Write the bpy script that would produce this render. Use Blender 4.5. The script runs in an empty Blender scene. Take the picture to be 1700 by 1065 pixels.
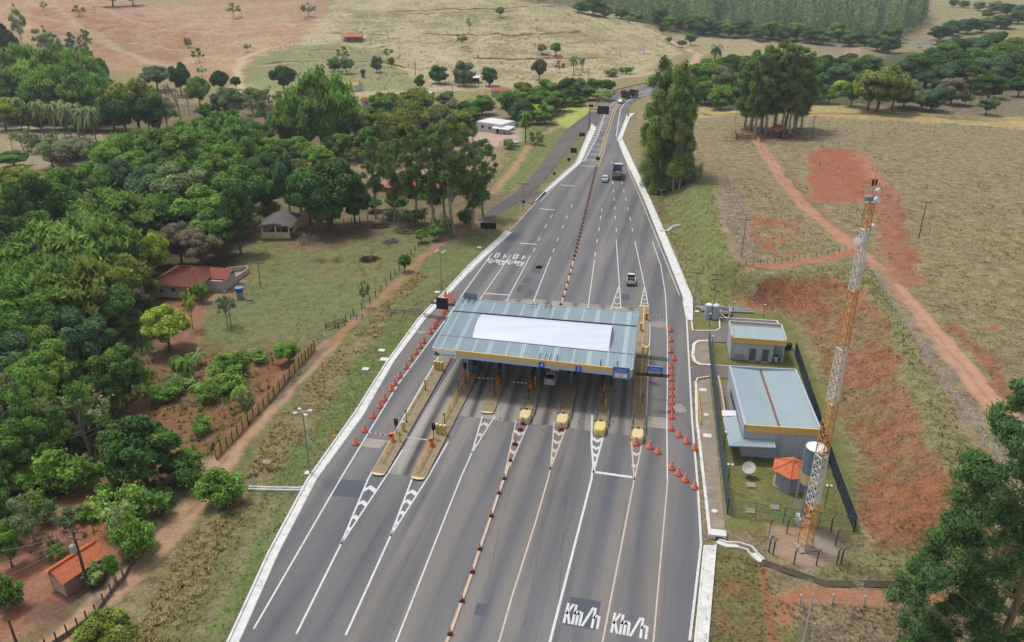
import bpy, math, random
import numpy as np
from mathutils import Vector, Matrix, Euler
from mathutils.geometry import tessellate_polygon

# ------------------------------------------------------------------ camera
CAM_H, PITCH, FPX, CX, CY = 58.8, math.radians(24.8), 1350.0, 850.0, 532.5
SC = bpy.context.scene
COL = SC.collection
cam_data = bpy.data.cameras.new('camera')
cam_data.sensor_fit = 'HORIZONTAL'
cam_data.sensor_width = 36.0
cam_data.lens = FPX / 1700.0 * 36.0
cam_data.clip_start, cam_data.clip_end = 0.5, 9000.0
cam = bpy.data.objects.new('camera', cam_data)
COL.objects.link(cam)
cam.location = (0, 0, CAM_H)
cam.rotation_euler = (math.pi / 2 - PITCH, 0, 0)
SC.camera = cam
# ------------------------------------------------------------------ world, sun, exposure
SUN_EL, SUN_AZ = math.radians(66), math.radians(-50)     # azimuth from +Y towards +X
world = bpy.data.worlds.new('World')
SC.world = world
world.use_nodes = True
nt = world.node_tree
bg = nt.nodes['Background']
sky = nt.nodes.new('ShaderNodeTexSky')
sky.sky_type = 'NISHITA'
sky.sun_disc = False
sky.sun_elevation = SUN_EL
sky.sun_rotation = SUN_AZ
sky.dust_density = 4.0
sky.altitude = 600
hs = nt.nodes.new('ShaderNodeHueSaturation')
hs.inputs['Saturation'].default_value = 0.35
nt.links.new(sky.outputs[0], hs.inputs['Color'])
nt.links.new(hs.outputs[0], bg.inputs['Color'])
bg.inputs['Strength'].default_value = 0.14
sun_d = bpy.data.lights.new('sun', 'SUN')
sun_d.energy = 1.9
sun_d.angle = math.radians(10)
sun_d.color = (1.0, 0.965, 0.91)
sun_o = bpy.data.objects.new('sun', sun_d)
COL.objects.link(sun_o)
_sd = Vector((math.cos(SUN_EL) * math.sin(SUN_AZ), math.cos(SUN_EL) * math.cos(SUN_AZ), math.sin(SUN_EL)))
sun_o.rotation_euler = (-_sd).to_track_quat('-Z', 'Y').to_euler()
sun_o.location = (0, 100, 300)
SC.view_settings.view_transform = 'Standard'
SC.view_settings.look = 'None'
SC.view_settings.exposure = 0.22
SC.view_settings.gamma = 1.0
SC.view_settings.use_curve_mapping = False
SC.cycles.max_bounces = 6
SC.cycles.diffuse_bounces = 3
SC.cycles.glossy_bounces = 2
SC.cycles.transparent_max_bounces = 12
SC.cycles.transmission_bounces = 3
SC.cycles.volume_bounces = 0
SC.cycles.caustics_reflective = False
SC.cycles.caustics_refractive = False

RNG = np.random.default_rng(7)
random.seed(5)


# ------------------------------------------------------------------ colour helpers
def lin(c):
 c = np.asarray(c, float) / 255.0
 return np.where(c <= 0.04045, c / 12.92, ((c + 0.055) / 1.055) ** 2.4)


ALB = 0.80          # sunlit sRGB look -> albedo


def alb(c):
 return np.clip(lin(c) * ALB, 0, 0.86)


# ------------------------------------------------------------------ numpy value noise
def _hash(ix, iy, s):
 h = (ix * 374761393 + iy * 668265263 + s * 1442695041) & 0x7fffffff
 h = ((h ^ (h >> 13)) * 1274126177) & 0x7fffffff
 return ((h ^ (h >> 16)) & 0xffff) / 65535.0


def vnoise(x, y, scale, seed=0, octv=3):
 x = np.asarray(x, float) / scale
 y = np.asarray(y, float) / scale
 tot, amp, n = 0.0, 0.5, 0.0
 for o in range(octv):
  ix, iy = np.floor(x).astype(np.int64), np.floor(y).astype(np.int64)
  fx, fy = x - ix, y - iy
  fx, fy = fx * fx * (3 - 2 * fx), fy * fy * (3 - 2 * fy)
  a, b = _hash(ix, iy, seed + o), _hash(ix + 1, iy, seed + o)
  c, d = _hash(ix, iy + 1, seed + o), _hash(ix + 1, iy + 1, seed + o)
  tot = tot + amp * ((a * (1 - fx) + b * fx) * (1 - fy) + (c * (1 - fx) + d * fx) * fy)
  n += amp
  amp *= 0.5
  x, y = x * 2.03 + 11.3, y * 2.03 + 7.7
 return tot / n


def sstep(t):
 t = np.clip(t, 0, 1)
 return t * t * (3 - 2 * t)


# ------------------------------------------------------------------ photo pixel -> ground
def G(px, py, z=0.0):
 u, v = (px - CX) / FPX, (py - CY) / FPX
 dy, dz = math.cos(PITCH) - v * math.sin(PITCH), -math.sin(PITCH) - v * math.cos(PITCH)
 t = (z - CAM_H) / dz
 return (u * t, dy * t)


def proj(X, Y, Z):
 fz = Y * math.cos(PITCH) - (Z - CAM_H) * math.sin(PITCH)
 up = Y * math.sin(PITCH) + (Z - CAM_H) * math.cos(PITCH)
 return CX + FPX * X / fz, CY - FPX * up / fz, fz


def poly_sd(X, Y, poly):
 """signed distance to a polygon (negative inside)"""
 P = np.asarray(poly, float)
 d2 = np.full(X.shape, 1e18)
 ins = np.zeros(X.shape, bool)
 for i in range(len(P)):
  ax, ay = P[i]
  bx, by = P[(i + 1) % len(P)]
  ex, ey = bx - ax, by - ay
  L = ex * ex + ey * ey + 1e-12
  t = np.clip(((X - ax) * ex + (Y - ay) * ey) / L, 0, 1)
  d2 = np.minimum(d2, (X - ax - t * ex) ** 2 + (Y - ay - t * ey) ** 2)
  if abs(ey) > 1e-12:
   c = ((ay > Y) != (by > Y)) & (X < ex * (Y - ay) / ey + ax)
   ins ^= c
 d = np.sqrt(d2)
 return np.where(ins, -d, d)


def line_d(X, Y, pts):
 P = np.asarray(pts, float)
 d2 = np.full(X.shape, 1e18)
 for i in range(len(P) - 1):
  ax, ay = P[i]
  bx, by = P[i + 1]
  ex, ey = bx - ax, by - ay
  L = ex * ex + ey * ey + 1e-12
  t = np.clip(((X - ax) * ex + (Y - ay) * ey) / L, 0, 1)
  d2 = np.minimum(d2, (X - ax - t * ex) ** 2 + (Y - ay - t * ey) ** 2)
 return np.sqrt(d2)


# ------------------------------------------------------------------ terrain height
FIELD_H = 5.0
_toe = [(1070, 215), (1082, 290), (1104, 350), (1128, 420), (1165, 470), (1215, 492), (1300, 520), (1352, 560), (1375, 620),
  (1402, 700), (1422, 780), (1432, 850), (1420, 905), (1440, 925)]
_crest = [(1140, 215), (1155, 290), (1185, 350), (1215, 430), (1270, 455), (1330, 452), (1400, 455), (1445, 470), (1490, 540),
   (1530, 630), (1565, 720), (1590, 800), (1605, 850), (1660, 880)]
TOE = [G(*p) for p in _toe]
CREST = [G(p[0], p[1], FIELD_H) for p in _crest]
T_POLY = TOE + [(60, 66), (140, 50), (700, 40), (700, 900), (170, 420)]
F_POLY = CREST + [(90, 88), (170, 75), (700, 52), (700, 900), (230, 430)]


def hgt(X, Y):
 X, Y = np.atleast_1d(np.asarray(X, float)), np.atleast_1d(np.asarray(Y, float))
 dT, dF = poly_sd(X, Y, T_POLY), poly_sd(X, Y, F_POLY)
 s = np.where(dF <= 0, 1.0, np.where(dT >= 0, 0.0, -dT / (-dT + dF + 1e-9)))
 fade = 1 - sstep((Y - 300) / 160)
 h = FIELD_H * sstep(s) * fade
 az = X / np.maximum(Y, 1)
 A = 34 * (1 - sstep((az - 0.0) / 0.26))
 h = h + A * sstep((Y - 430) / 420) * (Y > 0)
 h = h + 10 * sstep((az - 0.16) / 0.2) * sstep((Y - 520) / 500)
 fold = vnoise(X, Y, 120, 61, 2) - 0.5
 h = h + 15 * fold * sstep((Y - 440) / 160) * (1 - sstep((az - 0.10) / 0.12))
 # gentle valley to the left, rough ground away from the road
 left = sstep((-X - 34 + Y * 0.17) / 40) * (Y < 500)
 h = h - 1.2 * left * (1 - sstep((Y - 300) / 150))
 h = h + (vnoise(X, Y, 38, 3, 2) - 0.5) * 1.4 * sstep((np.abs(X - 0.176 * Y) - 60) / 60)
 return h


def W(px, py, dz=0.0):
 """the point of the ground seen at a photo pixel"""
 z = 0.0
 for _ in range(14):
  X, Y = G(px, py, z)
  z = 0.5 * z + 0.5 * float(hgt(X, Y)[0])
 X, Y = G(px, py, z)
 return Vector((X, Y, float(hgt(X, Y)[0]) + dz))


def zat(base, py):
 """height above base at which a vertical through base reaches photo row py"""
 lo, hi = 0.0, 120.0
 for _ in range(40):
  m = (lo + hi) / 2
  if proj(base[0], base[1], base[2] + m)[1] > py:
   lo = m
  else:
   hi = m
 return lo


def mpp(p):
 """metres per photo pixel at a point"""
 return proj(*p)[2] / FPX


# ------------------------------------------------------------------ materials
MATS = {}


def new_mat(name):
 m = bpy.data.materials.new(name)
 m.use_nodes = True
 return m, m.node_tree, m.node_tree.nodes['Principled BSDF']


def M(name, rgb=(200, 200, 200), rough=0.7, metal=0.0, var=0.12, scale=3.0, bump=0.0, spec=0.35, stretch=None, dirt=None):
 """painted or weathered surface: base colour broken up by two scales of noise"""
 if name in MATS:
  return MATS[name]
 m, t, b = new_mat(name)
 N = t.nodes.new
 tc = N('ShaderNodeTexCoord')
 mp = N('ShaderNodeMapping')
 t.links.new(tc.outputs['Object'], mp.inputs['Vector'])
 if stretch:
  mp.inputs['Scale'].default_value = stretch
 n1 = N('ShaderNodeTexNoise')
 n1.inputs['Scale'].default_value = scale
 n1.inputs['Detail'].default_value = 6
 n1.inputs['Roughness'].default_value = 0.65
 t.links.new(mp.outputs[0], n1.inputs['Vector'])
 mr = N('ShaderNodeMapRange')
 mr.inputs['From Min'].default_value, mr.inputs['From Max'].default_value = 0.3, 0.7
 mr.inputs['To Min'].default_value, mr.inputs['To Max'].default_value = 1 - var, 1 + var
 t.links.new(n1.outputs['Fac'], mr.inputs['Value'])
 mx = N('ShaderNodeMix')
 mx.data_type = 'RGBA'
 mx.blend_type = 'MULTIPLY'
 mx.inputs[0].default_value = 1.0
 mx.inputs[6].default_value = (*alb(rgb), 1)
 t.links.new(mr.outputs[0], mx.inputs[7])
 src = mx.outputs[2]
 if dirt is not None:
  n2 = N('ShaderNodeTexNoise')
  n2.inputs['Scale'].default_value = scale * 0.6
  n2.inputs['Detail'].default_value = 8
  n2.inputs['Roughness'].default_value = 0.7
  t.links.new(mp.outputs[0], n2.inputs['Vector'])
  r2 = N('ShaderNodeMapRange')
  r2.inputs['From Min'].default_value, r2.inputs['From Max'].default_value = 0.5, 0.72
  r2.inputs['To Max'].default_value = dirt[1]
  t.links.new(n2.outputs['Fac'], r2.inputs['Value'])
  m2 = N('ShaderNodeMix')
  m2.data_type = 'RGBA'
  t.links.new(r2.outputs[0], m2.inputs[0])
  t.links.new(src, m2.inputs[6])
  m2.inputs[7].default_value = (*alb(dirt[0]), 1)
  src = m2.outputs[2]
 t.links.new(src, b.inputs['Base Color'])
 b.inputs['Roughness'].default_value = rough
 b.inputs['Metallic'].default_value = metal
 b.inputs['Specular IOR Level'].default_value = spec
 if bump:
  bp = N('ShaderNodeBump')
  bp.inputs['Strength'].default_value = bump
  bp.inputs['Distance'].default_value = 0.05
  t.links.new(n1.outputs['Fac'], bp.inputs['Height'])
  t.links.new(bp.outputs[0], b.inputs['Normal'])
 MATS[name] = m
 return m


# ------------------------------------------------------------------ mesh builder
class MB:
 def __init__(self):
  self.v, self.f, self.mi = [], [], []
  self.m = 0

 def add(self, vs, fs):
  o = len(self.v)
  self.v.extend([tuple(p) for p in vs])
  for f in fs:
   self.f.append([i + o for i in f])
   self.mi.append(self.m)
  return self

 def box(self, c, s, rz=0.0, M4=None, taper=1.0):
  hx, hy, hz = s[0] / 2, s[1] / 2, s[2] / 2
  vs = []
  for z, k in ((-hz, 1.0), (hz, taper)):
   for x, y in ((-hx, -hy), (hx, -hy), (hx, hy), (-hx, hy)):
    vs.append(Vector((x * k, y * k, z)))
  R = Matrix.Rotation(rz, 3, 'Z') if rz else None
  if M4 is not None:
   vs = [M4 @ v for v in vs]
  if R:
   vs = [R @ v for v in vs]
  vs = [v + Vector(c) for v in vs]
  return self.add(vs, [(3, 2, 1, 0), (4, 5, 6, 7), (0, 1, 5, 4), (1, 2, 6, 5), (2, 3, 7, 6), (3, 0, 4, 7)])

 def prism(self, poly, z0, z1, top=True, bottom=True):
  n = len(poly)
  a = sum(poly[i][0] * poly[(i + 1) % n][1] - poly[(i + 1) % n][0] * poly[i][1] for i in range(n))
  if a < 0:
   poly = list(poly)[::-1]
  vs = [(p[0], p[1], z0) for p in poly] + [(p[0], p[1], z1) for p in poly]
  fs = [(i, (i + 1) % n, n + (i + 1) % n, n + i) for i in range(n)]
  tri = tessellate_polygon([[Vector((p[0], p[1], 0)) for p in poly]])
  for t in tri:
   A, B, C = (Vector((poly[i][0], poly[i][1])) for i in t)
   t = t if (B - A).cross(C - A) > 0 else (t[0], t[2], t[1])
   if top:
    fs.append(tuple(n + i for i in t))
   if bottom:
    fs.append((t[0], t[2], t[1]))
  return self.add(vs, fs)

 def sheet(self, poly, z):
  n = len(poly)
  tri = tessellate_polygon([[Vector((p[0], p[1], 0)) for p in poly]])
  fs = []
  for t in tri:
   A, B, C = (Vector((poly[i][0], poly[i][1])) for i in t)
   fs.append(t if (B - A).cross(C - A) > 0 else (t[0], t[2], t[1]))
  zz = z if hasattr(z, '__len__') else [z] * n
  return self.add([(p[0], p[1], zz[i]) for i, p in enumerate(poly)], fs)

 def cyl(self, p0, p1, r0, r1=None, n=8, caps=True):
  r1 = r0 if r1 is None else r1
  p0, p1 = Vector(p0), Vector(p1)
  d = (p1 - p0)
  if d.length < 1e-9:
   return self
  d.normalize()
  u = d.cross(Vector((0, 0, 1)))
  if u.length < 1e-4:
   u = Vector((1, 0, 0))
  u.normalize()
  w = d.cross(u)
  vs = []
  for p, r in ((p0, r0), (p1, r1)):
   for i in range(n):
    a = 2 * math.pi * i / n
    vs.append(p + u * (math.cos(a) * r) + w * (math.sin(a) * r))
  fs = [(i, n + i, n + (i + 1) % n, (i + 1) % n) for i in range(n)]
  if caps:
   fs.append(tuple(range(n)))
   fs.append(tuple(range(2 * n - 1, n - 1, -1)))
  return self.add(vs, fs)

 def path(self, pts, r, n=6):
  for a, b in zip(pts[:-1], pts[1:]):
   self.cyl(a, b, r, r, n)
  return self

 def lathe(self, c, prof, n=16):
  """prof: (radius, z) from the bottom up"""
  vs, fs = [], []
  for r, z in prof:
   for i in range(n):
    a = 2 * math.pi * i / n
    vs.append((c[0] + r * math.cos(a), c[1] + r * math.sin(a), c[2] + z))
  k = len(prof)
  for j in range(k - 1):
   for i in range(n):
    fs.append((j * n + i, j * n + (i + 1) % n, (j + 1) * n + (i + 1) % n, (j + 1) * n + i))
  if prof[0][0] > 1e-6:
   fs.append(tuple(range(n - 1, -1, -1)))
  if prof[-1][0] > 1e-6:
   fs.append(tuple((k - 1) * n + i for i in range(n)))
  return self.add(vs, fs)

 def ribbon(self, pts, w, z=0.0, h=None):
  """flat strip along a polyline (a raised kerb when h is given); w is one width or one per point"""
  P = [Vector((p[0], p[1])) for p in pts]
  ws = w if hasattr(w, '__len__') else [w] * len(P)
  L, R = [], []
  for i, p in enumerate(P):
   a = (P[i] - P[i - 1]).normalized() if i else None
   b = (P[i + 1] - P[i]).normalized() if i < len(P) - 1 else None
   d = (a + b).normalized() if a and b else (a or b)
   k = 1.0
   if a and b:
    k = 1 / max(0.5, math.sqrt(max(0.01, (1 + a.dot(b)) / 2)))
   nrm = Vector((-d.y, d.x))
   L.append(p + nrm * ws[i] / 2 * k)
   R.append(p - nrm * ws[i] / 2 * k)
  n = len(P)
  zs = z if hasattr(z, '__len__') else [z] * n
  if h is None:
   vs = [(q.x, q.y, zs[i]) for i, q in enumerate(L)] + [(q.x, q.y, zs[i]) for i, q in enumerate(R)]
   return self.add(vs, [(i, n + i, n + i + 1, i + 1) for i in range(n - 1)])
  vs = []
  for dz in (0, h):
   vs += [(q.x, q.y, zs[i] + dz) for i, q in enumerate(L)] + [(q.x, q.y, zs[i] + dz) for i, q in enumerate(R)]
  fs = []
  for i in range(n - 1):
   l0, l1, r0, r1 = i, i + 1, n + i, n + i + 1
   fs.append((2 * n + l0, 2 * n + r0, 2 * n + r1, 2 * n + l1))
   fs.append((l0, 2 * n + l0, 2 * n + l1, l1))
   fs.append((r1, 2 * n + r1, 2 * n + r0, r0))
  fs.append((0, n, 3 * n, 2 * n))
  fs.append((n - 1, 3 * n - 1, 4 * n - 1, 2 * n - 1)[::-1])
  return self.add(vs, fs)

 def build(self, name, mats, parent=None, smooth=False, loc=None):
  me = bpy.data.meshes.new(name)
  me.from_pydata(self.v, [], self.f)
  mats = mats if isinstance(mats, (list, tuple)) else [mats]
  for m in mats:
   me.materials.append(m)
  if len(mats) > 1:
   me.polygons.foreach_set('material_index', np.array(self.mi, np.int32))
  if smooth:
   me.polygons.foreach_set('use_smooth', np.ones(len(me.polygons), bool))
  me.update()
  o = bpy.data.objects.new(name, me)
  COL.objects.link(o)
  if loc is not None:
   o.location = loc
  if parent is not None:
   o.parent = parent
  return o


def tag(o, label=None, cat=None, group=None, kind=None):
 if label:
  o['label'] = label
 if cat:
  o['category'] = cat
 if group:
  o['group'] = group
 if kind:
  o['kind'] = kind
 return o


def thing(name, label, cat, loc, rz=0.0, group=None):
 o = bpy.data.objects.new(name, None)
 o.empty_display_size = 0.5
 COL.objects.link(o)
 o.location = loc
 o.rotation_euler = (0, 0, rz)
 return tag(o, label, cat, group)


CHILD = {}


def kids(o):
 return [c for c in bpy.data.objects if c.parent == o]


def dup(root, loc, rz, label, scale=None, group=None):
 if root.name not in CHILD:
  CHILD[root.name] = [(c, kids(c)) for c in kids(root)]
 r = root.copy()
 COL.objects.link(r)
 r.location = loc
 r.rotation_euler = (0, 0, rz)
 if scale is not None:
  r.scale = scale
 r['label'] = label
 if group:
  r['group'] = group
 for c, gs in CHILD[root.name]:
  d = c.copy()
  COL.objects.link(d)
  d.parent = r
  for g in gs:
   e = g.copy()
   COL.objects.link(e)
   e.parent = d
 return r


ORD = ['first', 'second', 'third', 'fourth', 'fifth', 'sixth', 'seventh', 'eighth', 'ninth', 'tenth', 'eleventh', 'twelfth',
  'thirteenth', 'fourteenth', 'fifteenth', 'sixteenth', 'seventeenth', 'eighteenth', 'nineteenth', 'twentieth']
ORD += ['twenty-' + o for o in ORD[:9]] + ['thirtieth'] + ['thirty-' + o for o in ORD[:9]] + ['fortieth'] + ['forty-' + o for o in ORD[:9]] + ['fiftieth']
ORD += ['fifty-' + o for o in ORD[:9]] + ['sixtieth'] + ['sixty-' + o for o in ORD[:9]]
ROAD = -math.radians(10.0)        # heading of the carriageway
PLAZA = -math.radians(11.5)

# ================================================================== TERRAIN
def WL(pts):
 return [tuple(W(*p)[:2]) for p in pts]


def build_terrain():
 az = np.concatenate([np.radians(np.linspace(-178, -48, 40, endpoint=False)), np.radians(np.linspace(-48, 48, 880)),
       np.radians(np.linspace(48, 178, 41)[1:])])
 r = np.concatenate([[1.5, 8, 16, 24, 32, 40], 46 * np.exp(np.arange(0, 3.0, 0.0034)),
      [1000, 1100, 1250, 1500, 1900, 2500, 3300, 4500, 6000]])
 A, R = np.meshgrid(az, r)
 X, Y = (R * np.sin(A)).ravel(), (R * np.cos(A)).ravel()
 Z = hgt(X, Y)
 n = X.size
 col = np.zeros((n, 3))
 tex = np.ones(n)
 # domain warp so that borders wander
 wx = (vnoise(X, Y, 5, 21) - 0.5)
 wy = (vnoise(X, Y, 5, 22) - 0.5)
 nz = vnoise(X, Y, 9, 31, 4)
 nf = vnoise(X, Y, 1.8, 32, 3)
 col[:] = alb((158, 140, 108))
 big = vnoise(X, Y, 60, 33, 3)
 col[:] = col * (1 - 0.0) + (alb((158, 144, 102)) - col) * sstep((big - 0.4) / 0.25)[:, None]

 def blend(mask, c, t):
  idx = np.nonzero(mask > 0.002)[0]
  w = mask[idx][:, None]
  g_ = 0.3 * c[0] + 0.59 * c[1] + 0.11 * c[2]
  c = tuple(0.86 * v + 0.14 * g_ for v in c)
  col[idx] = col[idx] * (1 - w) + alb(c) * w
  if t is not None:
   tex[idx] = tex[idx] * (1 - mask[idx]) + t * mask[idx]

 def area(px, c, soft=1.5, warp=3.0, k=1.0, t=None, thr=None):
  P = WL(px)
  a = np.array(P)
  lo, hi = a.min(0) - soft * 2 - warp, a.max(0) + soft * 2 + warp
  ii = np.nonzero((X > lo[0]) & (X < hi[0]) & (Y > lo[1]) & (Y < hi[1]))[0]
  if not ii.size:
   return
  d = poly_sd(X[ii] + wx[ii] * warp * 2, Y[ii] + wy[ii] * warp * 2, P)
  m = np.zeros(n)
  m[ii] = sstep(0.5 - d / (2 * soft)) * k
  if thr is not None:
   m[ii] *= sstep((nz[ii] * 0.6 + nf[ii] * 0.4 - thr) / 0.1)
  blend(m, c, t)

 def trail(px, w, c, soft=0.5, warp=0.6, k=1.0, t=0.35, ruts=None):
  P = WL(px)
  a = np.array(P)
  lo, hi = a.min(0) - w - 4, a.max(0) + w + 4
  ii = np.nonzero((X > lo[0]) & (X < hi[0]) & (Y > lo[1]) & (Y < hi[1]))[0]
  if not ii.size:
   return
  d = line_d(X[ii] + wx[ii] * warp * 2, Y[ii] + wy[ii] * warp * 2, P)
  m = np.zeros(n)
  m[ii] = sstep(0.5 - (d - w / 2) / (2 * soft)) * k
  blend(m, c, t)
  if ruts is not None:
   m2 = np.zeros(n)
   m2[ii] = sstep(1 - d / (w * 0.16)) * 0.6 * sstep((nz[ii] - 0.35) / 0.2)
   blend(m2, ruts, 0.8)

 # ---- far and hills
 area([(-200, -90), (420, -90), (560, 0), (505, 60), (430, 95), (396, 132), (330, 140), (180, 110), (100, 90), (-200, 60)],
   (188, 142, 108), 5, 10, t=0.8)
 area([(-100, -80), (520, -80), (500, 50), (390, 120), (180, 90), (0, 40)], (200, 168, 126), 4, 8, 0.7, thr=0.48)
 area([(0, 20), (60, 40), (180, 100), (270, 120), (330, 60), (200, 10)], (172, 112, 78), 5, 8, 0.85, thr=0.44)
 trail([(60, -20), (130, 45), (230, 95), (290, 112)], 5, (196, 168, 128), 2, 3, 0.6)
 trail([(-20, 5), (60, 28), (160, 55), (260, 110)], 4, (200, 160, 130), 2, 3, 0.6)
 area([(430, 130), (505, 60), (560, 0), (600, -90), (860, -90), (862, 0), (960, 6), (1050, 32), (1130, 88), (1060, 125), (980, 132),
   (760, 150), (560, 165), (380, 190), (370, 150)], (196, 176, 134), 4, 8, t=1.0)
 area([(600, 20), (860, -20), (960, 10), (1050, 40), (1120, 92), (1000, 125), (760, 140), (620, 110)], (164, 156, 108), 5, 10, 0.85, thr=0.46)
 area([(700, 60), (860, 40), (1000, 60), (1040, 110), (900, 130), (760, 130)], (168, 124, 92), 4, 8, 0.6, thr=0.54)
 area([(560, 0), (700, 0), (860, 30), (700, 70), (600, 60)], (158, 158, 102), 4, 8, 0.7, thr=0.50)
 area([(400, 135), (405, 108), (450, 84), (560, 70), (640, 88), (700, 140), (690, 150), (560, 150), (430, 150)], (142, 146, 88), 3, 5, 0.85, t=0.7)
 area([(530, 15), (640, 5), (700, 60), (640, 100), (560, 62)], (152, 148, 96), 5, 8, 0.6, thr=0.45)
 for e in ([(515, 20), (548, 24), (552, 40), (525, 38)], [(625, 4), (645, 2), (650, 16), (620, 18)], [(655, 44), (690, 42), (692, 66), (660, 68)],
    [(585, 5), (625, 10), (640, 18), (600, 16)], [(680, 22), (720, 18), (722, 34), (690, 32)], [(660, 70), (740, 84), (780, 110), (740, 104), (680, 84)]):
  area(e, (212, 182, 158), 4, 8, 0.85, t=0.3, thr=0.44)
 for tr, w in (([(640, 20), (760, 14), (850, 14), (930, 10)], 2.2), ([(640, 24), (700, 22), (770, 20), (850, 18)], 1.2), ([(700, 55), (850, 58), (960, 52)], 2.4),
     ([(790, 96), (850, 98), (1000, 95)], 2.6), ([(430, 108), (470, 102), (545, 103), (640, 100)], 2.0), ([(500, 82), (620, 80), (640, 75)], 1.4),
     ([(620, 100), (700, 115), (720, 112)], 2.0), ([(790, 32), (860, 30)], 1.2), ([(540, 55), (600, 55), (640, 57)], 1.2)):
  trail([(a, b + 1.0) for a, b in tr], w * 1.5, (206, 172, 134), 1.2, 2, 0.8)
  trail(tr, w * 1.5, (98, 70, 46), 0.7, 2, 1.0)
 area([(640, 70), (700, 100), (800, 150), (700, 140)], (190, 160, 120), 3, 5, 0.6, thr=0.45)
 trail([(398, 160), (395, 132), (392, 115), (405, 95), (440, 80), (500, 70), (566, 62)], 3.4, (210, 180, 148), 1.2, 1.5, ruts=(190, 155, 120))
 trail([(430, 108), (470, 104), (545, 103)], 2.0, (200, 170, 135), 1.0, 2, 0.8)
 # gullies stay greener, cattle tracks wear pale
 fold = vnoise(X, Y, 120, 61, 2) - 0.5
 mk = sstep((0.02 - fold) / 0.14) * sstep((Y - 440) / 120) * (X / np.maximum(Y, 1) < 0.16) * (Y > 0) * (nz * 0.6 + nf * 0.4 > 0.40)
 blend(mk * 0.42, (138, 134, 88), None)
 for q in ([(596, 62), (625, 40), (640, 18)], [(700, 116), (760, 108), (830, 106)], [(650, 78), (690, 92), (745, 112)], [(720, 70), (800, 74), (900, 66)], [(770, 40), (850, 44), (960, 38)], [(820, 110), (900, 118), (980, 112)],
    [(180, 20), (280, 50), (390, 60), (470, 40)], [(100, 5), (240, 30), (360, 24), (500, 34)], [(210, 70), (300, 84), (380, 100)], [(560, 20), (600, 36), (660, 42)]):
  trail(q, 1.4, (206, 180, 146), 0.8, 3, 0.6)
 for q in ([(880, 70), (940, 74), (1010, 82)], [(720, 128), (800, 126), (870, 120)], [(905, 92), (940, 96), (1000, 94)]):
  trail(q, 3.5, (176, 108, 72), 1.5, 3, 0.7)
 trail([(1035, 30), (1060, 42), (1100, 60), (1130, 75), (1160, 90), (1152, 105), (1062, 125), (1000, 132), (968, 136)], 4.5, (202, 166, 132), 1.4, 2)
 area([(1060, 36), (1170, 55), (1280, 62), (1430, 78), (1420, 92), (1350, 115), (1260, 105), (1165, 86), (1120, 66)], (178, 158, 112), 4, 6, 0.9)
 area([(1190, 60), (1260, 62), (1290, 72), (1240, 80)], (196, 150, 115), 4, 6, 0.7, thr=0.42)
 area([(1290, 66), (1430, 78), (1410, 88), (1350, 106), (1290, 85)], (150, 132, 108), 4, 6, 0.7)
 trail([(1430, 78), (1400, 92), (1355, 108)], 5, (190, 140, 108), 1.5, 2)
 area([(1480, -40), (1720, -40), (1720, 30), (1580, 40), (1520, 30)], (164, 150, 106), 10, 10)
 area([(1140, 110), (1280, 110), (1380, 115), (1480, 90), (1720, 70), (1720, 150), (1640, 180), (1300, 172), (1150, 178)], (86, 96, 58), 8, 10, 0.9)
 area([(860, -60), (1000, 5), (1110, 55), (1270, 66), (1480, 78), (1545, 30), (1500, -60)], (80, 92, 60), 8, 8, 0.9)
 area([(1140, 172), (1330, 172), (1500, 180), (1720, 195), (1720, 212), (1480, 200), (1300, 190), (1145, 196)], (196, 168, 104), 3, 4, 0.9, t=0.8)
 area([(1480, 148), (1720, 150), (1720, 196), (1600, 200), (1480, 180)], (140, 124, 96), 4, 6, 0.8)
 trail([(1165, 188), (1260, 190), (1330, 188), (1480, 188), (1640, 200)], 2.2, (120, 96, 58), 0.8, 2, 0.8)
 # ---- right field
 area([(1150, 205), (1720, 212), (1720, 720), (1640, 650), (1520, 480), (1420, 400), (1290, 300), (1240, 235)], (158, 142, 108), 4, 5, 0.7, thr=0.47)
 area([(1200, 215), (1720, 212), (1720, 420), (1480, 330), (1340, 240)], (154, 144, 102), 6, 8, 0.6, thr=0.5)
 area([(1500, 330), (1720, 400), (1720, 700), (1640, 640), (1530, 480)], (152, 112, 82), 3, 6, 0.5, thr=0.56)
 area([(1230, 360), (1320, 365), (1330, 425), (1240, 440)], (176, 100, 70), 2, 4, 0.85, t=0.5, thr=0.46)
 area([(1620, 537), (1645, 536), (1645, 546), (1618, 545)], (168, 92, 66), 1, 2, 0.9, t=0.3)
 trail([(1340, 190), (1480, 192), (1640, 202), (1710, 208)], 5, (186, 158, 96), 2, 3, 0.6, t=0.8)
 area([(1205, 215), (1330, 212), (1345, 235), (1290, 240), (1215, 236)], (132, 98, 74), 3, 4, 0.8, thr=0.40)
 trail([(1256, 232), (1275, 260), (1302, 300), (1340, 345), (1388, 385), (1430, 420), (1480, 468), (1540, 540), (1600, 612), (1660, 682), (1720, 750)],
   3.0, (194, 134, 106), 0.5, 0.6, t=0.2, ruts=(178, 128, 98))
 trail([(1300, 270), (1345, 335), (1400, 380), (1440, 415), (1500, 470)], 1.6, (150, 92, 66), 1.0, 2.0, 0.55)
 trail([(1585, 540), (1632, 600), (1684, 660), (1730, 705)], 2.6, (164, 92, 66), 1.0, 2.5, 0.8, t=0.6)
 trail([(1480, 468), (1540, 540), (1600, 612), (1660, 682), (1720, 750)], 3.2, (200, 142, 114), 0.4, 0.5, t=0.15, ruts=(176, 126, 98))
 area([(1340, 256), (1365, 246), (1410, 249), (1440, 259), (1462, 290), (1475, 318), (1440, 330), (1385, 338), (1352, 332)], (176, 96, 72), 1.5, 2.5, t=0.25)
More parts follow.
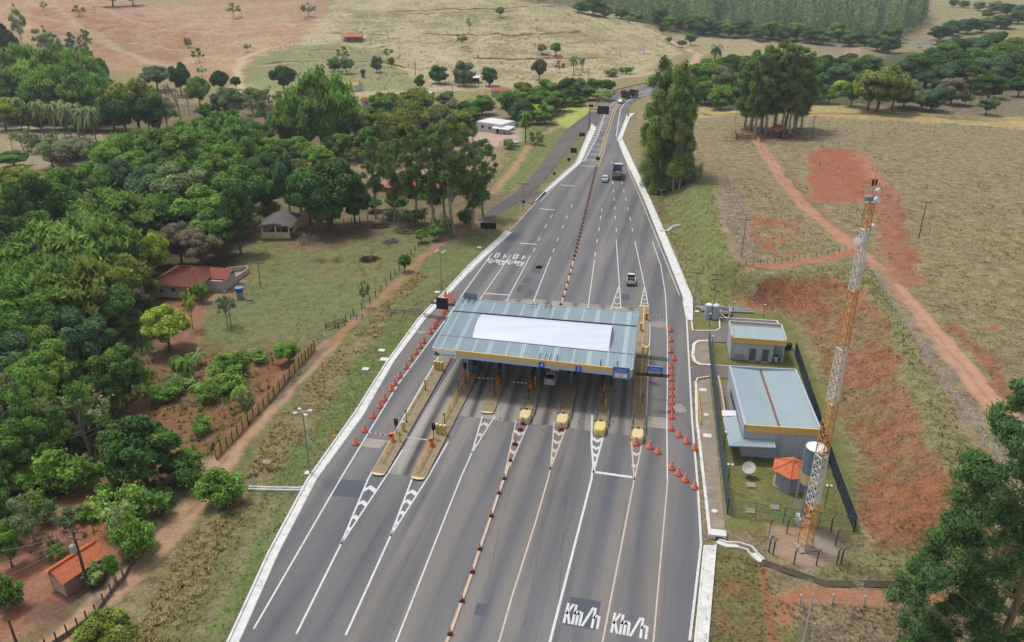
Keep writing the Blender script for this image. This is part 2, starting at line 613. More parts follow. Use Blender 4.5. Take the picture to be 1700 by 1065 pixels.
 area([(1415, 252), (1440, 259), (1462, 290), (1472, 312), (1455, 312), (1440, 285)], (196, 118, 92), 1.5, 2.5, 0.8)
 trail([(1466, 312), (1472, 345), (1484, 380), (1492, 425), (1500, 462)], 6.0, (170, 106, 82), 1.6, 2.0, t=0.4)
 trail([(1486, 340), (1505, 390), (1515, 440)], 2.0, (158, 88, 64), 1.2, 3.0, 0.7, t=0.5)
 trail([(1190, 285), (1200, 340), (1210, 390), (1224, 440)], 1.7, (176, 122, 92), 0.6, 0.8, 0.9)
 trail([(1224, 445), (1290, 441), (1360, 430), (1425, 414)], 2.2, (190, 112, 82), 0.6, 0.8)
 trail([(1180, 300), (1192, 360), (1205, 430)], 1.6, (168, 154, 132), 0.8, 1.2, 0.6, t=0.9)
 area([(1190, 285), (1235, 300), (1262, 430), (1228, 436), (1205, 370)], (158, 142, 116), 1.5, 2, 0.8, t=1.0)
 trail([(1136, 268), (1133, 330), (1136, 362), (1150, 392), (1172, 428), (1195, 447)], 1.3, (116, 84, 58), 0.5, 0.7, 0.9)
 trail([(1195, 447), (1300, 452), (1380, 442), (1440, 436)], 0.9, (105, 96, 62), 0.4, 0.7, 0.8)
 # ---- verge on the right of the road and cut slope
 area([(1052, 230), (1130, 230), (1185, 300), (1215, 440), (1262, 450), (1215, 492), (1200, 520), (1150, 530), (1142, 470), (1104, 380), (1070, 300)],
   (132, 133, 74), 1.5, 2.0, 0.95, t=0.7)
 area([(1060, 260), (1090, 270), (1110, 350), (1150, 430), (1130, 420), (1095, 350), (1070, 300)], (122, 104, 72), 1.5, 2.0, 0.7, thr=0.4)
 area([(1140, 300), (1180, 310), (1210, 440), (1180, 435), (1150, 380)], (128, 142, 70), 2, 2.0, 0.6, thr=0.42)
 area([(1200, 470), (1280, 448), (1440, 440), (1500, 520), (1560, 640), (1640, 780), (1640, 900), (1520, 965), (1360, 965), (1270, 930),
   (1440, 915), (1420, 780), (1380, 620), (1320, 530)], (146, 140, 90), 1.5, 2.5, 0.95, t=0.9)
 area([(1215, 494), (1255, 470), (1300, 460), (1400, 462), (1436, 480), (1470, 545), (1500, 620), (1540, 705), (1574, 790), (1580, 850), (1535, 888),
   (1440, 914), (1432, 860), (1424, 780), (1402, 700), (1378, 622), (1352, 562), (1305, 524), (1240, 512)], (166, 104, 72), 1.0, 2.2, t=0.9)
 area([(1290, 480), (1400, 470), (1470, 560), (1560, 800), (1530, 880), (1450, 890), (1440, 780), (1380, 590)], (146, 122, 82), 1.0, 2.0, 0.85, thr=0.50)
 area([(1370, 580), (1400, 640), (1450, 780), (1450, 890), (1430, 900), (1420, 800), (1390, 680)], (136, 126, 78), 1.5, 2.5, 0.7, thr=0.42)
 area([(1300, 455), (1420, 452), (1400, 470), (1300, 475)], (168, 100, 68), 1.0, 2.0, 0.6, thr=0.45)
 trail([(1470, 450), (1520, 560), (1590, 660), (1660, 790)], 1.6, (172, 120, 84), 0.6, 1.0, 0.85)
 trail([(1450, 440), (1500, 520), (1560, 620), (1640, 760), (1690, 800)], 1.0, (150, 140, 118), 0.8, 1.0, 0.6, t=1.0)
 trail([(1420, 430), (1470, 470), (1550, 580), (1620, 690), (1680, 775)], 2.0, (150, 138, 116), 0.8, 1.0, 0.5, t=1.0)
 # ---- compound lawn
 area([(1150, 515), (1300, 520), (1330, 560), (1410, 750), (1425, 880), (1400, 905), (1270, 885), (1205, 880), (1195, 760), (1175, 620), (1150, 545)],
   (126, 124, 68), 0.8, 0.6, t=0.5)
 area([(1205, 760), (1290, 770), (1390, 860), (1390, 880), (1215, 870)], (146, 130, 78), 1.0, 1.5, 0.6, thr=0.45)
 area([(1255, 830), (1310, 840), (1330, 862), (1300, 860)], (96, 128, 52), 1.0, 1.0, 0.6)
 area([(1300, 600), (1345, 660), (1335, 640)], (110, 128, 58), 1.0, 1.0, 0.6)
 area([(1212, 880), (1270, 880), (1290, 930), (1262, 915), (1215, 900)], (140, 120, 78), 1.0, 1.0, 0.8, thr=0.4)
 area([(1278, 868), (1400, 880), (1398, 935), (1330, 945), (1282, 920)], (172, 140, 112), 0.8, 1.0, t=0.2)
 area([(1335, 885), (1395, 888), (1392, 925), (1345, 920)], (158, 148, 132), 0.8, 1.0, 0.8, t=0.2)
 # ---- bottom right
 area([(1170, 905), (1255, 915), (1275, 960), (1290, 1075), (1150, 1080)], (130, 122, 70), 0.8, 1.0, t=0.8)
 area([(1205, 915), (1245, 920), (1255, 1010), (1230, 1060), (1200, 1040)], (158, 104, 70), 0.8, 1.5, 0.8, t=0.7, thr=0.42)
 area([(1270, 940), (1310, 960), (1320, 1000), (1285, 990)], (146, 132, 98), 0.8, 1.0, 0.9, t=0.9)
 area([(1290, 985), (1340, 970), (1540, 985), (1700, 985), (1700, 1005), (1500, 1010), (1330, 1003), (1310, 1060), (1290, 1060)], (178, 112, 80), 0.6, 1.0, t=0.3)
 area([(1325, 1003), (1500, 1008), (1760, 1000), (1760, 1120), (1300, 1120)], (158, 134, 104), 0.8, 1.0, t=1.0)
 area([(1400, 1010), (1520, 1020), (1480, 1070), (1380, 1060)], (172, 148, 104), 0.8, 1.0, 0.7, t=1.0, thr=0.45)
 area([(1285, 1030), (1345, 1040), (1345, 1080), (1285, 1080)], (104, 122, 62), 0.8, 1.0, 0.7, thr=0.45)
 trail([(1266, 935), (1272, 980), (1285, 1070)], 0.8, (160, 100, 70), 0.25, 0.3, t=0.2)
 # ---- left side: valley floor, pasture, garden
 area([(-60, 190), (430, 165), (640, 240), (860, 190), (960, 180), (960, 205), (800, 372), (640, 470), (560, 545), (360, 760), (150, 1080), (-60, 1080)],
   (132, 114, 80), 3, 4, t=0.7)
 area([(-60, 200), (150, 205), (190, 235), (60, 285), (-60, 290)], (170, 152, 116), 3, 4, 0.9)
 area([(75, 200), (120, 200), (160, 218), (100, 220)], (140, 150, 80), 2, 2, 0.9)
 trail([(0, 205), (50, 212), (100, 218), (160, 224)], 3, (206, 190, 168), 1, 1, 0.8)
 area([(-60, 290), (430, 290), (400, 440), (250, 520), (0, 700), (-60, 700)], (92, 80, 54), 3, 4, 0.9)
 area([(385, 402), (470, 392), (640, 372), (720, 380), (700, 425), (640, 482), (562, 545), (520, 572), (322, 575), (340, 505), (410, 430)],
   (128, 126, 78), 2.5, 2.5, t=0.6)
 area([(395, 470), (560, 430), (640, 440), (560, 530), (520, 570), (330, 570)], (120, 134, 76), 2.5, 3, 0.7, thr=0.44)
 area([(500, 385), (600, 372), (640, 385), (560, 412), (500, 410)], (112, 88, 64), 2, 2, 0.9, t=0.4)
 area([(440, 395), (520, 398), (540, 415), (430, 405)], (150, 112, 82), 1.5, 2, 0.8, thr=0.4)
 for cx_, cy_, rx_ in ((614, 430, 16), (648, 400, 10), (560, 431, 10), (532, 433, 14), (565, 476, 5), (600, 452, 5), (632, 444, 4)):
  area([(cx_ - rx_, cy_), (cx_, cy_ - 5), (cx_ + rx_, cy_), (cx_, cy_ + 5)], (98, 72, 58), 1.0, 1.5, 0.85, t=0.6)
 area([(590, 250), (640, 245), (830, 235), (860, 240), (815, 300), (700, 330), (600, 300)], (168, 140, 100), 2.5, 3, 0.85)
 area([(640, 225), (780, 205), (880, 212), (870, 232), (830, 242), (700, 246)], (206, 170, 152), 1.5, 2, 0.9, t=0.2)
 area([(330, 455), (400, 445), (410, 470), (360, 500), (320, 510)], (178, 138, 110), 1.2, 1.5, 0.9, t=0.3)
 area([(245, 520), (335, 470), (345, 520), (325, 575), (260, 580)], (160, 104, 78), 1.5, 1.5, 0.9, t=0.4)
 area([(262, 568), (330, 578), (440, 585), (535, 572), (470, 660), (362, 750), (240, 800), (150, 790), (-60, 880), (-60, 640), (100, 660), (190, 690)],
   (148, 98, 68), 2, 2.5, 0.95, t=0.6)
 area([(-60, 560), (160, 620), (250, 570), (262, 620), (200, 700), (180, 790), (60, 860), (-60, 900)], (104, 96, 58), 2, 3, 0.75, thr=0.42)
 area([(262, 575), (440, 585), (400, 640), (330, 640)], (108, 120, 68), 1.5, 2.5, 0.5, thr=0.46)
 area([(-60, 800), (200, 800), (270, 850), (130, 980), (0, 1080), (-60, 1080)], (172, 108, 82), 1.5, 2, 0.95, t=0.35)
 area([(40, 990), (150, 985), (120, 1030), (30, 1040)], (120, 92, 78), 1.2, 2, 0.7, thr=0.42)
 area([(100, 960), (180, 925), (235, 935), (200, 985), (140, 985)], (124, 118, 74), 1.0, 1.5, 0.7, thr=0.45)
 # verge, weeds and track on the left of the road
 area([(200, 1090), (380, 1090), (520, 795), (700, 525), (840, 380), (880, 330), (965, 255), (992, 203), (985, 192), (940, 225), (850, 330), (800, 372),
   (690, 440), (560, 560), (420, 720), (300, 900)], (124, 122, 74), 1.2, 1.5, t=0.6)
 area([(300, 1090), (360, 1090), (490, 830), (440, 830)], (150, 132, 100), 1.0, 1.2, 0.7, thr=0.40)
 area([(420, 800), (490, 800), (640, 610), (700, 520), (650, 530), (540, 670)], (102, 130, 56), 1.2, 1.6, 0.75, thr=0.44)
 area([(330, 1075), (420, 900), (440, 870), (480, 830), (440, 950), (385, 1050)], (104, 132, 58), 0.8, 1.0, 0.75, thr=0.42)
 area([(690, 450), (830, 385), (780, 430), (700, 510), (650, 515)], (120, 132, 66), 1.5, 2, 0.6, thr=0.44)
 area([(930, 178), (980, 175), (985, 190), (940, 215), (925, 205)], (186, 192, 84), 2, 2, 0.95)
 area([(870, 205), (940, 210), (900, 270), (850, 315), (820, 320), (850, 260)], (128, 140, 68), 2, 2, 0.8)
 area([(220, 1000), (300, 900), (400, 800), (440, 725), (530, 610), (590, 555), (640, 500), (690, 455), (712, 450), (660, 510), (600, 590), (500, 720),
   (440, 800), (380, 890), (290, 1030)], (154, 138, 94), 1.0, 1.8, 0.9, t=1.0)
 trail([(820, 320), (860, 270), (890, 225), (930, 210)], 2.2, (188, 140, 108), 1.0, 1.2, 0.8)
 trail([(60, 1095), (140, 1030), (240, 930), (330, 835), (372, 765), (450, 670), (520, 598), (548, 570)], 3.2, (188, 146, 114), 0.6, 0.8, t=0.35, ruts=(134, 122, 78))
 trail([(452, 668), (520, 596), (550, 566)], 1.8, (118, 104, 90), 0.6, 0.6, 0.8, t=0.3)
 trail([(548, 570), (575, 542), (640, 488), (690, 440), (740, 392), (800, 365)], 2.0, (178, 126, 92), 0.8, 1.0, 0.8)
 # planted strip at the road edges and bare soil under the road
 m = np.zeros(n)
 ii = np.nonzero((np.abs(X - 0.18 * Y) < 80) & (Y > 20) & (Y < 520))[0]
 m[ii] = sstep(0.5 - poly_sd(X[ii], Y[ii], ROAD_POLY) / 1.2)
 blend(m, (110, 106, 100), 0.2)
 # ---- tufted relief
 far = sstep((Y - 420) / 120)
 Z = Z + far * ((vnoise(X, Y, 9, 46, 2) - 0.5) * 2.2)
 rough = sstep((poly_sd(X, Y, ROAD_POLY) - 1.0) / 4) * np.clip(tex, 0, 1)
 near = np.exp(-np.maximum(Y - 60, 0) / 160)
 Z = Z + rough * ((vnoise(X, Y, 1.6, 41, 1) - 0.5) * 0.22 * near + (vnoise(X, Y, 3.5, 44, 2) - 0.5) * 0.15)
 Z = Z - 0.05
 # the track and paths lie a little lower
 nr, na = len(r), len(az)
 me = bpy.data.meshes.new('ground')
 me.vertices.add(n)
 me.vertices.foreach_set('co', np.stack([X, Y, Z], 1).astype(np.float32).ravel())
 I = np.arange(nr - 1)[:, None] * na + np.arange(na - 1)[None, :]
 F = np.stack([I, I + 1, I + na + 1, I + na], -1).reshape(-1, 4)
 F = F[:, ::-1]
 me.loops.add(F.size)
 me.loops.foreach_set('vertex_index', F.astype(np.int32).ravel())
 me.polygons.add(len(F))
 me.polygons.foreach_set('loop_start', np.arange(0, F.size, 4, dtype=np.int32))
 me.polygons.foreach_set('loop_total', np.full(len(F), 4, np.int32))
 me.polygons.foreach_set('use_smooth', np.ones(len(F), bool))
 me.update(calc_edges=True)
 ca = me.color_attributes.new('soil', 'FLOAT_COLOR', 'POINT')
 ca.data.foreach_set('color', np.concatenate([col, tex[:, None]], 1).astype(np.float32).ravel())
 m, t, b = new_mat('earth_and_grass')
 N = t.nodes.new
 at = N('ShaderNodeVertexColor')
 at.layer_name = 'soil'
 ge = N('ShaderNodeNewGeometry')

 def noise(sc, det, rg, off=0.0):
  mp = N('ShaderNodeMapping')
  mp.inputs['Location'].default_value = (off, off, off)
  t.links.new(ge.outputs['Position'], mp.inputs['Vector'])
  x = N('ShaderNodeTexNoise')
  x.inputs['Scale'].default_value = sc
  x.inputs['Detail'].default_value = det
  x.inputs['Roughness'].default_value = rg
  t.links.new(mp.outputs[0], x.inputs['Vector'])
  return x.outputs['Fac']

 def mr(src, a, bb, c, d):
  x = N('ShaderNodeMapRange')
  for i, v in zip(('From Min', 'From Max', 'To Min', 'To Max'), (a, bb, c, d)):
   x.inputs[i].default_value = v
  t.links.new(src, x.inputs['Value'])
  return x.outputs[0]

 def math_(op, a, bb):
  x = N('ShaderNodeMath')
  x.operation = op
  for i, v in enumerate((a, bb)):
   if hasattr(v, 'default_value'):
    t.links.new(v, x.inputs[i])
   else:
    x.inputs[i].default_value = v
  return x.outputs[0]
 fine = noise(2.6, 7, 0.75)
 mid = noise(0.55, 5, 0.7, 31.0)
 lum = math_('MULTIPLY', mr(fine, 0.3, 0.7, -0.62, 0.62), at.outputs['Alpha'])
 lum2 = math_('MULTIPLY', mr(mid, 0.3, 0.7, -0.36, 0.36), math_('ADD', at.outputs['Alpha'], 0.15))
 tot = math_('ADD', math_('ADD', lum, lum2), 1.0)
 mul = N('ShaderNodeMix')
 mul.data_type = 'RGBA'
 mul.blend_type = 'MULTIPLY'
 mul.inputs[0].default_value = 1.0
 t.links.new(at.outputs['Color'], mul.inputs[6])
 t.links.new(tot, mul.inputs[7])
 # warm and green flecks
 h2 = N('ShaderNodeHueSaturation')
 t.links.new(mul.outputs[2], h2.inputs['Color'])
 t.links.new(mr(noise(0.9, 5, 0.7, 77.0), 0.3, 0.7, 0.494, 0.518), h2.inputs['Hue'])
 t.links.new(mr(noise(0.2, 4, 0.6, 55.0), 0.3, 0.7, 0.85, 1.05), h2.inputs['Saturation'])
 t.links.new(h2.outputs[0], b.inputs['Base Color'])
 b.inputs['Roughness'].default_value = 0.95
 b.inputs['Specular IOR Level'].default_value = 0.1
 bp = N('ShaderNodeBump')
 bp.inputs['Distance'].default_value = 0.5
 t.links.new(math_('MULTIPLY', at.outputs['Alpha'], 0.8), bp.inputs['Strength'])
 t.links.new(fine, bp.inputs['Height'])
 t.links.new(bp.outputs[0], b.inputs['Normal'])
 me.materials.append(m)
 o = bpy.data.objects.new('ground', me)
 COL.objects.link(o)
 tag(o, 'rolling ground of dry pasture, red earth and grass verges around the highway', None, None, 'structure')


# ================================================================== ROAD
LEFT_EDGE = [(300, 1270), (398, 1065), (463, 918), (526, 796), (603, 690), (653, 602), (706, 530), (755, 478), (790, 440), (851, 385), (889, 335),
    (965, 268), (990, 212), (996, 200), (997, 186), (1002, 170), (1014, 160), (1032, 152), (1050, 147.5), (1080, 141), (1120, 136), (1170, 132)]
RIGHT_EDGE = [(1170, 143), (1120, 149), (1080, 156), (1058, 164), (1045, 176), (1040, 189), (1037, 200), (1024, 233), (1038, 270), (1068, 333), (1104, 420),
    (1131, 491), (1137, 530), (1140, 560), (1146, 622), (1149, 700), (1158, 800), (1165, 900), (1144, 1065), (1120, 1270)]
ROAD_POLY = [G(*p) for p in LEFT_EDGE + RIGHT_EDGE]
Z0 = 0.04


def g3(px, py):
 return G(px, py, Z0)


def GL(pts):
 return [g3(*p) for p in pts]


def asphalt_mat(name, base, tint, dark, amount=1.0, rot=ROAD, lanes=None):
 m, t, b = new_mat(name)
 N = t.nodes.new
 ge = N('ShaderNodeNewGeometry')

 def nz(scale, detail, rough, stretch, off=0.0):
  mp = N('ShaderNodeMapping')
  mp.vector_type = 'TEXTURE'
  mp.inputs['Rotation'].default_value = (0, 0, rot)
  mp.inputs['Scale'].default_value = stretch
  mp.inputs['Location'].default_value = (off, off * 3, 0)
  t.links.new(ge.outputs['Position'], mp.inputs['Vector'])
  x = N('ShaderNodeTexNoise')
  x.inputs['Scale'].default_value = scale
  x.inputs['Detail'].default_value = detail
  x.inputs['Roughness'].default_value = rough
  t.links.new(mp.outputs[0], x.inputs['Vector'])
  return x.outputs['Fac']

 def mr(src, a, bb, c, d):
  x = N('ShaderNodeMapRange')
  for i, v in zip(('From Min', 'From Max', 'To Min', 'To Max'), (a, bb, c, d)):
   x.inputs[i].default_value = v
  t.links.new(src, x.inputs['Value'])
  return x.outputs[0]

 def mix(f, a, bb, bl='MIX'):
  x = N('ShaderNodeMix')
  x.data_type = 'RGBA'
  x.blend_type = bl
  for i, v in ((0, f), (6, a), (7, bb)):
   if hasattr(v, 'default_value'):
    t.links.new(v, x.inputs[i])
   elif i == 0:
    x.inputs[0].default_value = v
   else:
    x.inputs[i].default_value = (*v, 1)
  return x.outputs[2]
 streak = nz(0.75, 3, 0.6, (1, 34, 1))
 streak2 = nz(0.32, 2, 0.5, (1, 40, 1), 5.0)
 blotch = nz(0.07, 4, 0.6, (1, 2.5, 1), 9.0)
 grain = nz(5.0, 4, 0.8, (1, 1, 1), 3.0)
 c = mix(mr(streak2, 0.38, 0.62, 0, 1), alb(base), alb(tint))
 c = mix(mr(streak, 0.52, 0.75, 0, 0.8 * amount), c, alb(dark))
 if lanes:
  x0, per, worn, lw, lc = lanes
  mp = N('ShaderNodeMapping')
  mp.vector_type = 'TEXTURE'
  mp.inputs['Rotation'].default_value = (0, 0, rot)
  t.links.new(ge.outputs['Position'], mp.inputs['Vector'])
  sx = N('ShaderNodeSeparateXYZ')
  t.links.new(mp.outputs[0], sx.inputs[0])

  def mt(op, a, bb):
   x = N('ShaderNodeMath')
   x.operation = op
   for i, v in enumerate((a, bb)):
    if hasattr(v, 'default_value'):
     t.links.new(v, x.inputs[i])
    else:
     x.inputs[i].default_value = v
   return x.outputs[0]
  wob = mt('ADD', sx.outputs[0], mr(nz(0.2, 3, 0.5, (1, 6, 1), 2.0), 0.3, 0.7, -0.35, 0.35))
  pp = mt('PINGPONG', mt('SUBTRACT', wob, x0), per / 2)
  f = mr(pp, lw * 0.25, lw, 1.0, 0.0)
  f = mt('MULTIPLY', mt('POWER', f, 1.3), mr(nz(0.35, 4, 0.65, (1, 14, 1), 6.0), 0.3, 0.7, 0.35 * worn, worn))
  c = mix(f, c, alb(lc))
 c = mix(1.0, c, mr(blotch, 0.3, 0.7, 0.84, 1.16), 'MULTIPLY')
 c = mix(1.0, c, mr(grain, 0.3, 0.7, 0.88, 1.12), 'MULTIPLY')
 t.links.new(c, b.inputs['Base Color'])
 b.inputs['Roughness'].default_value = 0.85
 b.inputs['Specular IOR Level'].default_value = 0.25
 bp = N('ShaderNodeBump')
 bp.inputs['Strength'].default_value = 0.15
 bp.inputs['Distance'].default_value = 0.03
 t.links.new(grain, bp.inputs['Height'])
 t.links.new(bp.outputs[0], b.inputs['Normal'])
 MATS[name] = m
 return m


def paint_mat(name, rgb, worn=0.35, under=(112, 110, 108)):
 m, t, b = new_mat(name)
 N = t.nodes.new
 ge = N('ShaderNodeNewGeometry')
 x = N('ShaderNodeTexNoise')
 x.inputs['Scale'].default_value = 3.5
 x.inputs['Detail'].default_value = 8
 x.inputs['Roughness'].default_value = 0.75
 t.links.new(ge.outputs['Position'], x.inputs['Vector'])
 r = N('ShaderNodeMapRange')
 r.inputs['From Min'].default_value, r.inputs['From Max'].default_value = 0.48, 0.75
 r.inputs['To Max'].default_value = worn
 t.links.new(x.outputs['Fac'], r.inputs['Value'])
 mx = N('ShaderNodeMix')
 mx.data_type = 'RGBA'
 t.links.new(r.outputs[0], mx.inputs[0])
 mx.inputs[6].default_value = (*alb(rgb), 1)
 mx.inputs[7].default_value = (*alb(under), 1)
 t.links.new(mx.outputs[2], b.inputs['Base Color'])
 b.inputs['Roughness'].default_value = 0.7
 MATS[name] = m
 return m


def _lane_frame():
 # lane axis and pitch from the island noses
 a, b = Vector(g3(995, 725)), Vector(g3(1024, 512))
 d = (b - a).normalized()
 rot = math.atan2(d.y, d.x) - math.pi / 2
 xs = []
 for q in ((932, 712), (995, 725), (1058, 738)):
  v = Vector(g3(*q))
  xs.append(v.x * math.cos(rot) + v.y * math.sin(rot))
 per = (xs[2] - xs[0]) / 2
 return rot, xs[1] + per / 2, per


LANE_ROT, LANE_X0, LANE_PER = _lane_frame()


def _front_frame():
 a, b = Vector(g3(913, 1065)), Vector(g3(982, 795))
 rot = math.atan2((b - a).y, (b - a).x) - math.pi / 2
 xs = [Vector(g3(x, 1065)).dot(Vector((math.cos(rot), math.sin(rot)))) for x in (741, 913, 1000)]
 return rot, xs[1] + (xs[1] - xs[0]) / 4, (xs[1] - xs[0]) / 2


FRONT_ROT, FRONT_X0, FRONT_PER = _front_frame()


def build_road():
 asp = asphalt_mat('asphalt', (120, 119, 121), (136, 131, 126), (98, 100, 106), 1.0, FRONT_ROT, (FRONT_X0, FRONT_PER, 0.75, 1.5, (96, 99, 108)))
 mb = MB()
 mb.sheet([G(p[0], p[1], Z0) for p in LEFT_EDGE + RIGHT_EDGE], Z0)
 tag(mb.build('road', asp), 'wide grey asphalt toll highway running away to a bend', None, None, 'structure')
 # far continuation of the highway, seen beyond the belt of trees
 fp = [(1490, 84), (1502, 79), (1520, 75), (1545, 71), (1568, 68), (1588, 66)]
 mb = MB()
 P = [W(*p) for p in fp]
 mb.ribbon(P, 11.0, [p.z + 0.25 for p in P])
 tag(mb.build('road', asp), 'far stretch of grey highway between the tree belts', None, None, 'structure')
 mb = MB()
 for off in (-4.6, 4.6):
  Q = []
  for i, p in enumerate(P):
   d = (P[min(i + 1, len(P) - 1)] - P[max(i - 1, 0)]).normalized()
   Q.append(Vector((p.x - d.y * off, p.y + d.x * off, p.z)))
  mb.ribbon(Q, 0.35, [p.z + 0.27 for p in Q])
 tag(mb.build('road_marking', M('far_paint', (235, 235, 230))), 'white edge lines of the far highway stretch', None, None, 'structure')
 # old side road on the left
 side = asphalt_mat('old_asphalt', (104, 98, 96), (118, 108, 100), (84, 80, 80), 0.8, -0.6)
 sp = [(1000, 186), (975, 203), (955, 217), (935, 240), (912, 272), (890, 300), (862, 325), (830, 345), (800, 366)]
 mb = MB()
 mb.ribbon([G(*p) for p in sp], [10, 8, 7, 5.2, 4.6, 4.4, 4.2, 3.6, 2.6], 0.025)
 mb.ribbon([G(*p) for p in [(898, 318), (880, 334), (862, 330)]], [3, 4, 3], 0.030)
 tag(mb.build('side_road', side), 'narrow dark old asphalt road joining the highway on the left', None, None, 'structure')
 # driveways of the compound
 dr = asphalt_mat('driveway_asphalt', (122, 116, 112), (130, 122, 116), (108, 104, 102), 0.5)
 mb = MB()
 mb.sheet(GL([(1139, 545), (1150, 546), (1196, 546), (1206, 528), (1292, 534), (1296, 552), (1215, 550), (1213, 566), (1207, 568), (1172, 567), (1150, 567),
     (1141, 572)]), 0.036)
 mb.sheet(GL([(1146, 612), (1158, 606), (1178, 605), (1222, 609), (1222, 628), (1178, 626), (1150, 630), (1147, 640)]), 0.036)
 tag(mb.build('driveway', dr), 'grey asphalt driveways and parking strip of the roadside compound', None, None, 'structure')
 # concrete aprons under and before the canopy
 con = asphalt_mat('concrete_apron', (166, 161, 154), (152, 148, 142), (116, 110, 106), 0.9, LANE_ROT, (LANE_X0, LANE_PER, 0.9, 0.85, (66, 60, 58)))
 mb = MB()
 mb.sheet(GL([(748, 688), (793, 693.5), (858, 701), (918, 706), (981, 715), (1046, 723), (1050, 660), (1060, 560), (1064, 512), (1000, 506), (900, 497), (838, 496)]), 0.046)
 mb.sheet(GL([(645, 786), (684, 790), (735, 690), (800, 590), (764, 588), (700, 690)]), 0.050)
 tag(mb.build('concrete_apron', con), 'pale stained concrete lane slabs under and before the toll canopy', None, None, 'structure')
 mb = MB()
 mb.sheet(GL([(1071, 690), (1110, 694), (1110, 712), (1068, 708)]), 0.050)
 mb.sheet(GL([(1080, 533), (1108, 534), (1108, 544), (1080, 542)]), 0.050)
 mb.sheet(GL([(609, 727), (646, 731), (631, 744), (600, 741)]), 0.050)
 mb.sheet(GL([(1118, 671), (1130, 669), (1136, 676), (1141, 682), (1128, 685), (1119, 683), (1114, 677)]), 0.050)
 mb.sheet(GL([(693, 549), (709, 549), (704, 553), (694, 553)]), 0.050)
 tag(mb.build('concrete_patch', asphalt_mat('pale_patch', (172, 165, 155), (160, 152, 142), (128, 118, 108), 0.8, PLAZA)),
  'pale concrete repair patches let into the outer lanes', None, None, 'structure')
 mb = MB()
 for q in ([(889, 441), (901, 441.5), (895, 453), (882, 452)], [(872, 460), (884, 460.5), (877, 470), (866, 469)], [(861, 473), (873, 474), (866, 485), (857, 484)],
    [(878, 480), (888, 481), (881, 493), (870, 492)], [(1032, 488), (1045, 488), (1045, 498), (1033, 498)], [(948, 990), (998, 998), (989, 1046), (934, 1036)],
    [(792, 1000), (810, 1003), (803, 1024), (786, 1020)], [(560, 795), (610, 798), (598, 826), (546, 822)], [(893, 437), (904, 438), (899, 446), (889, 445)]):
  mb.sheet(GL(q), 0.046)
 tag(mb.build('asphalt_patch', asphalt_mat('dark_patch', (98, 102, 110), (90, 94, 102), (84, 86, 92), 0.6)),
  'darker bluish repair patches in the asphalt lanes', None, None, 'structure')
 rng = np.random.default_rng(12)
 mb = MB()
 for a, b in (((941, 800), (922, 1070)), ((860, 760), (800, 1000)), ((905, 860), (870, 1040)), ((930, 330), (872, 480)), ((1010, 330), (1004, 480)), ((1060, 380), (1090, 500)), ((640, 860), (540, 1040)), ((1040, 830), (1010, 1030)), ((720, 840), (640, 1000))):
  A, B = Vector(g3(*a)), Vector(g3(*b))
  n = 26
  q = [A.lerp(B, k / n) + Vector((rng.normal(0, 0.05), 0)) for k in range(n + 1)]
  mb.ribbon(q, [float(w_) for w_ in rng.uniform(0.01, 0.055, n + 1)], 0.047)
 for _ in range(60):
  l_, s_ = rng.integers(0, 4), rng.uniform(0, 1)
  x = (905, 962, 1023, 838)[l_] + rng.normal(0, 7)
  c = Vector(g3(x - 4 * s_, 625 + 90 * s_))
  r_ = rng.uniform(0.04, 0.15)
  mb.sheet([(c.x + r_ * math.cos(k) * rng.uniform(0.6, 1.2), c.y + 1.5 * r_ * math.sin(k) * rng.uniform(0.6, 1.2)) for k in np.linspace(0, 5.5, 8)], 0.050 + 0.0001 * _ * 0.02)
 tag(mb.build('asphalt_crack', M('tar_black', (78, 76, 78), 0.8, var=0.2)), 'dark tar seams and oil drips along the lanes', None, None, 'structure')
 # ---- painted lines
 wh, cr, ye = paint_mat('road_paint_white', (228, 228, 228), 0.7), paint_mat('road_paint_cream', (214, 198, 178), 0.65), paint_mat('road_paint_yellow', (216, 172, 104), 0.5)
 mb = MB()
 zl = 0.054
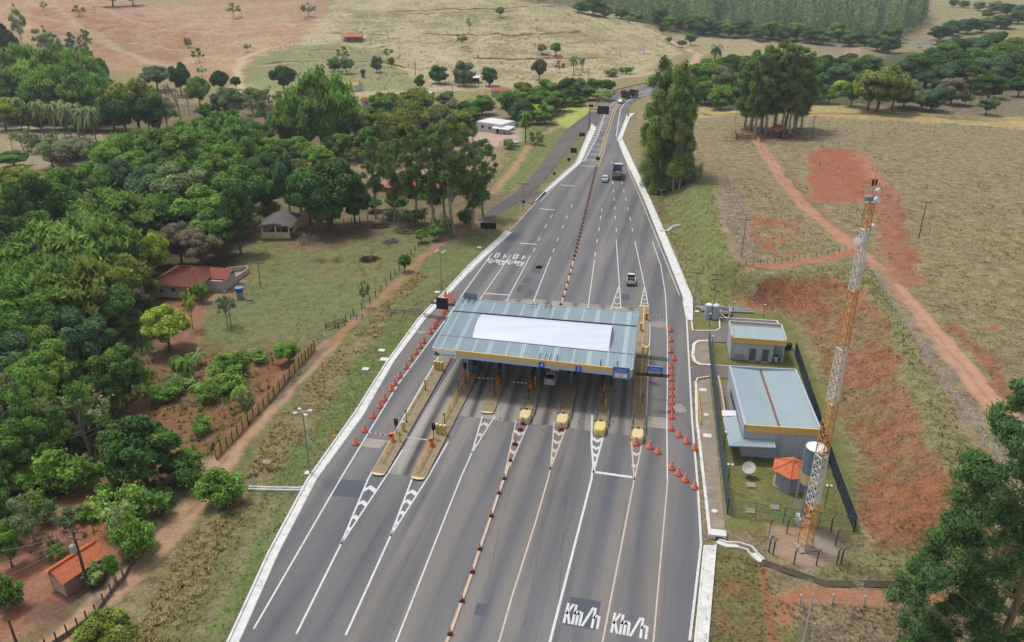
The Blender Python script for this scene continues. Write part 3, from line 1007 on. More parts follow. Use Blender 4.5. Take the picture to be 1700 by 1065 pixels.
 bright = [([(421, 1044), (562, 800), (661, 637), (740, 530), (768, 488), (817, 420)], 0.20), ([(492, 1052), (566, 903), (611, 795), (728, 592)], 0.22),
    ([(566, 903), (637, 796), (669, 746)], 0.2), ([(574, 1054), (648, 890), (684, 795), (716, 735)], 0.22), ([(648, 890), (708, 796), (744, 733)], 0.2),
    ([(657, 1067), (700, 957), (764, 795), (783, 752), (801, 690)], 0.17), ([(783, 752), (822, 690)], 0.16),
    ([(908, 1080), (913, 1065), (982, 795), (985, 772), (982, 735), (983, 688)], 0.26), ([(985, 785), (1003, 718), (1010, 686)], 0.24),
    ([(1145, 1063), (1164, 902), (1158, 800), (1149, 700), (1145, 622), (1140, 530)], 0.26), ([(1140, 530), (1134, 500)], 0.2),
    ([(985, 783), (1050, 792)], 0.45), ([(987, 431), (976, 512)], 0.16), ([(1023, 397), (1028, 470), (1031, 516)], 0.17), ([(1028, 473), (1014, 514)], 0.16),
    ([(1054, 400), (1070, 474), (1076, 506), (1079, 545), (1077, 600), (1073, 690)], 0.17), ([(1070, 474), (1063, 508)], 0.16),
    ([(1083, 400), (1097, 440), (1105, 490), (1108, 560), (1108, 640), (1107, 700), (1108, 795)], 0.16), ([(914.6, 426), (884, 504)], 0.17),
    ([(880.4, 424), (850, 482), (841, 500)], 0.17), ([(848.5, 422), (796.5, 497)], 0.17), ([(805.5, 486.5), (845, 489.5)], 0.35),
    ([(862.7, 403.5), (890.6, 405.2)], 0.4), ([(895.6, 346), (921, 348.3)], 0.4), ([(931, 306.5), (954, 308.5)], 0.4), ([(964, 274.6), (989, 275.8)], 0.4),
    ([(970, 265), (989.6, 265.6)], 0.4), ([(977, 255.6), (992, 256)], 0.4), ([(981, 247), (994.6, 247.4)], 0.4), ([(984, 239), (998, 239.3)], 0.4),
    ([(990, 228), (1002, 228.3)], 0.4), ([(995, 215.5), (1007, 215.8)], 0.4), ([(1003, 193), (1013.6, 193.2)], 0.4), ([(1007, 181), (1018.6, 181.2)], 0.4),
    ([(969, 268), (992, 226), (1003.4, 190), (1009.7, 178), (1022, 168), (1037.6, 159), (1055, 153.5), (1090, 147)], 0.3),
    ([(1023, 226), (1027.5, 195), (1031, 179), (1039, 169), (1050, 162.5), (1090, 153)], 0.3), ([(890, 336), (780, 452)], 0.14),
    ([(1045, 280), (1028, 240)], 0.16), ([(1041, 276), (1070, 345), (1100, 420), (1128, 490)], 0.14)]
 for q, w in bright:
  mb.ribbon(GL(q), w, zl)
 for q in ([(949, 342), (941, 360), (934.5, 376), (926, 397), (919, 415)], [(915.5, 358.6), (906, 375), (895, 396.5), (886.8, 414)],
    [(1015.6, 270), (1017.3, 303), (1018.4, 316), (1019.6, 330), (1020.6, 345), (1021.6, 361), (1023, 381)],
    [(1032.6, 303), (1035.6, 316), (1039, 330), (1042, 346), (1046, 363), (1049.8, 381)], [(999, 348), (997, 361), (994.6, 380), (991, 400), (988, 422)]):
  P = GL(q)
  for i, p in enumerate(P):
   a, b_ = Vector(P[max(i - 1, 0)]), Vector(P[min(i + 1, len(P) - 1)])
   d = (b_ - a).normalized()
   c = Vector(p)
   mb.ribbon([c - d * 1.3, c + d * 1.3], 0.17, zl)
 # hatched shoulders where the road narrows
 for i in range(17):
  t_ = i / 16
  y = 266 - 63 * t_
  xa, xb = 966 + 29.5 * t_, 970.5 + (31.5 + 1.5 * math.sin(t_ * 3)) * t_
  mb.ribbon(GL([(xa, y), (xb + 3.0 * (1 - t_ * 0.7), y - 0.6)]), 0.55, zl)
 for i in range(9):
  t_ = i / 8
  y = 229 - 26 * t_
  mb.ribbon(GL([(1023 + 4 * t_, y), (1025.5 + 8 * t_, y + 0.3)]), 0.5, zl)
 tag(mb.build('road_marking', wh), 'white lane lines, dashes and hatching painted on the asphalt', None, None, 'structure')
 mb = MB()
 for q, w in (([(1000, 1067), (1053, 795), (1051, 770), (1047, 716)], 0.18), ([(1053, 797), (1072, 706)], 0.18), ([(1084.5, 1067), (1108.6, 795)], 0.16),
     ([(828, 1067), (850, 990), (888, 870), (909.6, 795), (914, 777), (920, 700)], 0.18), ([(913, 780), (941, 706), (950, 672)], 0.18),
     ([(838, 786), (857, 698)], 0.16), ([(846, 775), (881, 694)], 0.18)):
  mb.ribbon(GL(q), w, zl)
 tag(mb.build('road_marking', cr), 'faded cream lane lines before the toll islands', None, None, 'structure')
 mb = MB()
 yl = [(989, 275.5), (997, 252), (1002, 231), (1008.5, 213), (1017, 185), (1026, 171), (1034, 163.5), (1060, 154), (1090, 148.5)]
 P = [Vector(p) for p in GL(yl)]
 for off in (0.0, 0.9):
  mb.ribbon([(p.x + off * (1 if i < 6 else 0.3), p.y - (off if i >= 6 else 0)) for i, p in enumerate(P)], 0.28, zl)
 for y in range(222, 276, 5):
  t_ = (275 - y) / 53
  x0 = 989 + 16 * t_
  mb.ribbon(GL([(x0, y), (x0 + 4.6 - 2.5 * t_, y - 1)]), 0.4, zl + 0.004)
 tag(mb.build('road_marking', ye), 'yellow double centre line of the narrowing road', None, None, 'structure')
 # chevrons in the gores
 mb, mc = MB(), MB()

 def xat(line, y):
  for (x0, y0), (x1, y1) in zip(line[:-1], line[1:]):
   if min(y0, y1) <= y <= max(y0, y1):
    return x0 + (x1 - x0) * (y - y0) / (y1 - y0 + 1e-9)
  return line[-1][0]
 gores = [([(566, 903), (611, 795)], [(566, 903), (637, 796)], (811, 834, 857, 876), -1, 1.0, mb), ([(648, 890), (684, 795)], [(648, 890), (708, 796)], (817, 832, 850, 866), -1, 0.9, mb),
    ([(783, 752), (801, 690)], [(783, 752), (822, 690)], (704, 721, 738), -1, 0.75, mc), ([(838, 786), (857, 698)], [(846, 775), (881, 694)], (712, 728, 745, 760), 1, 0.75, mc),
    ([(914, 777), (920, 700)], [(913, 780), (941, 706)], (712, 728, 743, 757), 1, 0.75, mc), ([(985, 772), (982, 735), (981, 700)], [(985, 785), (1003, 718)], (723, 737, 750, 764), 1, 0.8, mb),
    ([(1051, 770), (1047, 716)], [(1053, 797), (1072, 706)], (728, 748, 769), 1, 0.75, mc),
    ([(1028, 473), (1014, 514)], [(1028, 470), (1031, 516)], (482, 491, 500), 1, 0.3, mc), ([(1070, 474), (1063, 508)], [(1070, 474), (1076, 506)], (482, 488, 494, 500), 1, 0.25, mc)]
 for Lp, Rp, ys, sgn, w, dst in gores:
  for y in ys:
   xl, xr = xat(Lp, y), xat(Rp, y)
   hh = (xr - xl) * 0.30 * sgn
   th = w * 6.2
   xm, sl = (xl + xr) / 2, (xr - xl) * 0.10
   x0, x1 = xat(Lp, y + th), xat(Rp, y + th)
   dst.sheet([g3(xl, y), g3(xm, y + hh + sl * 0.5), g3(xr, y + sl), g3(x1, y + sl + th), g3((x0 + x1) / 2, y + hh + th + sl * 0.5), g3(x0, y + th)], zl + 0.005)
 tag(mb.build('chevron_marking', wh), 'white chevrons in the gores before the toll islands', None, None, 'structure')
 tag(mc.build('chevron_marking', cr), 'faded cream chevrons in the gores before the toll islands', None, None, 'structure')
 # Km/h and 40 written on the lanes (stroke letters, tall because they are read from a car)
 mb = MB()

 def stroke_text(o, ux, uy, letters, w):
  """o: origin; ux, uy: letter-width and letter-height vectors in the ground plane"""
  for dx, strokes in letters:
   for s in strokes:
    mb.ribbon([(o[0] + ux[0] * (dx + x) + uy[0] * y, o[1] + ux[1] * (dx + x) + uy[1] * y) for x, y in s], w, zl + 0.004)
 K = [[(0, 0), (0, 1)], [(0.02, 0.45), (0.36, 1)], [(0.1, 0.55), (0.36, 0)]]
 Mm = [[(0, 0), (0, 0.98)], [(0.0, 0.50), (0.08, 0.66), (0.24, 0.62), (0.24, 0)], [(0.24, 0.5), (0.32, 0.66), (0.48, 0.62), (0.48, 0)]]
 Sl = [[(0, 0), (0.5, 1)]]
 Hh = [[(0, 0), (0, 1)], [(0, 0.45), (0.12, 0.62), (0.34, 0.58), (0.34, 0)]]
 word = [(0, K), (0.55, Mm), (1.2, Sl), (1.85, Hh)]
 four = [[(0.3, 0), (0.3, 1), (0.0, 0.35), (0.45, 0.35)]]
 zero = [[(0, 0.1), (0, 0.9), (0.1, 1), (0.34, 1), (0.42, 0.9), (0.42, 0.1), (0.34, 0), (0.1, 0), (0, 0.1)]]

 def vec(a, b_):
  A, B = Vector(g3(*a)), Vector(g3(*b_))
  return B - A
 for o, r, u in (((936, 1034), (991, 1044), (944, 1001)), ((1015, 1050), (1072, 1061), (1021, 1017))):
  ux, uy = vec(o, r) / 2.19, vec(o, u)
  O = Vector(g3(*o))
  stroke_text(O, ux, uy, word, 0.25)
  stroke_text(O - uy * 1.85 + ux * 0.2, ux, uy, [(0.2, four), (1.2, zero)], 0.24)
 for o, r, u in (((839, 432.5), (813, 428.5), (834, 440)), ((870, 434.5), (844, 430.5), (865, 442))):
  ux, uy = vec(o, r) / 2.19, vec(o, u)
  O = Vector(g3(*o))
  stroke_text(O, ux, uy, word, 0.26)
  stroke_text(O - uy * 1.35 + ux * 0.05, ux, uy, [(0.2, four), (1.25, zero)], 0.3)
 tag(mb.build('road_marking', wh), 'white Km/h and 40 speed limits painted on the lanes', None, None, 'structure')
 # ---- whitewashed kerbs and gutters
 kerb = M('whitewashed_concrete', (232, 232, 228), 0.85, var=0.10, scale=1.2, bump=0.2, dirt=((168, 160, 148), 0.75))
 mb = MB()

 def kerb_band(inner, outer, hk=0.16):
  mb.sheet([G(*p) for p in inner] + [G(*p) for p in outer[::-1]], 0.03)
  mid = [G(*p) for p in outer]
  mb.ribbon(mid, 0.22, 0.02, hk)
  mb.ribbon([Vector(G(*i)) * 0.9 + Vector(G(*o)) * 0.1 for i, o in zip(inner, outer)], 0.14, 0.02, 0.06)
 kerb_band([(300, 1270), (398, 1065), (463, 918), (526, 796), (603, 690), (653, 602), (706, 530), (755, 478), (790, 440), (851, 386)],
    [(272, 1270), (379, 1065), (446, 918), (511, 796), (588, 687), (641, 603), (694, 530), (742, 480), (779, 440), (841, 383)])
 kerb_band([(898, 335), (925, 306), (965, 270), (990, 212)], [(889, 334), (915, 306), (956, 270), (983, 205)])
 kerb_band([(1026, 233), (1041, 270), (1070, 333), (1105, 420), (1133, 491), (1139, 530)], [(1033, 231), (1050, 268), (1080, 333), (1121, 428), (1149, 496), (1149, 532)])
 kerb_band([(1024, 233), (1038, 196), (1040, 189)], [(1031, 233), (1045, 196), (1054, 187)])
 kerb_band([(1168, 905), (1152, 1065), (1132, 1270)], [(1188, 905), (1174, 1065), (1158, 1270)])
 # compound side kerb, from the driveway to the drain box
 mb.ribbon(GL([(1155, 634), (1157, 700), (1163, 750), (1172, 830), (1178, 885)]), 0.35, 0.02, 0.14)
 mb.ribbon(GL([(1148, 533), (1150, 548), (1155, 549), (1188, 549), (1195, 545), (1194, 529), (1186, 526)]), 0.22, 0.02, 0.14)
 mb.ribbon(GL([(1176, 566), (1160, 566), (1152, 571), (1150, 590), (1153, 600), (1162, 605), (1180, 606)]), 0.45, 0.02, 0.14)
 mb.ribbon(GL([(1155, 634), (1158, 628), (1178, 625)]), 0.22, 0.02, 0.14)
 mb.ribbon(GL([(1182, 606), (1222, 608)]), 0.14, 0.02, 0.10)
 mb.ribbon(GL([(1196, 527), (1290, 533), (1297, 548)]), 0.2, 0.02, 0.14)
 tag(mb.build('kerb', kerb), 'whitewashed concrete kerbs and gutters along both sides of the road', None, None, 'structure')
 mb = MB()
 pv = GL([(1157, 634), (1178, 628), (1186, 700), (1204, 880), (1180, 884), (1172, 830), (1163, 750)])
 mb.sheet(pv, 0.05)
 mb.sheet(GL([(1176, 567), (1160, 567), (1153, 572), (1151, 590), (1154, 599), (1163, 604), (1180, 605)]), 0.05)
 tag(mb.build('pavement', M('stained_pavement', (160, 146, 128), 0.9, var=0.2, scale=0.8, dirt=((118, 102, 86), 0.7), bump=0.1)),
  'stained concrete pavement between road and compound fence', None, None, 'structure')
 # white channels leading off
 def channel(px, w, mt, label, z=0.02, hw=0.22):
  mb = MB()
  P = [W(*p) for p in px]
  mb.ribbon(P, w, [p.z + z for p in P])
  for s in (-1, 1):
   Q = []
   for i, p in enumerate(P):
    d = (P[min(i + 1, len(P) - 1)] - P[max(i - 1, 0)])
    d = Vector((d.x, d.y, 0)).normalized()
    Q.append(Vector((p.x - s * d.y * w / 2, p.y + s * d.x * w / 2, p.z)))
   mb.ribbon(Q, 0.16, [p.z - 0.1 for p in Q], hw + 0.1)
  tag(mb.build('drain_channel', mt), label, None, None, 'structure')
 channel([(1190, 899), (1206, 905), (1226, 906), (1244, 911), (1255, 924), (1264, 932)], 0.8, kerb, 'whitewashed storm drain leading away from the kerb box')
 channel([(412, 811), (440, 812), (496, 813), (506, 811)], 0.5, kerb, 'white drain crossing the left verge')
 channel([(1096, 383), (1108, 384), (1117, 376), (1131, 373)], 0.5, kerb, 'short white drain on the right bank')
 dk = M('drain_concrete', (82, 72, 62), 0.8, var=0.25, scale=1.5, dirt=((120, 104, 84), 0.6))  # dark brown concrete with paler patches
 channel([(1264, 932), (1300, 945), (1340, 958), (1372, 969), (1440, 969), (1530, 970)], 0.75, dk, 'dark storm drain along the foot of the grass berm', 0.02, 0.04)


build_road()
build_terrain()

# ================================================================== VEGETATION
def leaf_mat(name, up=0.0, trans=0.3):
 m = bpy.data.materials.new(name)
 m.use_nodes = True
 t = m.node_tree
 t.nodes.clear()
 N = t.nodes.new
 out = N('ShaderNodeOutputMaterial')
 oi = N('ShaderNodeObjectInfo')
 at = N('ShaderNodeVertexColor')
 at.layer_name = 'leaf'
 sp = N('ShaderNodeSeparateColor')
 t.links.new(at.outputs['Color'], sp.inputs[0])
 hsv = N('ShaderNodeHueSaturation')
 t.links.new(oi.outputs['Color'], hsv.inputs['Color'])
 t.links.new(sp.outputs[0], hsv.inputs['Value'])
 mr = N('ShaderNodeMapRange')
 mr.inputs['To Min'].default_value, mr.inputs['To Max'].default_value = 0.465, 0.53
 t.links.new(sp.outputs[1], mr.inputs['Value'])
 t.links.new(mr.outputs[0], hsv.inputs['Hue'])
 d, tr, mx = N('ShaderNodeBsdfDiffuse'), N('ShaderNodeBsdfTranslucent'), N('ShaderNodeMixShader')
 t.links.new(hsv.outputs[0], d.inputs['Color'])
 t.links.new(hsv.outputs[0], tr.inputs['Color'])
 mx.inputs[0].default_value = trans
 if up:
  ge = N('ShaderNodeNewGeometry')
  vm = N('ShaderNodeVectorMath')
  vm.operation = 'SCALE'
  vm.inputs['Scale'].default_value = 1 - up
  t.links.new(ge.outputs['Normal'], vm.inputs[0])
  va = N('ShaderNodeVectorMath')
  t.links.new(vm.outputs[0], va.inputs[0])
  va.inputs[1].default_value = (0, 0, up)
  vn = N('ShaderNodeVectorMath')
  vn.operation = 'NORMALIZE'
  t.links.new(va.outputs[0], vn.inputs[0])
  t.links.new(vn.outputs[0], d.inputs['Normal'])
 t.links.new(d.outputs[0], mx.inputs[1])
 t.links.new(tr.outputs[0], mx.inputs[2])
 t.links.new(mx.outputs[0], out.inputs['Surface'])
 return m


LEAF = leaf_mat('leaves', 0.3, 0.3)
BLADE = leaf_mat('grass_blades', 0.7, 0.2)
BARK = M('bark', (112, 96, 80), 0.9, var=0.3, scale=6, stretch=(1, 1, 0.2), bump=0.3)
BARK_PALE = M('pale_bark', (172, 160, 142), 0.85, var=0.3, scale=5, stretch=(1, 1, 0.15), bump=0.2, dirt=((120, 96, 76), 0.8))
BARK_GREY = M('grey_bark', (140, 132, 122), 0.9, var=0.25, scale=6)
CULM = M('bamboo_culms', (140, 132, 84), 0.7, var=0.3, scale=5)
FROND_DRY = M('dry_fronds', (158, 130, 96), 0.9, var=0.25, scale=4)


def _unit(v):
 return v / (np.linalg.norm(v, axis=1, keepdims=True) + 1e-9)


def quads(rng, C, Nrm, L, Wd, droop=0.0, tilt=0.9):
 """leaf cards at C facing about Nrm; L, Wd half length and half width"""
 n = len(C)
 Nn = _unit(Nrm + rng.normal(0, tilt * 0.5, (n, 3)))
 A = _unit(np.cross(Nn, rng.normal(0, 1, (n, 3))))
 if droop:
  A = _unit(A * (1 - droop) + np.array([0, 0, -1.0]) * droop)
 B = _unit(np.cross(Nn, A))
 L = (L * rng.uniform(0.65, 1.3, n))[:, None]
 Wd = (Wd * rng.uniform(0.65, 1.3, n))[:, None]
 k = rng.uniform(0.2, 0.5, (n, 1))
 return np.stack([C - A * L, C + B * Wd - A * L * k * 0.2, C + A * L, C - B * Wd + A * L * k * 0.2], 1)


def leaf_mesh(name, Q, var, core=None, mat=None):
 """Q (n,4,3) leaf quads, var (n,2) brightness and hue per leaf; core: list of (centre, radii) solid inner masses"""
 n = len(Q)
 V = Q.reshape(-1, 3)
 vcol = np.repeat(var, 4, 0)
 F = np.arange(4 * n).reshape(-1, 4)
 tris = np.zeros((0, 3), int)
 if core:
  import bmesh
  bm = bmesh.new()
  bmesh.ops.create_icosphere(bm, subdivisions=2, radius=1)
  bv = np.array([v.co[:] for v in bm.verts])
  bf = np.array([[v.index for v in f.verts] for f in bm.faces])
  bm.free()
  vs, fs, o = [], [], len(V)
  for c, r in core:
   w = bv * (1 + 0.18 * np.sin(bv[:, :1] * 5 + c[0] * 3) * np.cos(bv[:, 1:2] * 4 + c[1]))
   vs.append(w * np.array(r) + np.array(c))
   fs.append(bf + o)
   o += len(bv)
  vs = np.concatenate(vs)
  V = np.concatenate([V, vs])
  vcol = np.concatenate([vcol, np.tile([[0.72, 0.5]], (len(vs), 1))])  # inner masses tinted darker than the leaves: crown's inner shade put into colour
  tris = np.concatenate(fs)
 me = bpy.data.meshes.new(name)
 me.vertices.add(len(V))
 me.vertices.foreach_set('co', V.astype(np.float32).ravel())
 li = np.concatenate([F.ravel(), tris.ravel()]).astype(np.int32)
 me.loops.add(len(li))
 me.loops.foreach_set('vertex_index', li)
 me.polygons.add(n + len(tris))
 ls = np.concatenate([np.arange(n) * 4, 4 * n + np.arange(len(tris)) * 3]).astype(np.int32)
 me.polygons.foreach_set('loop_start', ls)
 me.polygons.foreach_set('loop_total', np.concatenate([np.full(n, 4), np.full(len(tris), 3)]).astype(np.int32))
 me.update(calc_edges=True)
 ca = me.color_attributes.new('leaf', 'FLOAT_COLOR', 'POINT')
 ca.data.foreach_set('color', np.concatenate([vcol, np.zeros((len(V), 1)), np.ones((len(V), 1))], 1).astype(np.float32).ravel())
 me.materials.append(mat or LEAF)
 return me


def lobe_leaves(rng, lobes, n, L, Wd, droop=0.0, shell=(0.72, 1.08), low=-0.55, tilt=0.9):
 R = np.array([l[1] for l in lobes])
 area = (R[:, 0] * R[:, 1] + R[:, 0] * R[:, 2])
 idx = rng.choice(len(lobes), n, p=area / area.sum())
 Cc = np.array([l[0] for l in lobes])[idx]
 D = rng.normal(0, 1, (n, 3))
 D = _unit(D)
 flip = D[:, 2] < low
 D[flip, 2] *= -1
 rad = rng.uniform(*shell, (n, 1))
 P = Cc + D * R[idx] * rad
 lv = rng.uniform(0.72, 1.25, len(lobes))[idx]
 hv = rng.uniform(0.2, 0.8, len(lobes))[idx]
 var = np.stack([lv * rng.uniform(0.7, 1.35, n), np.clip(hv + rng.normal(0, 0.2, n), 0, 1)], 1)
 return quads(rng, P, D * 1.0 + np.array([0, 0, 0.35]), L, Wd, droop, tilt), var


def trunk_mesh(name, mat, h, r, limbs, bend=0.0, rng=None, n=7, rtop=0.45):
 mb = MB()
 k = 5
 pts = [Vector((bend * math.sin(i / k * 2.2) * h * 0.1, bend * math.cos(i / k * 3.1) * h * 0.06 - bend * h * 0.06, h * i / k)) for i in range(k + 1)]
 for i in range(k):
  mb.cyl(pts[i], pts[i + 1], r * (1.25 if i == 0 else 1 - (1 - rtop) * i / k), r * (1 - (1 - rtop) * (i + 1) / k), n, caps=False)
 for (z, tip, rr) in limbs:
  a = pts[min(k, int(z * k))] if z < 1 else pts[-1]
  a = Vector((a.x, a.y, z * h))
  tip = Vector(tip)
  midp = (a + tip) / 2 + Vector((0, 0, -0.08 * (tip - a).length))
  mb.cyl(a, midp, rr, rr * 0.7, 5, caps=False)
  mb.cyl(midp, tip, rr * 0.7, rr * 0.3, 5, caps=False)
 o = mb.build(name, mat, smooth=True)
 me = o.data
 bpy.data.objects.remove(o)
 return me


def mk_dense(seed, n=11000, L=0.27, Wd=0.16, lobes_n=34, flat=0.8, trunk_h=2.6, core=True, low=-0.85, rough=1.0, droop=0.0, mat=None, ground=False):
 """rounded broad crown, 10 m wide and 10 m tall over all"""
 rng = np.random.default_rng(seed)
 lobes = []
 cz, rz = (5.0, 5.2 * flat) if ground else (5.7, 4.5 * flat)
 for i in range(lobes_n):
  d = _unit(rng.normal(0, 1, (1, 3)))[0]
  d[2] = abs(d[2]) if rng.random() < 0.6 else -abs(d[2]) * 0.85
  k = rng.uniform(0.62, 0.88)
  rr = rng.uniform(0.8, 1.75) * rough
  lobes.append((np.array([d[0] * 4.6 * k, d[1] * 4.6 * k, cz + d[2] * rz * k]), np.array([rr, rr, rr * rng.uniform(0.6, 0.85)])))
 lobes.append((np.array([0, 0, cz]), np.array([2.6, 2.6, 2.6 * flat])))
 Q, var = lobe_leaves(rng, lobes, n, L, Wd, droop, low=low)
 me = leaf_mesh('crown', Q, var, [(c, r * 0.76) for c, r in lobes] if core else None)
 limbs = [(rng.uniform(0.7, 1.0), lobes[i][0], 0.16) for i in range(0, lobes_n, 3)]
 return trunk_mesh('trunk', mat or BARK, trunk_h + 1.5, 0.36, limbs, 0.4), me


def mk_loose(seed, n=3600, L=0.26, Wd=0.11, clumps=22, mat=None, trunk_h=3.0, droop=0.25, spread=4.4):
 """open crown with gaps, 10 m wide, 10 m tall"""
 rng = np.random.default_rng(seed)
 lobes, limbs = [], []
 for i in range(clumps):
  a, q = rng.uniform(0, 2 * math.pi), math.sqrt(rng.uniform(0.03, 1))
  z = 4.2 + 5.2 * rng.random() ** 0.8 * (1 - 0.45 * q * q)
  c = np.array([math.cos(a) * spread * q, math.sin(a) * spread * q, z])
  rr = rng.uniform(0.7, 1.3)
  lobes.append((c, np.array([rr, rr, rr * 0.6])))
  limbs.append((rng.uniform(0.55, 1.0), c, 0.09))
 Q, var = lobe_leaves(rng, lobes, n, L, Wd, droop, shell=(0.2, 1.15), low=-0.9)
 return trunk_mesh('trunk', mat or BARK_GREY, trunk_h + 2, 0.26, limbs, 0.8), leaf_mesh('crown', Q, var)


def mk_bamboo(seed, n=9500):
 """clump of arching culms with feathery drooping foliage, 10 m wide, 10 m tall"""
 rng = np.random.default_rng(seed)
 P, var, mb = [], [], MB()
 k = 70
 for i in range(k):
  a = rng.uniform(0, 2 * math.pi)
  R, h = rng.uniform(0.6, 4.4), rng.uniform(6.5, 9.4)
  h *= 1 - 0.30 * (R / 4.4) ** 2
  b = rng.uniform(0, 0.9)
  m = n // k
  t = rng.uniform(0.25, 1.0, m) ** 0.75
  bx, by = math.cos(a) * b, math.sin(a) * b
  x = bx + math.cos(a) * R * t ** 2.1
  y = by + math.sin(a) * R * t ** 2.1
  z = h * (1.45 * t - 0.45 * t ** 3.2)
  sc = 0.30 + 0.38 * (1 - t)
  P.append(np.stack([x, y, z], 1) + rng.normal(0, 1, (m, 3)) * sc[:, None] * np.array([1, 1, 0.8]))
  v = rng.uniform(0.72, 1.28)
  hh = rng.uniform(0.25, 0.85)
  var.append(np.stack([v * rng.uniform(0.75, 1.3, m), np.clip(hh + rng.normal(0, 0.15, m), 0, 1)], 1))
  if i % 4 == 0:
   tt = np.linspace(0, 0.8, 6)
   pts = [Vector((bx + math.cos(a) * R * q ** 2.1, by + math.sin(a) * R * q ** 2.1, h * (1.45 * q - 0.45 * q ** 3.2))) for q in tt]
   mb.path(pts, 0.06, 4)
 P, var = np.concatenate(P), np.concatenate(var)
 Nr = _unit(P - np.array([0, 0, 3.0])) + np.array([0, 0, 0.5])
 Q = quads(rng, P, Nr, 0.42, 0.12, 0.5, 0.8)
 o = mb.build('culms', CULM)
 me = o.data
 bpy.data.objects.remove(o)
 return me, leaf_mesh('foliage', Q, var, [(np.array([0, 0, 4.2]), np.array([2.0, 2.0, 3.3]))])


def mk_euc(seed, n=9000, base=0.30, dense=True, w=4.4, L=0.27, full=False):
 """tall straight tree, 10 m wide and 30 m tall, leafless below `base`"""
 rng = np.random.default_rng(seed)
 lobes, limbs = [], []
 k = 34 if full else (60 if dense else 54)
 for i in range(k):
  s = base + (1 - base) * (i + rng.random()) / k
  if full:
   s = base + (0.96 - base) * ((i + rng.random()) / k) ** 0.78
  q = (1 - s) / (1 - base)
  env = w * (0.34 + 0.66 * math.sin(math.pi * min(1, q * 0.80 + 0.12)))
  if full:
   env = w * (0.62 + 0.38 * math.sin(math.pi * min(1, q * 0.78 + 0.22)))
  a = rng.uniform(0, 2 * math.pi)
  rr = env * rng.uniform(0.25, 0.78)
  if i > k - 4 and not full:
   rr *= 0.3
  c = np.array([math.cos(a) * rr, math.sin(a) * rr, 29.3 * s])
  r0 = rng.uniform(0.8, 1.55) * (0.72 + 0.5 * q) * (1.0 if dense else 0.85) * (1.5 if full else 1)
  lobes.append((c, np.array([r0, r0, r0 * rng.uniform(0.9, 1.35)])))
  limbs.append((max(0.15, s - 0.09), c, 0.10))
 Q, var = lobe_leaves(rng, lobes, n, L, 0.13, 0.55, shell=(0.35, 1.1), low=-0.75)
 core = [(c, r * (0.5 if full else 0.6)) for c, r in lobes] if dense else None
 return trunk_mesh('trunk', BARK_PALE, 27, 0.36, limbs, 0.25, rtop=0.2), leaf_mesh('crown', Q, var, core)


def mk_shrub(seed, n=1500, L=0.2, Wd=0.09, stems=14, spread=4.6):
 """thin many-stemmed shrub, 10 m wide, 10 m tall before scaling"""
 rng = np.random.default_rng(seed)
 mb, lobes = MB(), []
 for i in range(stems):
  a, q = rng.uniform(0, 2 * math.pi), math.sqrt(rng.random())
  tip = np.array([math.cos(a) * spread * q, math.sin(a) * spread * q, rng.uniform(5.5, 8.8) * (1 - 0.3 * q)])
  mb.path([Vector((0, 0, 0)), Vector(tip * [0.4, 0.4, 0.55]), Vector(tip)], 0.07, 4)
  r = rng.uniform(1.2, 2.2)
  lobes.append((tip, np.array([r, r, r * 0.8])))
  lobes.append((tip * [0.75, 0.75, 0.6], np.array([r, r, r * 0.8])))
 o = mb.build('stems', BARK_GREY)
 me = o.data
 bpy.data.objects.remove(o)
 Q, var = lobe_leaves(rng, lobes, n, L * 2, Wd * 3.4, 0.1, shell=(0.1, 1.1), low=-1)
 return me, leaf_mesh('crown', Q, var)


def mk_bare(seed):
 rng = np.random.default_rng(seed)
 mb = MB()

 def grow(p, d, ln, r, lev):
  q = p + d * ln
  mb.cyl(p, q, r, r * 0.7, 5 if lev < 2 else 3, caps=False)
  if lev >= 4:
   return
  for _ in range(3 if lev < 3 else 4):
   e = (d + Vector(rng.normal(0, 0.55, 3)) + Vector((0, 0, 0.12))).normalized()
   grow(q, e, ln * rng.uniform(0.6, 0.85), r * 0.62, lev + 1)
 grow(Vector((0, 0, 0)), Vector((0, 0, 1)), 2.9, 0.26, 0)
 o = mb.build('trunk', BARK_GREY)
 me = o.data
 bpy.data.objects.remove(o)
 return me, None


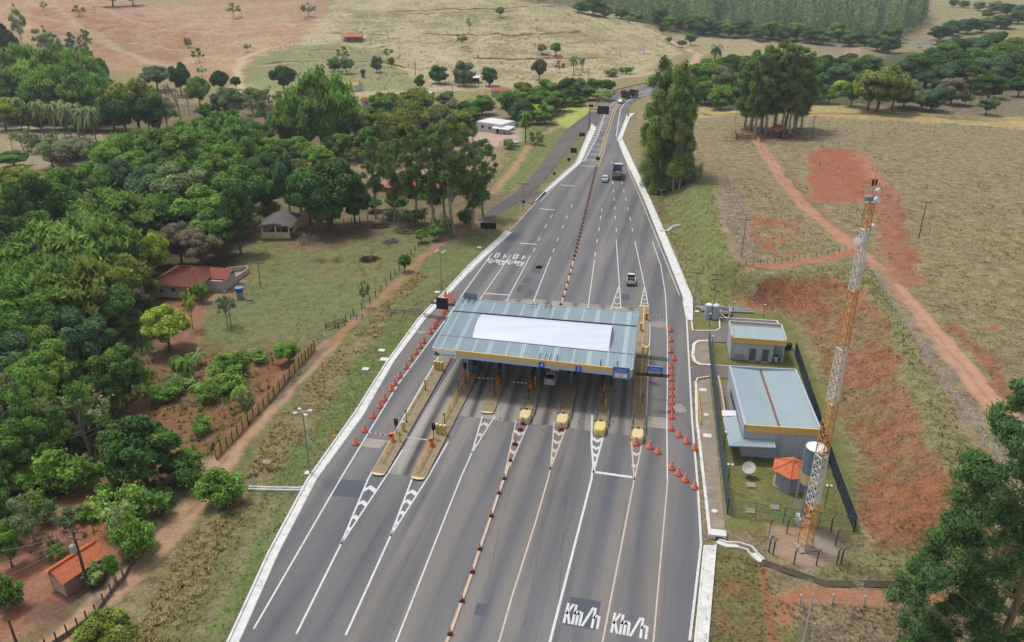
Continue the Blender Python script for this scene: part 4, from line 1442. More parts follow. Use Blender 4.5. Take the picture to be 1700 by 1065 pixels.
def mk_palm(seed, dead=True, banana=False):
 """10 m wide, 10 m tall"""
 rng = np.random.default_rng(seed)
 Q, var, dry = [], [], MB()
 nf = 12 if banana else 22
 z0 = 2.6 if banana else 7.0
 for i in range(nf):
  a = 2 * math.pi * i / nf + rng.uniform(-0.2, 0.2)
  up = rng.uniform(0.5, 1.25) if banana else rng.uniform(-0.1, 1.2)
  Lf = rng.uniform(4.2, 6.0) if banana else rng.uniform(4.2, 5.2)
  d = np.array([math.cos(a), math.sin(a), 0])
  s = np.array([-math.sin(a), math.cos(a), 0])
  m = 9
  t = np.linspace(0, 1, m)
  pos = np.array([0, 0, z0]) + d * (Lf * 0.95 * t * (1 - 0.15 * t))[:, None] + np.array([0, 0, 1.0]) * (Lf * (up * t - (0.75 + up * 0.35) * t * t))[:, None]
  wv = rng.uniform(0.75, 1.25)
  for j in range(m - 1):
   wa = (0.72 if banana else 0.62) * math.sin(math.pi * min(1, 0.12 + 0.86 * t[j]))
   wb = (0.72 if banana else 0.62) * math.sin(math.pi * min(1, 0.12 + 0.86 * t[j + 1]))
   dz = np.array([0, 0, -0.28])
   for sg in (1, -1):
    Q.append([pos[j], pos[j + 1], pos[j + 1] + s * sg * wb + dz * wb, pos[j] + s * sg * wa + dz * wa])
    var.append([wv * rng.uniform(0.8, 1.2), rng.uniform(0.3, 0.7)])
 if dead:
  for i in range(9):
   a = rng.uniform(0, 6.28)
   dry.path([Vector((0, 0, z0)), Vector((math.cos(a) * 1.3, math.sin(a) * 1.3, z0 - 1.0)), Vector((math.cos(a) * 1.6, math.sin(a) * 1.6, z0 - 3.2))], 0.16, 4)
 mb = MB()
 if banana:
  for i in range(5):
   mb.cyl((rng.uniform(-0.8, 0.8), rng.uniform(-0.8, 0.8), 0), (rng.uniform(-0.3, 0.3), rng.uniform(-0.3, 0.3), z0 + 0.2), 0.24, 0.14, 6)
 else:
  for i in range(6):
   mb.cyl((0.1 * math.sin(i), 0, z0 * i / 6), (0.1 * math.sin(i + 1), 0, z0 * (i + 1) / 6), 0.26 - 0.015 * i, 0.245 - 0.015 * i, 7, caps=False)
 o = mb.build('trunk', BARK_GREY)
 me = o.data
 bpy.data.objects.remove(o)
 dm = None
 if dead:
  o = dry.build('dead_fronds', FROND_DRY)
  dm = o.data
  bpy.data.objects.remove(o)
 return me, leaf_mesh('fronds', np.array(Q), np.array(var)), dm


# kind -> name, part names, reference (width, height), variants
KINDS = {
 'dense': ('broadleaf_tree', 'trunk', 'crown', (10, 9.4), [mk_dense(s) for s in (1, 2, 3)]),
 'bush': ('broadleaf_tree', 'trunk', 'crown', (10, 9.6), [mk_dense(s, 9000, 0.3, 0.17, 36, 0.86, 1.2, True, -0.9, 1.0, ground=True) for s in (4, 5, 6)]),
 'mango': ('mango_tree', 'trunk', 'crown', (10, 9.4), [mk_dense(s, 8500, 0.28, 0.16, 44, 0.95, 1.6, True, -0.75, 0.82) for s in (11, 12)]),
 'round': ('round_tree', 'trunk', 'crown', (9.6, 9.0), [mk_dense(s, 8000, 0.16, 0.10, 46, 0.95, 1.5, True, -0.85, 0.78) for s in (21,)]),
 'loose': ('thin_tree', 'trunk', 'crown', (10, 9.6), [mk_loose(s) for s in (31, 32, 33)]),
 'bamboo': ('bamboo_clump', 'culms', 'foliage', (9.4, 9.4), [mk_bamboo(s) for s in (41, 42, 43)]),
 'euc': ('eucalyptus_tree', 'trunk', 'crown', (10, 30), [mk_euc(51, 11000, 0.2, True, 5.0), mk_euc(52, 11000, 0.24, True, 5.0), mk_euc(53, 11000, 0.22, True, 5.0)]),
 'eucl': ('eucalyptus_tree', 'trunk', 'crown', (10, 30), [mk_euc(54, 12000, 0.28, False, 5.4), mk_euc(55, 12000, 0.34, False, 5.4)]),
 'eucf': ('eucalyptus_tree', 'trunk', 'crown', (10, 30), [mk_euc(56, 15000, 0.05, True, 5.0, 0.27, True), mk_euc(57, 15000, 0.07, True, 4.8, 0.27, True)]),
 'shrub': ('shrub', 'stems', 'crown', (10, 9), [mk_shrub(61), mk_shrub(62), mk_shrub(63, 2600)]),
 'bare': ('leafless_tree', 'trunk', None, (9, 9.5), [mk_bare(71), mk_bare(72)]),
 'palm': ('palm_tree', 'trunk', 'fronds', (9.2, 9.0), [mk_palm(81), mk_palm(82)]),
 'banana': ('banana_plant', 'trunk', 'fronds', (9.0, 5.4), [mk_palm(83, False, True), mk_palm(84, False, True)]),
}
TINT = {'dk': ((68, 94, 48), 'dark green'), 'md': ((86, 116, 56), 'mid green'), 'br': ((104, 134, 62), 'bright green'), 'bm': ((97, 124, 60), 'fresh green'),
  'ol': ((112, 122, 60), 'olive green'), 'gr': ((112, 126, 84), 'grey green'), 'gb': ((112, 106, 84), 'grey brown'), 'yl': ((142, 158, 66), 'yellow green'),
  'bl': ((78, 104, 70), 'bluish green'), 'eu': ((94, 116, 62), 'deep olive'), 'pa': ((130, 150, 96), 'pale green'), 'xx': ((150, 140, 128), 'grey')}
WORD = {'dense': 'broad tree', 'bush': 'low bushy tree', 'mango': 'rounded mango tree', 'round': 'ball shaped tree', 'loose': 'thin open tree', 'bamboo': 'bamboo clump',
  'euc': 'eucalyptus tree', 'eucl': 'sparse eucalyptus tree', 'eucf': 'bushy eucalyptus tree', 'shrub': 'thin shrub', 'bare': 'leafless tree',
  'palm': 'palm tree', 'banana': 'banana plant'}
CAT = {'shrub': 'shrub', 'banana': 'plant', 'bamboo': 'bamboo', 'palm': 'palm'}
_PLANTED = []


def plant(kind, bx, by, ty, wpx, tint, place, rng):
 name, tn, cn, (rw, rh), variants = KINDS[kind]
 p = W(bx, by)
 h = max(0.8, zat(p, ty))
 w = wpx * mpp(p + Vector((0, 0, h * 0.5)))
 v = variants[int(rng.integers(len(variants)))]
 r = thing(name, '', CAT.get(kind, 'tree'), p - Vector((0, 0, 0.1)), rng.uniform(0, 6.28))
 r.scale = (w / rw, w / rw, h / rh)
 c = alb(TINT[tint][0]) * 1.8 * rng.uniform(0.88, 1.12)
 o = bpy.data.objects.new(tn, v[0])
 COL.objects.link(o)
 o.parent = r
 if v[1] is not None:
  o = bpy.data.objects.new(cn, v[1])
  COL.objects.link(o)
  o.parent = r
  o.color = (*c, 1)
 if len(v) > 2 and v[2] is not None:
  o = bpy.data.objects.new('dead_fronds', v[2])
  COL.objects.link(o)
  o.parent = r
 _PLANTED.append((r, f"{TINT[tint][1]} {WORD[kind]} {place}" if kind != 'bare' else f"{WORD[kind]} {place}", bx, by))
 return r


FOREST = {
 'on the reddish hillside': 'loose 75 23 -2 13 yl;loose 131 26 8 24 md;bare 158 25 6 8 xx;dense 188 10 -25 44 md;dense 222 8 -18 34 ol;loose 388 28 4 26 gr;'
        'shrub 313 78 59 15 gr;loose 331 103 79 23 md;loose 412 86 70 17 gr;loose 336 126 108 18 pa',
 'on the grassy hillside': 'loose 512 29 2 26 gr;dense 830 28 10 16 br;loose 780 50 29 16 yl;loose 767 78 54 24 md;loose 571 104 76 24 gr;bush 556 118 92 26 md;dense 576 122 94 28 gr;'
        'loose 644 100 76 20 gr;bush 626 120 90 22 gr;dense 650 112 94 12 md;bare 690 132 98 7 xx',
 'around the white roofed shed': 'bush 697 146 122 20 md;bush 728 138 106 36 bl;bush 770 142 98 40 gr;bush 812 142 110 30 bl;shrub 700 152 144 18 gr',
 'near the hill path': 'dense 900 90 72 18 gr;dense 922 92 70 20 md;palm 952 124 90 24 bl;palm 966 118 94 18 bl;dense 895 132 96 30 gb;loose 928 120 100 20 gb;'
            'dense 1045 38 26 22 gr;dense 1100 56 42 16 dk;loose 1113 58 42 18 ol;dense 1146 74 54 20 md;dense 1110 72 60 12 gr;dense 1132 78 66 18 md;shrub 1040 122 108 26 md;shrub 1020 126 112 30 gr',
 'left of the highway bend': 'bush 870 172 134 46 ol;bush 905 170 130 44 br;bush 945 166 126 44 dk;bush 930 184 148 42 br;bush 985 158 128 36 md;bush 1008 152 130 30 md;bush 850 196 150 38 md;'
            'bush 870 205 165 36 dk;palm 872 236 178 34 md;bush 905 205 170 34 br;banana 888 190 166 28 yl;bush 960 152 128 30 gr;shrub 1000 166 144 40 pa;bush 930 165 140 30 md;shrub 965 176 160 30 ol;bush 885 185 150 44 md;bush 915 190 158 40 md;bush 860 180 148 40 br;bush 945 175 145 36 dk;bush 890 205 178 36 br;bush 970 165 140 36 md',
 'beside the white house': 'bush 800 190 156 44 md;banana 790 180 158 30 br;banana 812 178 160 28 pa;bush 775 196 166 40 dk;bush 840 178 148 36 br;shrub 760 186 160 40 gr;bush 700 180 150 44 dk;bush 740 176 150 36 gr;'
        'bush 858 208 160 28 bl;shrub 890 240 214 26 gr;shrub 846 246 228 30 gr',
 'in the grove behind the eucalypts': 'bush 640 215 150 70 md;bush 690 205 145 76 ol;bush 600 225 178 60 ol;bush 660 240 175 70 ol;bush 720 235 170 80 ol;bush 765 238 180 60 ol;eucl 640 262 180 50 ol;eucl 690 262 172 54 ol;'
             'eucl 735 262 172 54 gr;bush 620 262 205 56 md;bush 570 262 218 44 br;bush 552 262 224 36 md;shrub 590 268 240 40 ol;bush 660 225 190 70 md;bush 610 250 210 60 dk;bush 700 220 180 70 md;bush 750 215 182 60 ol;bush 640 275 235 50 md;bush 780 205 176 50 md',
 'before the hidden red roof': 'eucl 625 362 225 55 eu;eucl 655 366 212 60 eu;eucl 690 372 205 72 eu;eucl 722 380 210 79 eu;eucl 752 388 192 91 eu;eucl 785 380 215 79 eu;eucl 802 360 235 57 eu;eucl 740 372 212 72 eu;shrub 735 392 352 34 gr;'
            'dense 700 402 380 24 br;dense 722 398 372 26 br;dense 660 352 322 40 md;dense 620 350 326 34 md;shrub 780 372 340 36 eu;shrub 690 372 340 44 eu;shrub 655 362 342 36 gr',
 'beside the open barn': 'dense 550 378 262 120 dk;dense 515 372 280 70 dk;dense 590 372 300 60 dk;dense 545 385 325 60 md;dense 482 360 255 44 bl;dense 500 350 262 50 gr;shrub 455 352 330 40 gr;dense 672 450 421 24 md;loose 420 395 345 40 gr',
 'in the middle of the valley': 'bamboo 545 250 112 110 br;bamboo 508 252 142 100 br;bamboo 570 246 160 70 md;bamboo 480 250 160 64 md;dense 472 152 107 50 dk;loose 440 215 150 70 gr;loose 450 190 140 40 gr;dense 470 235 178 50 md;dense 530 290 240 56 br;'
         'dense 430 250 205 60 md;dense 470 285 232 60 md;dense 500 280 226 56 br;dense 455 300 240 60 md;dense 440 320 256 60 dk;dense 490 310 262 44 md;bare 460 215 160 30 xx;bush 400 235 190 60 md;bush 425 265 215 60 md;bush 380 225 185 50 gr;bush 455 270 225 50 br;loose 425 178 142 40 gr',
 'topping the left woods': 'dense 12 130 34 70 dk;loose 42 90 2 28 gr;loose 80 105 38 40 gr;loose 105 110 52 36 md;eucl 128 118 52 24 gr;eucl 150 122 46 32 gr;dense 165 168 86 50 md;dense 262 150 108 50 gr;dense 302 158 103 38 dk;'
           'dense 333 182 126 42 br;dense 367 156 116 32 dk;dense 392 148 126 20 dk;dense 384 205 142 62 gr;bare 300 200 130 40 xx;bare 285 190 128 36 xx;bare 315 190 140 24 xx;dense 420 190 144 40 gr;dense 350 205 170 40 md',
 'on the left bamboo slope': 'bamboo 60 170 70 90 bm;bamboo 110 180 74 86 bm;bamboo 150 185 84 76 bm;bamboo 28 175 84 80 bm;bamboo 92 200 108 96 br;bamboo 152 205 118 80 br;bamboo 22 195 112 84 bm;bamboo 62 190 98 84 br;'
            'bamboo 128 195 100 80 bm;bamboo 180 200 128 66 md;palm 74 228 160 36 gr;palm 95 232 164 36 gr;palm 120 238 166 36 gr;palm 144 240 172 36 gr;palm 162 242 170 36 gr;palm 36 214 155 34 gr;palm 108 226 160 34 gr;palm 132 228 164 34 gr;'
            'dense 10 216 164 56 yl;dense 48 216 172 40 ol;dense 232 222 128 90 ol;dense 212 226 150 70 dk;dense 250 226 150 66 dk;bamboo 262 222 150 50 gr;loose 280 220 160 44 gr;shrub 70 250 214 50 gr;loose 40 250 210 40 gr;bare 20 246 220 18 xx;dense 24 276 250 56 md;bush 110 215 165 60 dk;bush 190 215 150 60 md;bush 20 205 160 60 md;bush 70 215 165 60 dk;bush 150 218 172 60 md;shrub 130 262 228 60 gb;shrub 100 275 236 60 gb',
 'in the upper left woods': 'dense 120 262 230 60 gr;loose 90 280 228 70 gr;dense 180 285 232 70 md;bamboo 205 300 222 90 br;bamboo 250 290 210 90 bm;bamboo 290 292 212 80 md;dense 330 300 205 100 bm;bamboo 385 275 182 110 md;bamboo 350 258 190 70 bm;'
           'dense 305 270 200 70 bm;dense 410 300 225 64 md;dense 370 310 240 80 br;dense 235 312 250 80 br;dense 275 320 250 70 md;dense 20 330 275 80 ol;dense 70 340 282 80 ol;dense 120 345 275 80 md;dense 160 340 268 70 br;loose 225 305 262 40 pa;dense 200 330 262 66 bl;dense 420 345 262 70 md;dense 445 352 290 50 md',
 'in the middle left woods': 'dense 30 420 300 96 md;dense 75 420 290 90 dk;dense 110 400 300 84 md;dense 70 450 350 90 md;dense 20 460 350 70 dk;bamboo 200 410 312 170 bm;bamboo 245 405 330 120 bm;bamboo 165 425 345 120 bm;dense 260 350 275 90 bl;dense 310 360 272 100 gr;'
          'dense 345 398 312 112 br;dense 398 372 278 90 md;dense 400 420 310 60 dk;dense 360 428 350 86 md;dense 215 450 368 70 dk;dense 265 458 384 54 yl;dense 240 470 400 60 ol;round 302 440 375 66 gb;round 335 446 383 80 gb;dense 270 440 380 44 ol;dense 330 350 262 80 md;dense 290 400 320 70 dk;bare 245 330 268 40 xx;bare 130 440 395 44 xx;bush 246 512 440 52 ol;loose 180 330 285 50 pa;bare 105 520 470 40 xx;loose 225 480 425 40 gr;bare 225 500 440 36 xx;dense 392 395 330 50 dk',
 'in the lower left woods': 'bamboo 125 500 368 210 bm;bamboo 185 500 370 150 bm;bamboo 60 520 412 150 bm;bamboo 150 560 430 150 ol;bamboo 95 570 430 170 bm;bamboo 20 560 440 130 bm;dense 215 520 420 90 ol;dense 190 560 460 90 md;dense 60 600 470 110 md;dense 110 610 500 100 dk;'
           'dense 20 640 520 120 md;dense 150 620 520 90 bl;dense 80 590 500 60 pa;dense 175 600 540 60 dk;loose 225 530 450 60 xx;dense 40 660 560 110 bl;dense 95 640 545 90 bm;dense 15 600 505 90 md;loose 130 640 576 26 ol;dense 50 690 600 100 bm;bush 10 740 640 90 md;dense 90 680 585 90 br;bush 40 560 470 120 md;bush 120 560 480 110 dk;bush 60 640 560 110 dk;bush 0 680 560 90 dk;bush 130 590 530 80 md;bush 30 720 640 80 br;bush 170 560 500 90 ol;bush 100 650 590 90 md;bush 215 560 510 60 gr;bush 180 590 545 60 dk;bush 0 800 720 60 md',
 'in the red earth garden': 'dense 283 580 508 86 yl;mango 212 672 576 98 md;mango 243 805 700 136 dk;dense 480 602 566 46 br;loose 320 545 475 30 yl;dense 335 500 468 26 br;loose 378 540 482 34 gr;shrub 150 712 650 76 gr;loose 85 740 600 96 br;loose 20 760 600 90 gr;bare 40 730 590 60 xx;'
              'banana 312 628 578 52 md;banana 330 606 572 36 gr;banana 232 560 526 40 br;banana 285 650 632 40 br;banana 330 646 632 36 br;banana 402 672 625 44 br;banana 318 730 716 10 ol;shrub 370 610 585 60 br;shrub 400 620 588 60 md;shrub 350 660 632 60 md;shrub 280 660 636 60 md;shrub 375 640 610 70 br;'
              'shrub 335 715 690 46 br;shrub 300 640 620 50 pa;shrub 255 655 640 40 md;shrub 420 600 580 50 br;shrub 300 612 590 40 md;bare 385 548 480 36 xx;bare 365 690 625 20 xx;shrub 180 690 640 60 ol;shrub 125 660 620 60 br;loose 605 510 460 22 gr;shrub 410 690 640 30 gr',
 'near the tiled hut': 'bush 20 810 715 90 md;bush 60 790 690 90 md;bush 110 745 650 80 gr;loose 150 760 640 100 md;bush 0 860 780 60 md;shrub 140 700 640 70 gb;bush 170 680 620 60 ol;shrub 60 870 820 70 md;bush 300 790 745 60 md;shrub 200 830 790 60 md;shrub 20 1000 950 60 md;shrub 90 820 752 92 br;shrub 150 815 760 70 br;dense 60 815 770 66 br;shrub 320 805 752 70 md;shrub 370 830 775 76 br;dense 362 828 780 60 br;loose 60 905 815 86 gr;shrub 215 870 805 90 br;shrub 250 860 815 70 md;dense 20 940 870 50 br;shrub 232 918 850 70 br;'
           'shrub 210 900 830 60 pa;shrub 150 860 835 40 br;dense 190 1100 1022 96 ol;dense 270 835 810 40 md;shrub 95 928 905 30 md;dense 5 900 800 60 md;shrub 120 870 840 50 gr;dense 190 965 918 26 br;shrub 165 960 930 50 pa;dense 240 905 865 40 br',
 'in the stand beside the highway': 'eucf 1098 304 88 64 eu;eucf 1116 306 92 62 ol;eucf 1084 308 104 60 eu;eucf 1126 304 112 54 eu;eucf 1096 318 128 66 ol;eucf 1118 316 142 60 eu;eucf 1086 316 160 54 eu;eucf 1128 312 172 50 ol;shrub 1150 300 262 30 gr',
 'in the stand above the dirt road': 'euc 1245 214 82 75 eu;euc 1262 218 74 78 eu;euc 1284 218 66 87 eu;euc 1302 216 74 78 eu;euc 1320 212 90 63 eu;euc 1236 210 104 58 eu;eucl 1272 222 78 72 eu;eucl 1295 222 74 72 eu;eucl 1254 222 90 63 eu;euc 1330 214 86 49 eu;eucl 1310 222 100 52 ol;palm 1316 216 172 26 md',
 'bordering the far dry field': 'dense 1455 185 110 90 ol;dense 1440 182 118 60 ol;dense 1480 182 125 60 ol;dense 1528 184 148 36 gr;dense 1602 174 152 26 br;dense 1636 190 158 34 gr;dense 1375 172 148 30 br;dense 1358 172 150 26 pa;dense 1395 158 132 34 yl;dense 1690 160 126 40 dk;dense 1412 176 130 40 md',
 'in the belt behind the field': ';'.join(f"{k} {x} {y + 5} {y - h * 1.2} {w * 1.2} {t}" for k, x, y, h, w, t in (
  ('bush', 1160, 150, 40, 50, 'md'), ('bush', 1180, 135, 34, 44, 'br'), ('bush', 1200, 160, 44, 50, 'gr'), ('bush', 1210, 130, 34, 44, 'dk'), ('bush', 1170, 168, 30, 44, 'br'), ('palm', 1186, 112, 36, 24, 'bl'),
  ('bush', 1225, 165, 40, 46, 'md'), ('bush', 1195, 176, 30, 40, 'br'), ('bush', 1230, 118, 24, 36, 'gr'), ('bush', 1350, 140, 40, 44, 'md'), ('bush', 1370, 120, 26, 36, 'dk'), ('bush', 1385, 145, 36, 44, 'bl'),
  ('bush', 1400, 118, 26, 40, 'dk'), ('bush', 1420, 140, 40, 44, 'md'), ('bush', 1440, 120, 26, 40, 'md'), ('bush', 1350, 165, 36, 40, 'md'), ('bush', 1500, 150, 44, 50, 'bl'), ('bush', 1535, 140, 50, 76, 'dk'),
  ('bush', 1560, 150, 40, 50, 'bl'), ('bush', 1580, 130, 40, 50, 'dk'), ('bush', 1600, 148, 44, 56, 'dk'), ('bush', 1620, 120, 36, 50, 'md'), ('bush', 1640, 140, 44, 56, 'bl'), ('bush', 1660, 112, 36, 50, 'md'),
  ('bush', 1680, 140, 44, 56, 'dk'), ('bush', 1560, 100, 30, 44, 'md'), ('bush', 1590, 96, 30, 44, 'dk'), ('bush', 1620, 92, 30, 44, 'bl'), ('bush', 1650, 90, 34, 44, 'dk'), ('bush', 1680, 100, 34, 44, 'ol'),
  ('bush', 1545, 178, 30, 44, 'bl'), ('bush', 1578, 168, 36, 44, 'gb'), ('bush', 1610, 150, 30, 40, 'gr'), ('bush', 1640, 158, 32, 44, 'dk'), ('bush', 1500, 172, 36, 44, 'gr'), ('bush', 1515, 120, 26, 36, 'gr'))),
 'along the foot of the plantation': ';'.join(f"bush {x} {y + 3} {y - h * 1.3} {w * 1.15} {t}" for x, y, h, w, t in (
  (985, 22, 24, 38, 'md'), (965, 18, 14, 26, 'br'), (1005, 26, 14, 24, 'br'), (1095, 40, 22, 30, 'dk'), (1110, 46, 16, 26, 'br'), (1130, 44, 16, 26, 'md'), (1150, 50, 20, 32, 'md'), (1168, 54, 22, 36, 'bl'),
  (1190, 56, 18, 28, 'md'), (1210, 58, 20, 30, 'br'), (1235, 60, 22, 34, 'dk'), (1258, 64, 18, 30, 'md'), (1280, 62, 22, 34, 'br'), (1300, 66, 18, 28, 'dk'), (1322, 64, 22, 34, 'br'), (1345, 68, 20, 34, 'bl'), (1365, 70, 18, 30, 'md'),
  (1392, 66, 24, 34, 'br'), (1410, 74, 16, 30, 'md'), (1435, 74, 20, 34, 'bl'), (1455, 80, 20, 34, 'md'), (1475, 84, 20, 36, 'dk'), (1478, 68, 20, 34, 'md'), (1560, 64, 18, 34, 'dk'),
  (1580, 56, 18, 34, 'bl'), (1605, 52, 18, 34, 'dk'), (1630, 50, 16, 34, 'md'), (1660, 44, 16, 36, 'dk'), (1690, 36, 16, 36, 'md'), (1055, 32, 12, 26, 'ol'), (1030, 28, 14, 24, 'md'))),
 'in the top right corner': ';'.join(f"bush {x} {y + 3} {y - h * 1.3} {w * 1.15} {t}" for x, y, h, w, t in (
  (1582, 8, 10, 16, 'gr'), (1625, 14, 10, 20, 'gr'), (1650, 18, 14, 24, 'gr'), (1672, 22, 14, 26, 'dk'), (1695, 24, 14, 26, 'md'), (1640, 26, 10, 20, 'ol'), (1600, 10, 8, 18, 'md'))),
}


def build_plants():
 rng = np.random.default_rng(77)
 for place, rows in FOREST.items():
  for row in rows.split(';'):
   k, bx, by, ty, w, t = row.split()
   if by == '1':
    continue
   plant(k, float(bx), float(by), float(ty), float(w), t, place, rng)
 by_label = {}
 for r, lab, bx, by in _PLANTED:
  by_label.setdefault(lab, []).append((bx, by, r))
 for lab, L in by_label.items():
  if len(L) == 1:
   L[0][2]['label'] = lab
   continue
  L.sort(key=lambda q: q[0])
  head, i = lab, 0
  for i, (_, _, r) in enumerate(L):
   o = 'leftmost' if i == 0 else ('rightmost' if i == len(L) - 1 else ORD[i] + ' from left')
   r['label'] = f"{lab}, {o}"
   r['group'] = lab


def build_plantation():
 """eucalyptus plantation on the far slope: nobody could count it"""
 rng = np.random.default_rng(5)
 poly = [W(*p)[:2] for p in ((845, 2), (960, 12), (1050, 30), (1110, 46), (1200, 54), (1290, 58), (1370, 62), (1440, 68), (1490, 66), (1536, 42))]
 poly = [tuple(p) for p in poly] + [(420, 900), (420, 1100), (-40, 1100)]
 P = np.array(poly)
 lo, hi = P.min(0), P.max(0)
 xs, ys = np.meshgrid(np.arange(lo[0], hi[0], 7.5), np.arange(lo[1], hi[1], 8.5))
 xs, ys = xs.ravel() + rng.uniform(-2.6, 2.6, xs.size), ys.ravel() + rng.uniform(-2.6, 2.6, ys.size)
 d = poly_sd(xs, ys, poly)
 ok = (d < 0) & (d > -170)
 xs, ys, d = xs[ok], ys[ok], d[ok]
 zs = hgt(xs, ys)
 Q, var, mb = [], [], MB()
 for x, y, z, dd in zip(xs, ys, zs, d):
  front = dd > -22
  n = 150 if front else 80
  h = rng.uniform(17, 24)
  t = rng.uniform(0.25 if front else 0.45, 1, n)
  rad = 3.5 * np.sin(np.pi * np.clip(t * 0.85 + 0.12, 0, 1)) * np.sqrt(rng.random(n)) * rng.uniform(0.8, 1.15)
  a = rng.uniform(0, 6.28, n)
  C = np.stack([x + np.cos(a) * rad, y + np.sin(a) * rad, z + h * t], 1)
  Q.append(quads(rng, C, np.stack([np.cos(a), np.sin(a), 0.6 + 0 * a], 1), 0.75, 0.42, 0.2))
  v = rng.uniform(0.6, 1.5)
  var.append(np.stack([v * rng.uniform(0.75, 1.3, n), rng.uniform(0.2, 0.8) + 0 * a], 1))
  if front:
   mb.cyl((x, y, z), (x, y, z + h * 0.6), 0.22, 0.12, 4, caps=False)
 o = bpy.data.objects.new('plantation_trees', leaf_mesh('plantation_trees', np.concatenate(Q), np.concatenate(var)))
 COL.objects.link(o)
 o.color = (*(alb((108, 128, 88)) * 1.55), 1)
 tag(o, 'grey green eucalyptus plantation covering the far slope', 'woods', None, 'stuff')
 tag(mb.build('plantation_trunks', BARK_GREY, o), None, None, None, 'stuff')


def build_near_tree():
 """big tree at the lower right corner, its foot below the frame"""
 rng = np.random.default_rng(91)
 base = W(1642, 1108)
 root = thing('tall_leafy_tree', 'tall glossy green tree with pale trunk at the near right corner', 'tree', base)
 cl = [(1600, 836, 34), (1625, 812, 34), (1663, 833, 38), (1692, 858, 34), (1592, 871, 32), (1564, 894, 30), (1610, 901, 36), (1650, 879, 34), (1554, 917, 28), (1592, 929, 36), (1544, 952, 30), (1569, 947, 30),
   (1620, 940, 34), (1664, 947, 30), (1506, 978, 28), (1536, 970, 28), (1524, 998, 28), (1498, 968, 22), (1562, 962, 26), (1625, 983, 32), (1633, 1008, 32), (1600, 1005, 28), (1569, 1010, 26), (1536, 1036, 28), (1551, 1050, 28),
   (1520, 1040, 24), (1625, 1038, 30), (1692, 983, 32), (1688, 1049, 34), (1640, 1062, 30), (1498, 1064, 20), (1582, 1056, 26), (1696, 904, 30), (1690, 649, 22), (1692, 672, 26), (1668, 692, 28), (1650, 706, 22), (1668, 720, 26),
   (1696, 715, 26), (1615, 768, 24), (1634, 775, 24), (1662, 778, 24), (1618, 788, 24), (1690, 750, 24), (1700, 790, 30), (1720, 830, 40), (1730, 900, 46), (1735, 960, 46), (1735, 1020, 46), (1725, 740, 40), (1730, 680, 36),
   (1600, 1085, 34), (1660, 1090, 36), (1540, 1080, 28), (1700, 1090, 36), (1645, 850, 28), (1582, 905, 26), (1605, 965, 28)]
 zb = base.z
 lobes, limbs = [], []
 d0 = base.y
 for px, py, r in cl:
  Yt = d0 + rng.uniform(-2.6, 2.6)
  u, v = (px - CX) / FPX, (py - CY) / FPX
  dy, dz = math.cos(PITCH) - v * math.sin(PITCH), -math.sin(PITCH) - v * math.cos(PITCH)
  t = Yt / dy
  c = np.array([u * t - base.x, Yt - base.y, CAM_H + dz * t - zb])
  rr = r * t / FPX * 0.92
  for _ in range(5):
   q = c + rng.normal(0, 0.36, 3) * rr * 1.2
   lobes.append((q, np.array([rr, rr, rr * 0.8]) * rng.uniform(0.45, 0.8)))
  limbs.append(c)
 top0 = max(c[2] for c in limbs)
 for _ in range(26):
  c = np.array([rng.uniform(1.6, 5.0), rng.uniform(-3.5, 4.5), top0 * rng.uniform(0.5, 0.98)])
  rr = rng.uniform(1.0, 1.6)
  for _k in range(5):
   lobes.append((c + rng.normal(0, 0.45, 3) * rr, np.array([rr, rr, rr * 0.8]) * rng.uniform(0.45, 0.8)))
  limbs.append(c)
 n = 110000
 Q, var = lobe_leaves(rng, lobes, n, 0.15, 0.055, 0.5, shell=(0.35, 1.12), low=-0.9)
 me = leaf_mesh('crown', Q, var, [(c, r * 0.55) for c, r in lobes])
 o = bpy.data.objects.new('crown', me)
 COL.objects.link(o)
 o.parent = root
 o.color = (*(alb((88, 116, 70)) * 1.6), 1)
 mb = MB()
 top = max(c[2] for c in limbs)
 tr = [Vector((0.35 * math.sin(i * 0.9), 0.3 * math.cos(i * 1.3), top * i / 8 * 0.97)) for i in range(9)]
 for i in range(8):
  mb.cyl(tr[i], tr[i + 1], 0.34 - 0.03 * i, 0.31 - 0.03 * i, 9, caps=False)
 for c in limbs:
  c = Vector(c)
  z = max(0.5, c.z - (Vector((c.x, c.y)).length) * 0.65)
  k = min(7, int(z / top * 8))
  a = tr[k].lerp(tr[k + 1], min(1, max(0, z / (top * 0.97) * 8 - k)))
  m = (a + c) / 2 + Vector((0, 0, -0.12 * (c - a).length))
  mb.cyl(a, m, 0.075, 0.05, 5, caps=False)
  mb.cyl(m, c, 0.05, 0.02, 5, caps=False)
 mb.build('trunk', M('tan_bark', (150, 128, 104), 0.85, var=0.3, scale=3, stretch=(1, 1, 0.15), dirt=((120, 80, 60), 0.7)), root, smooth=True)


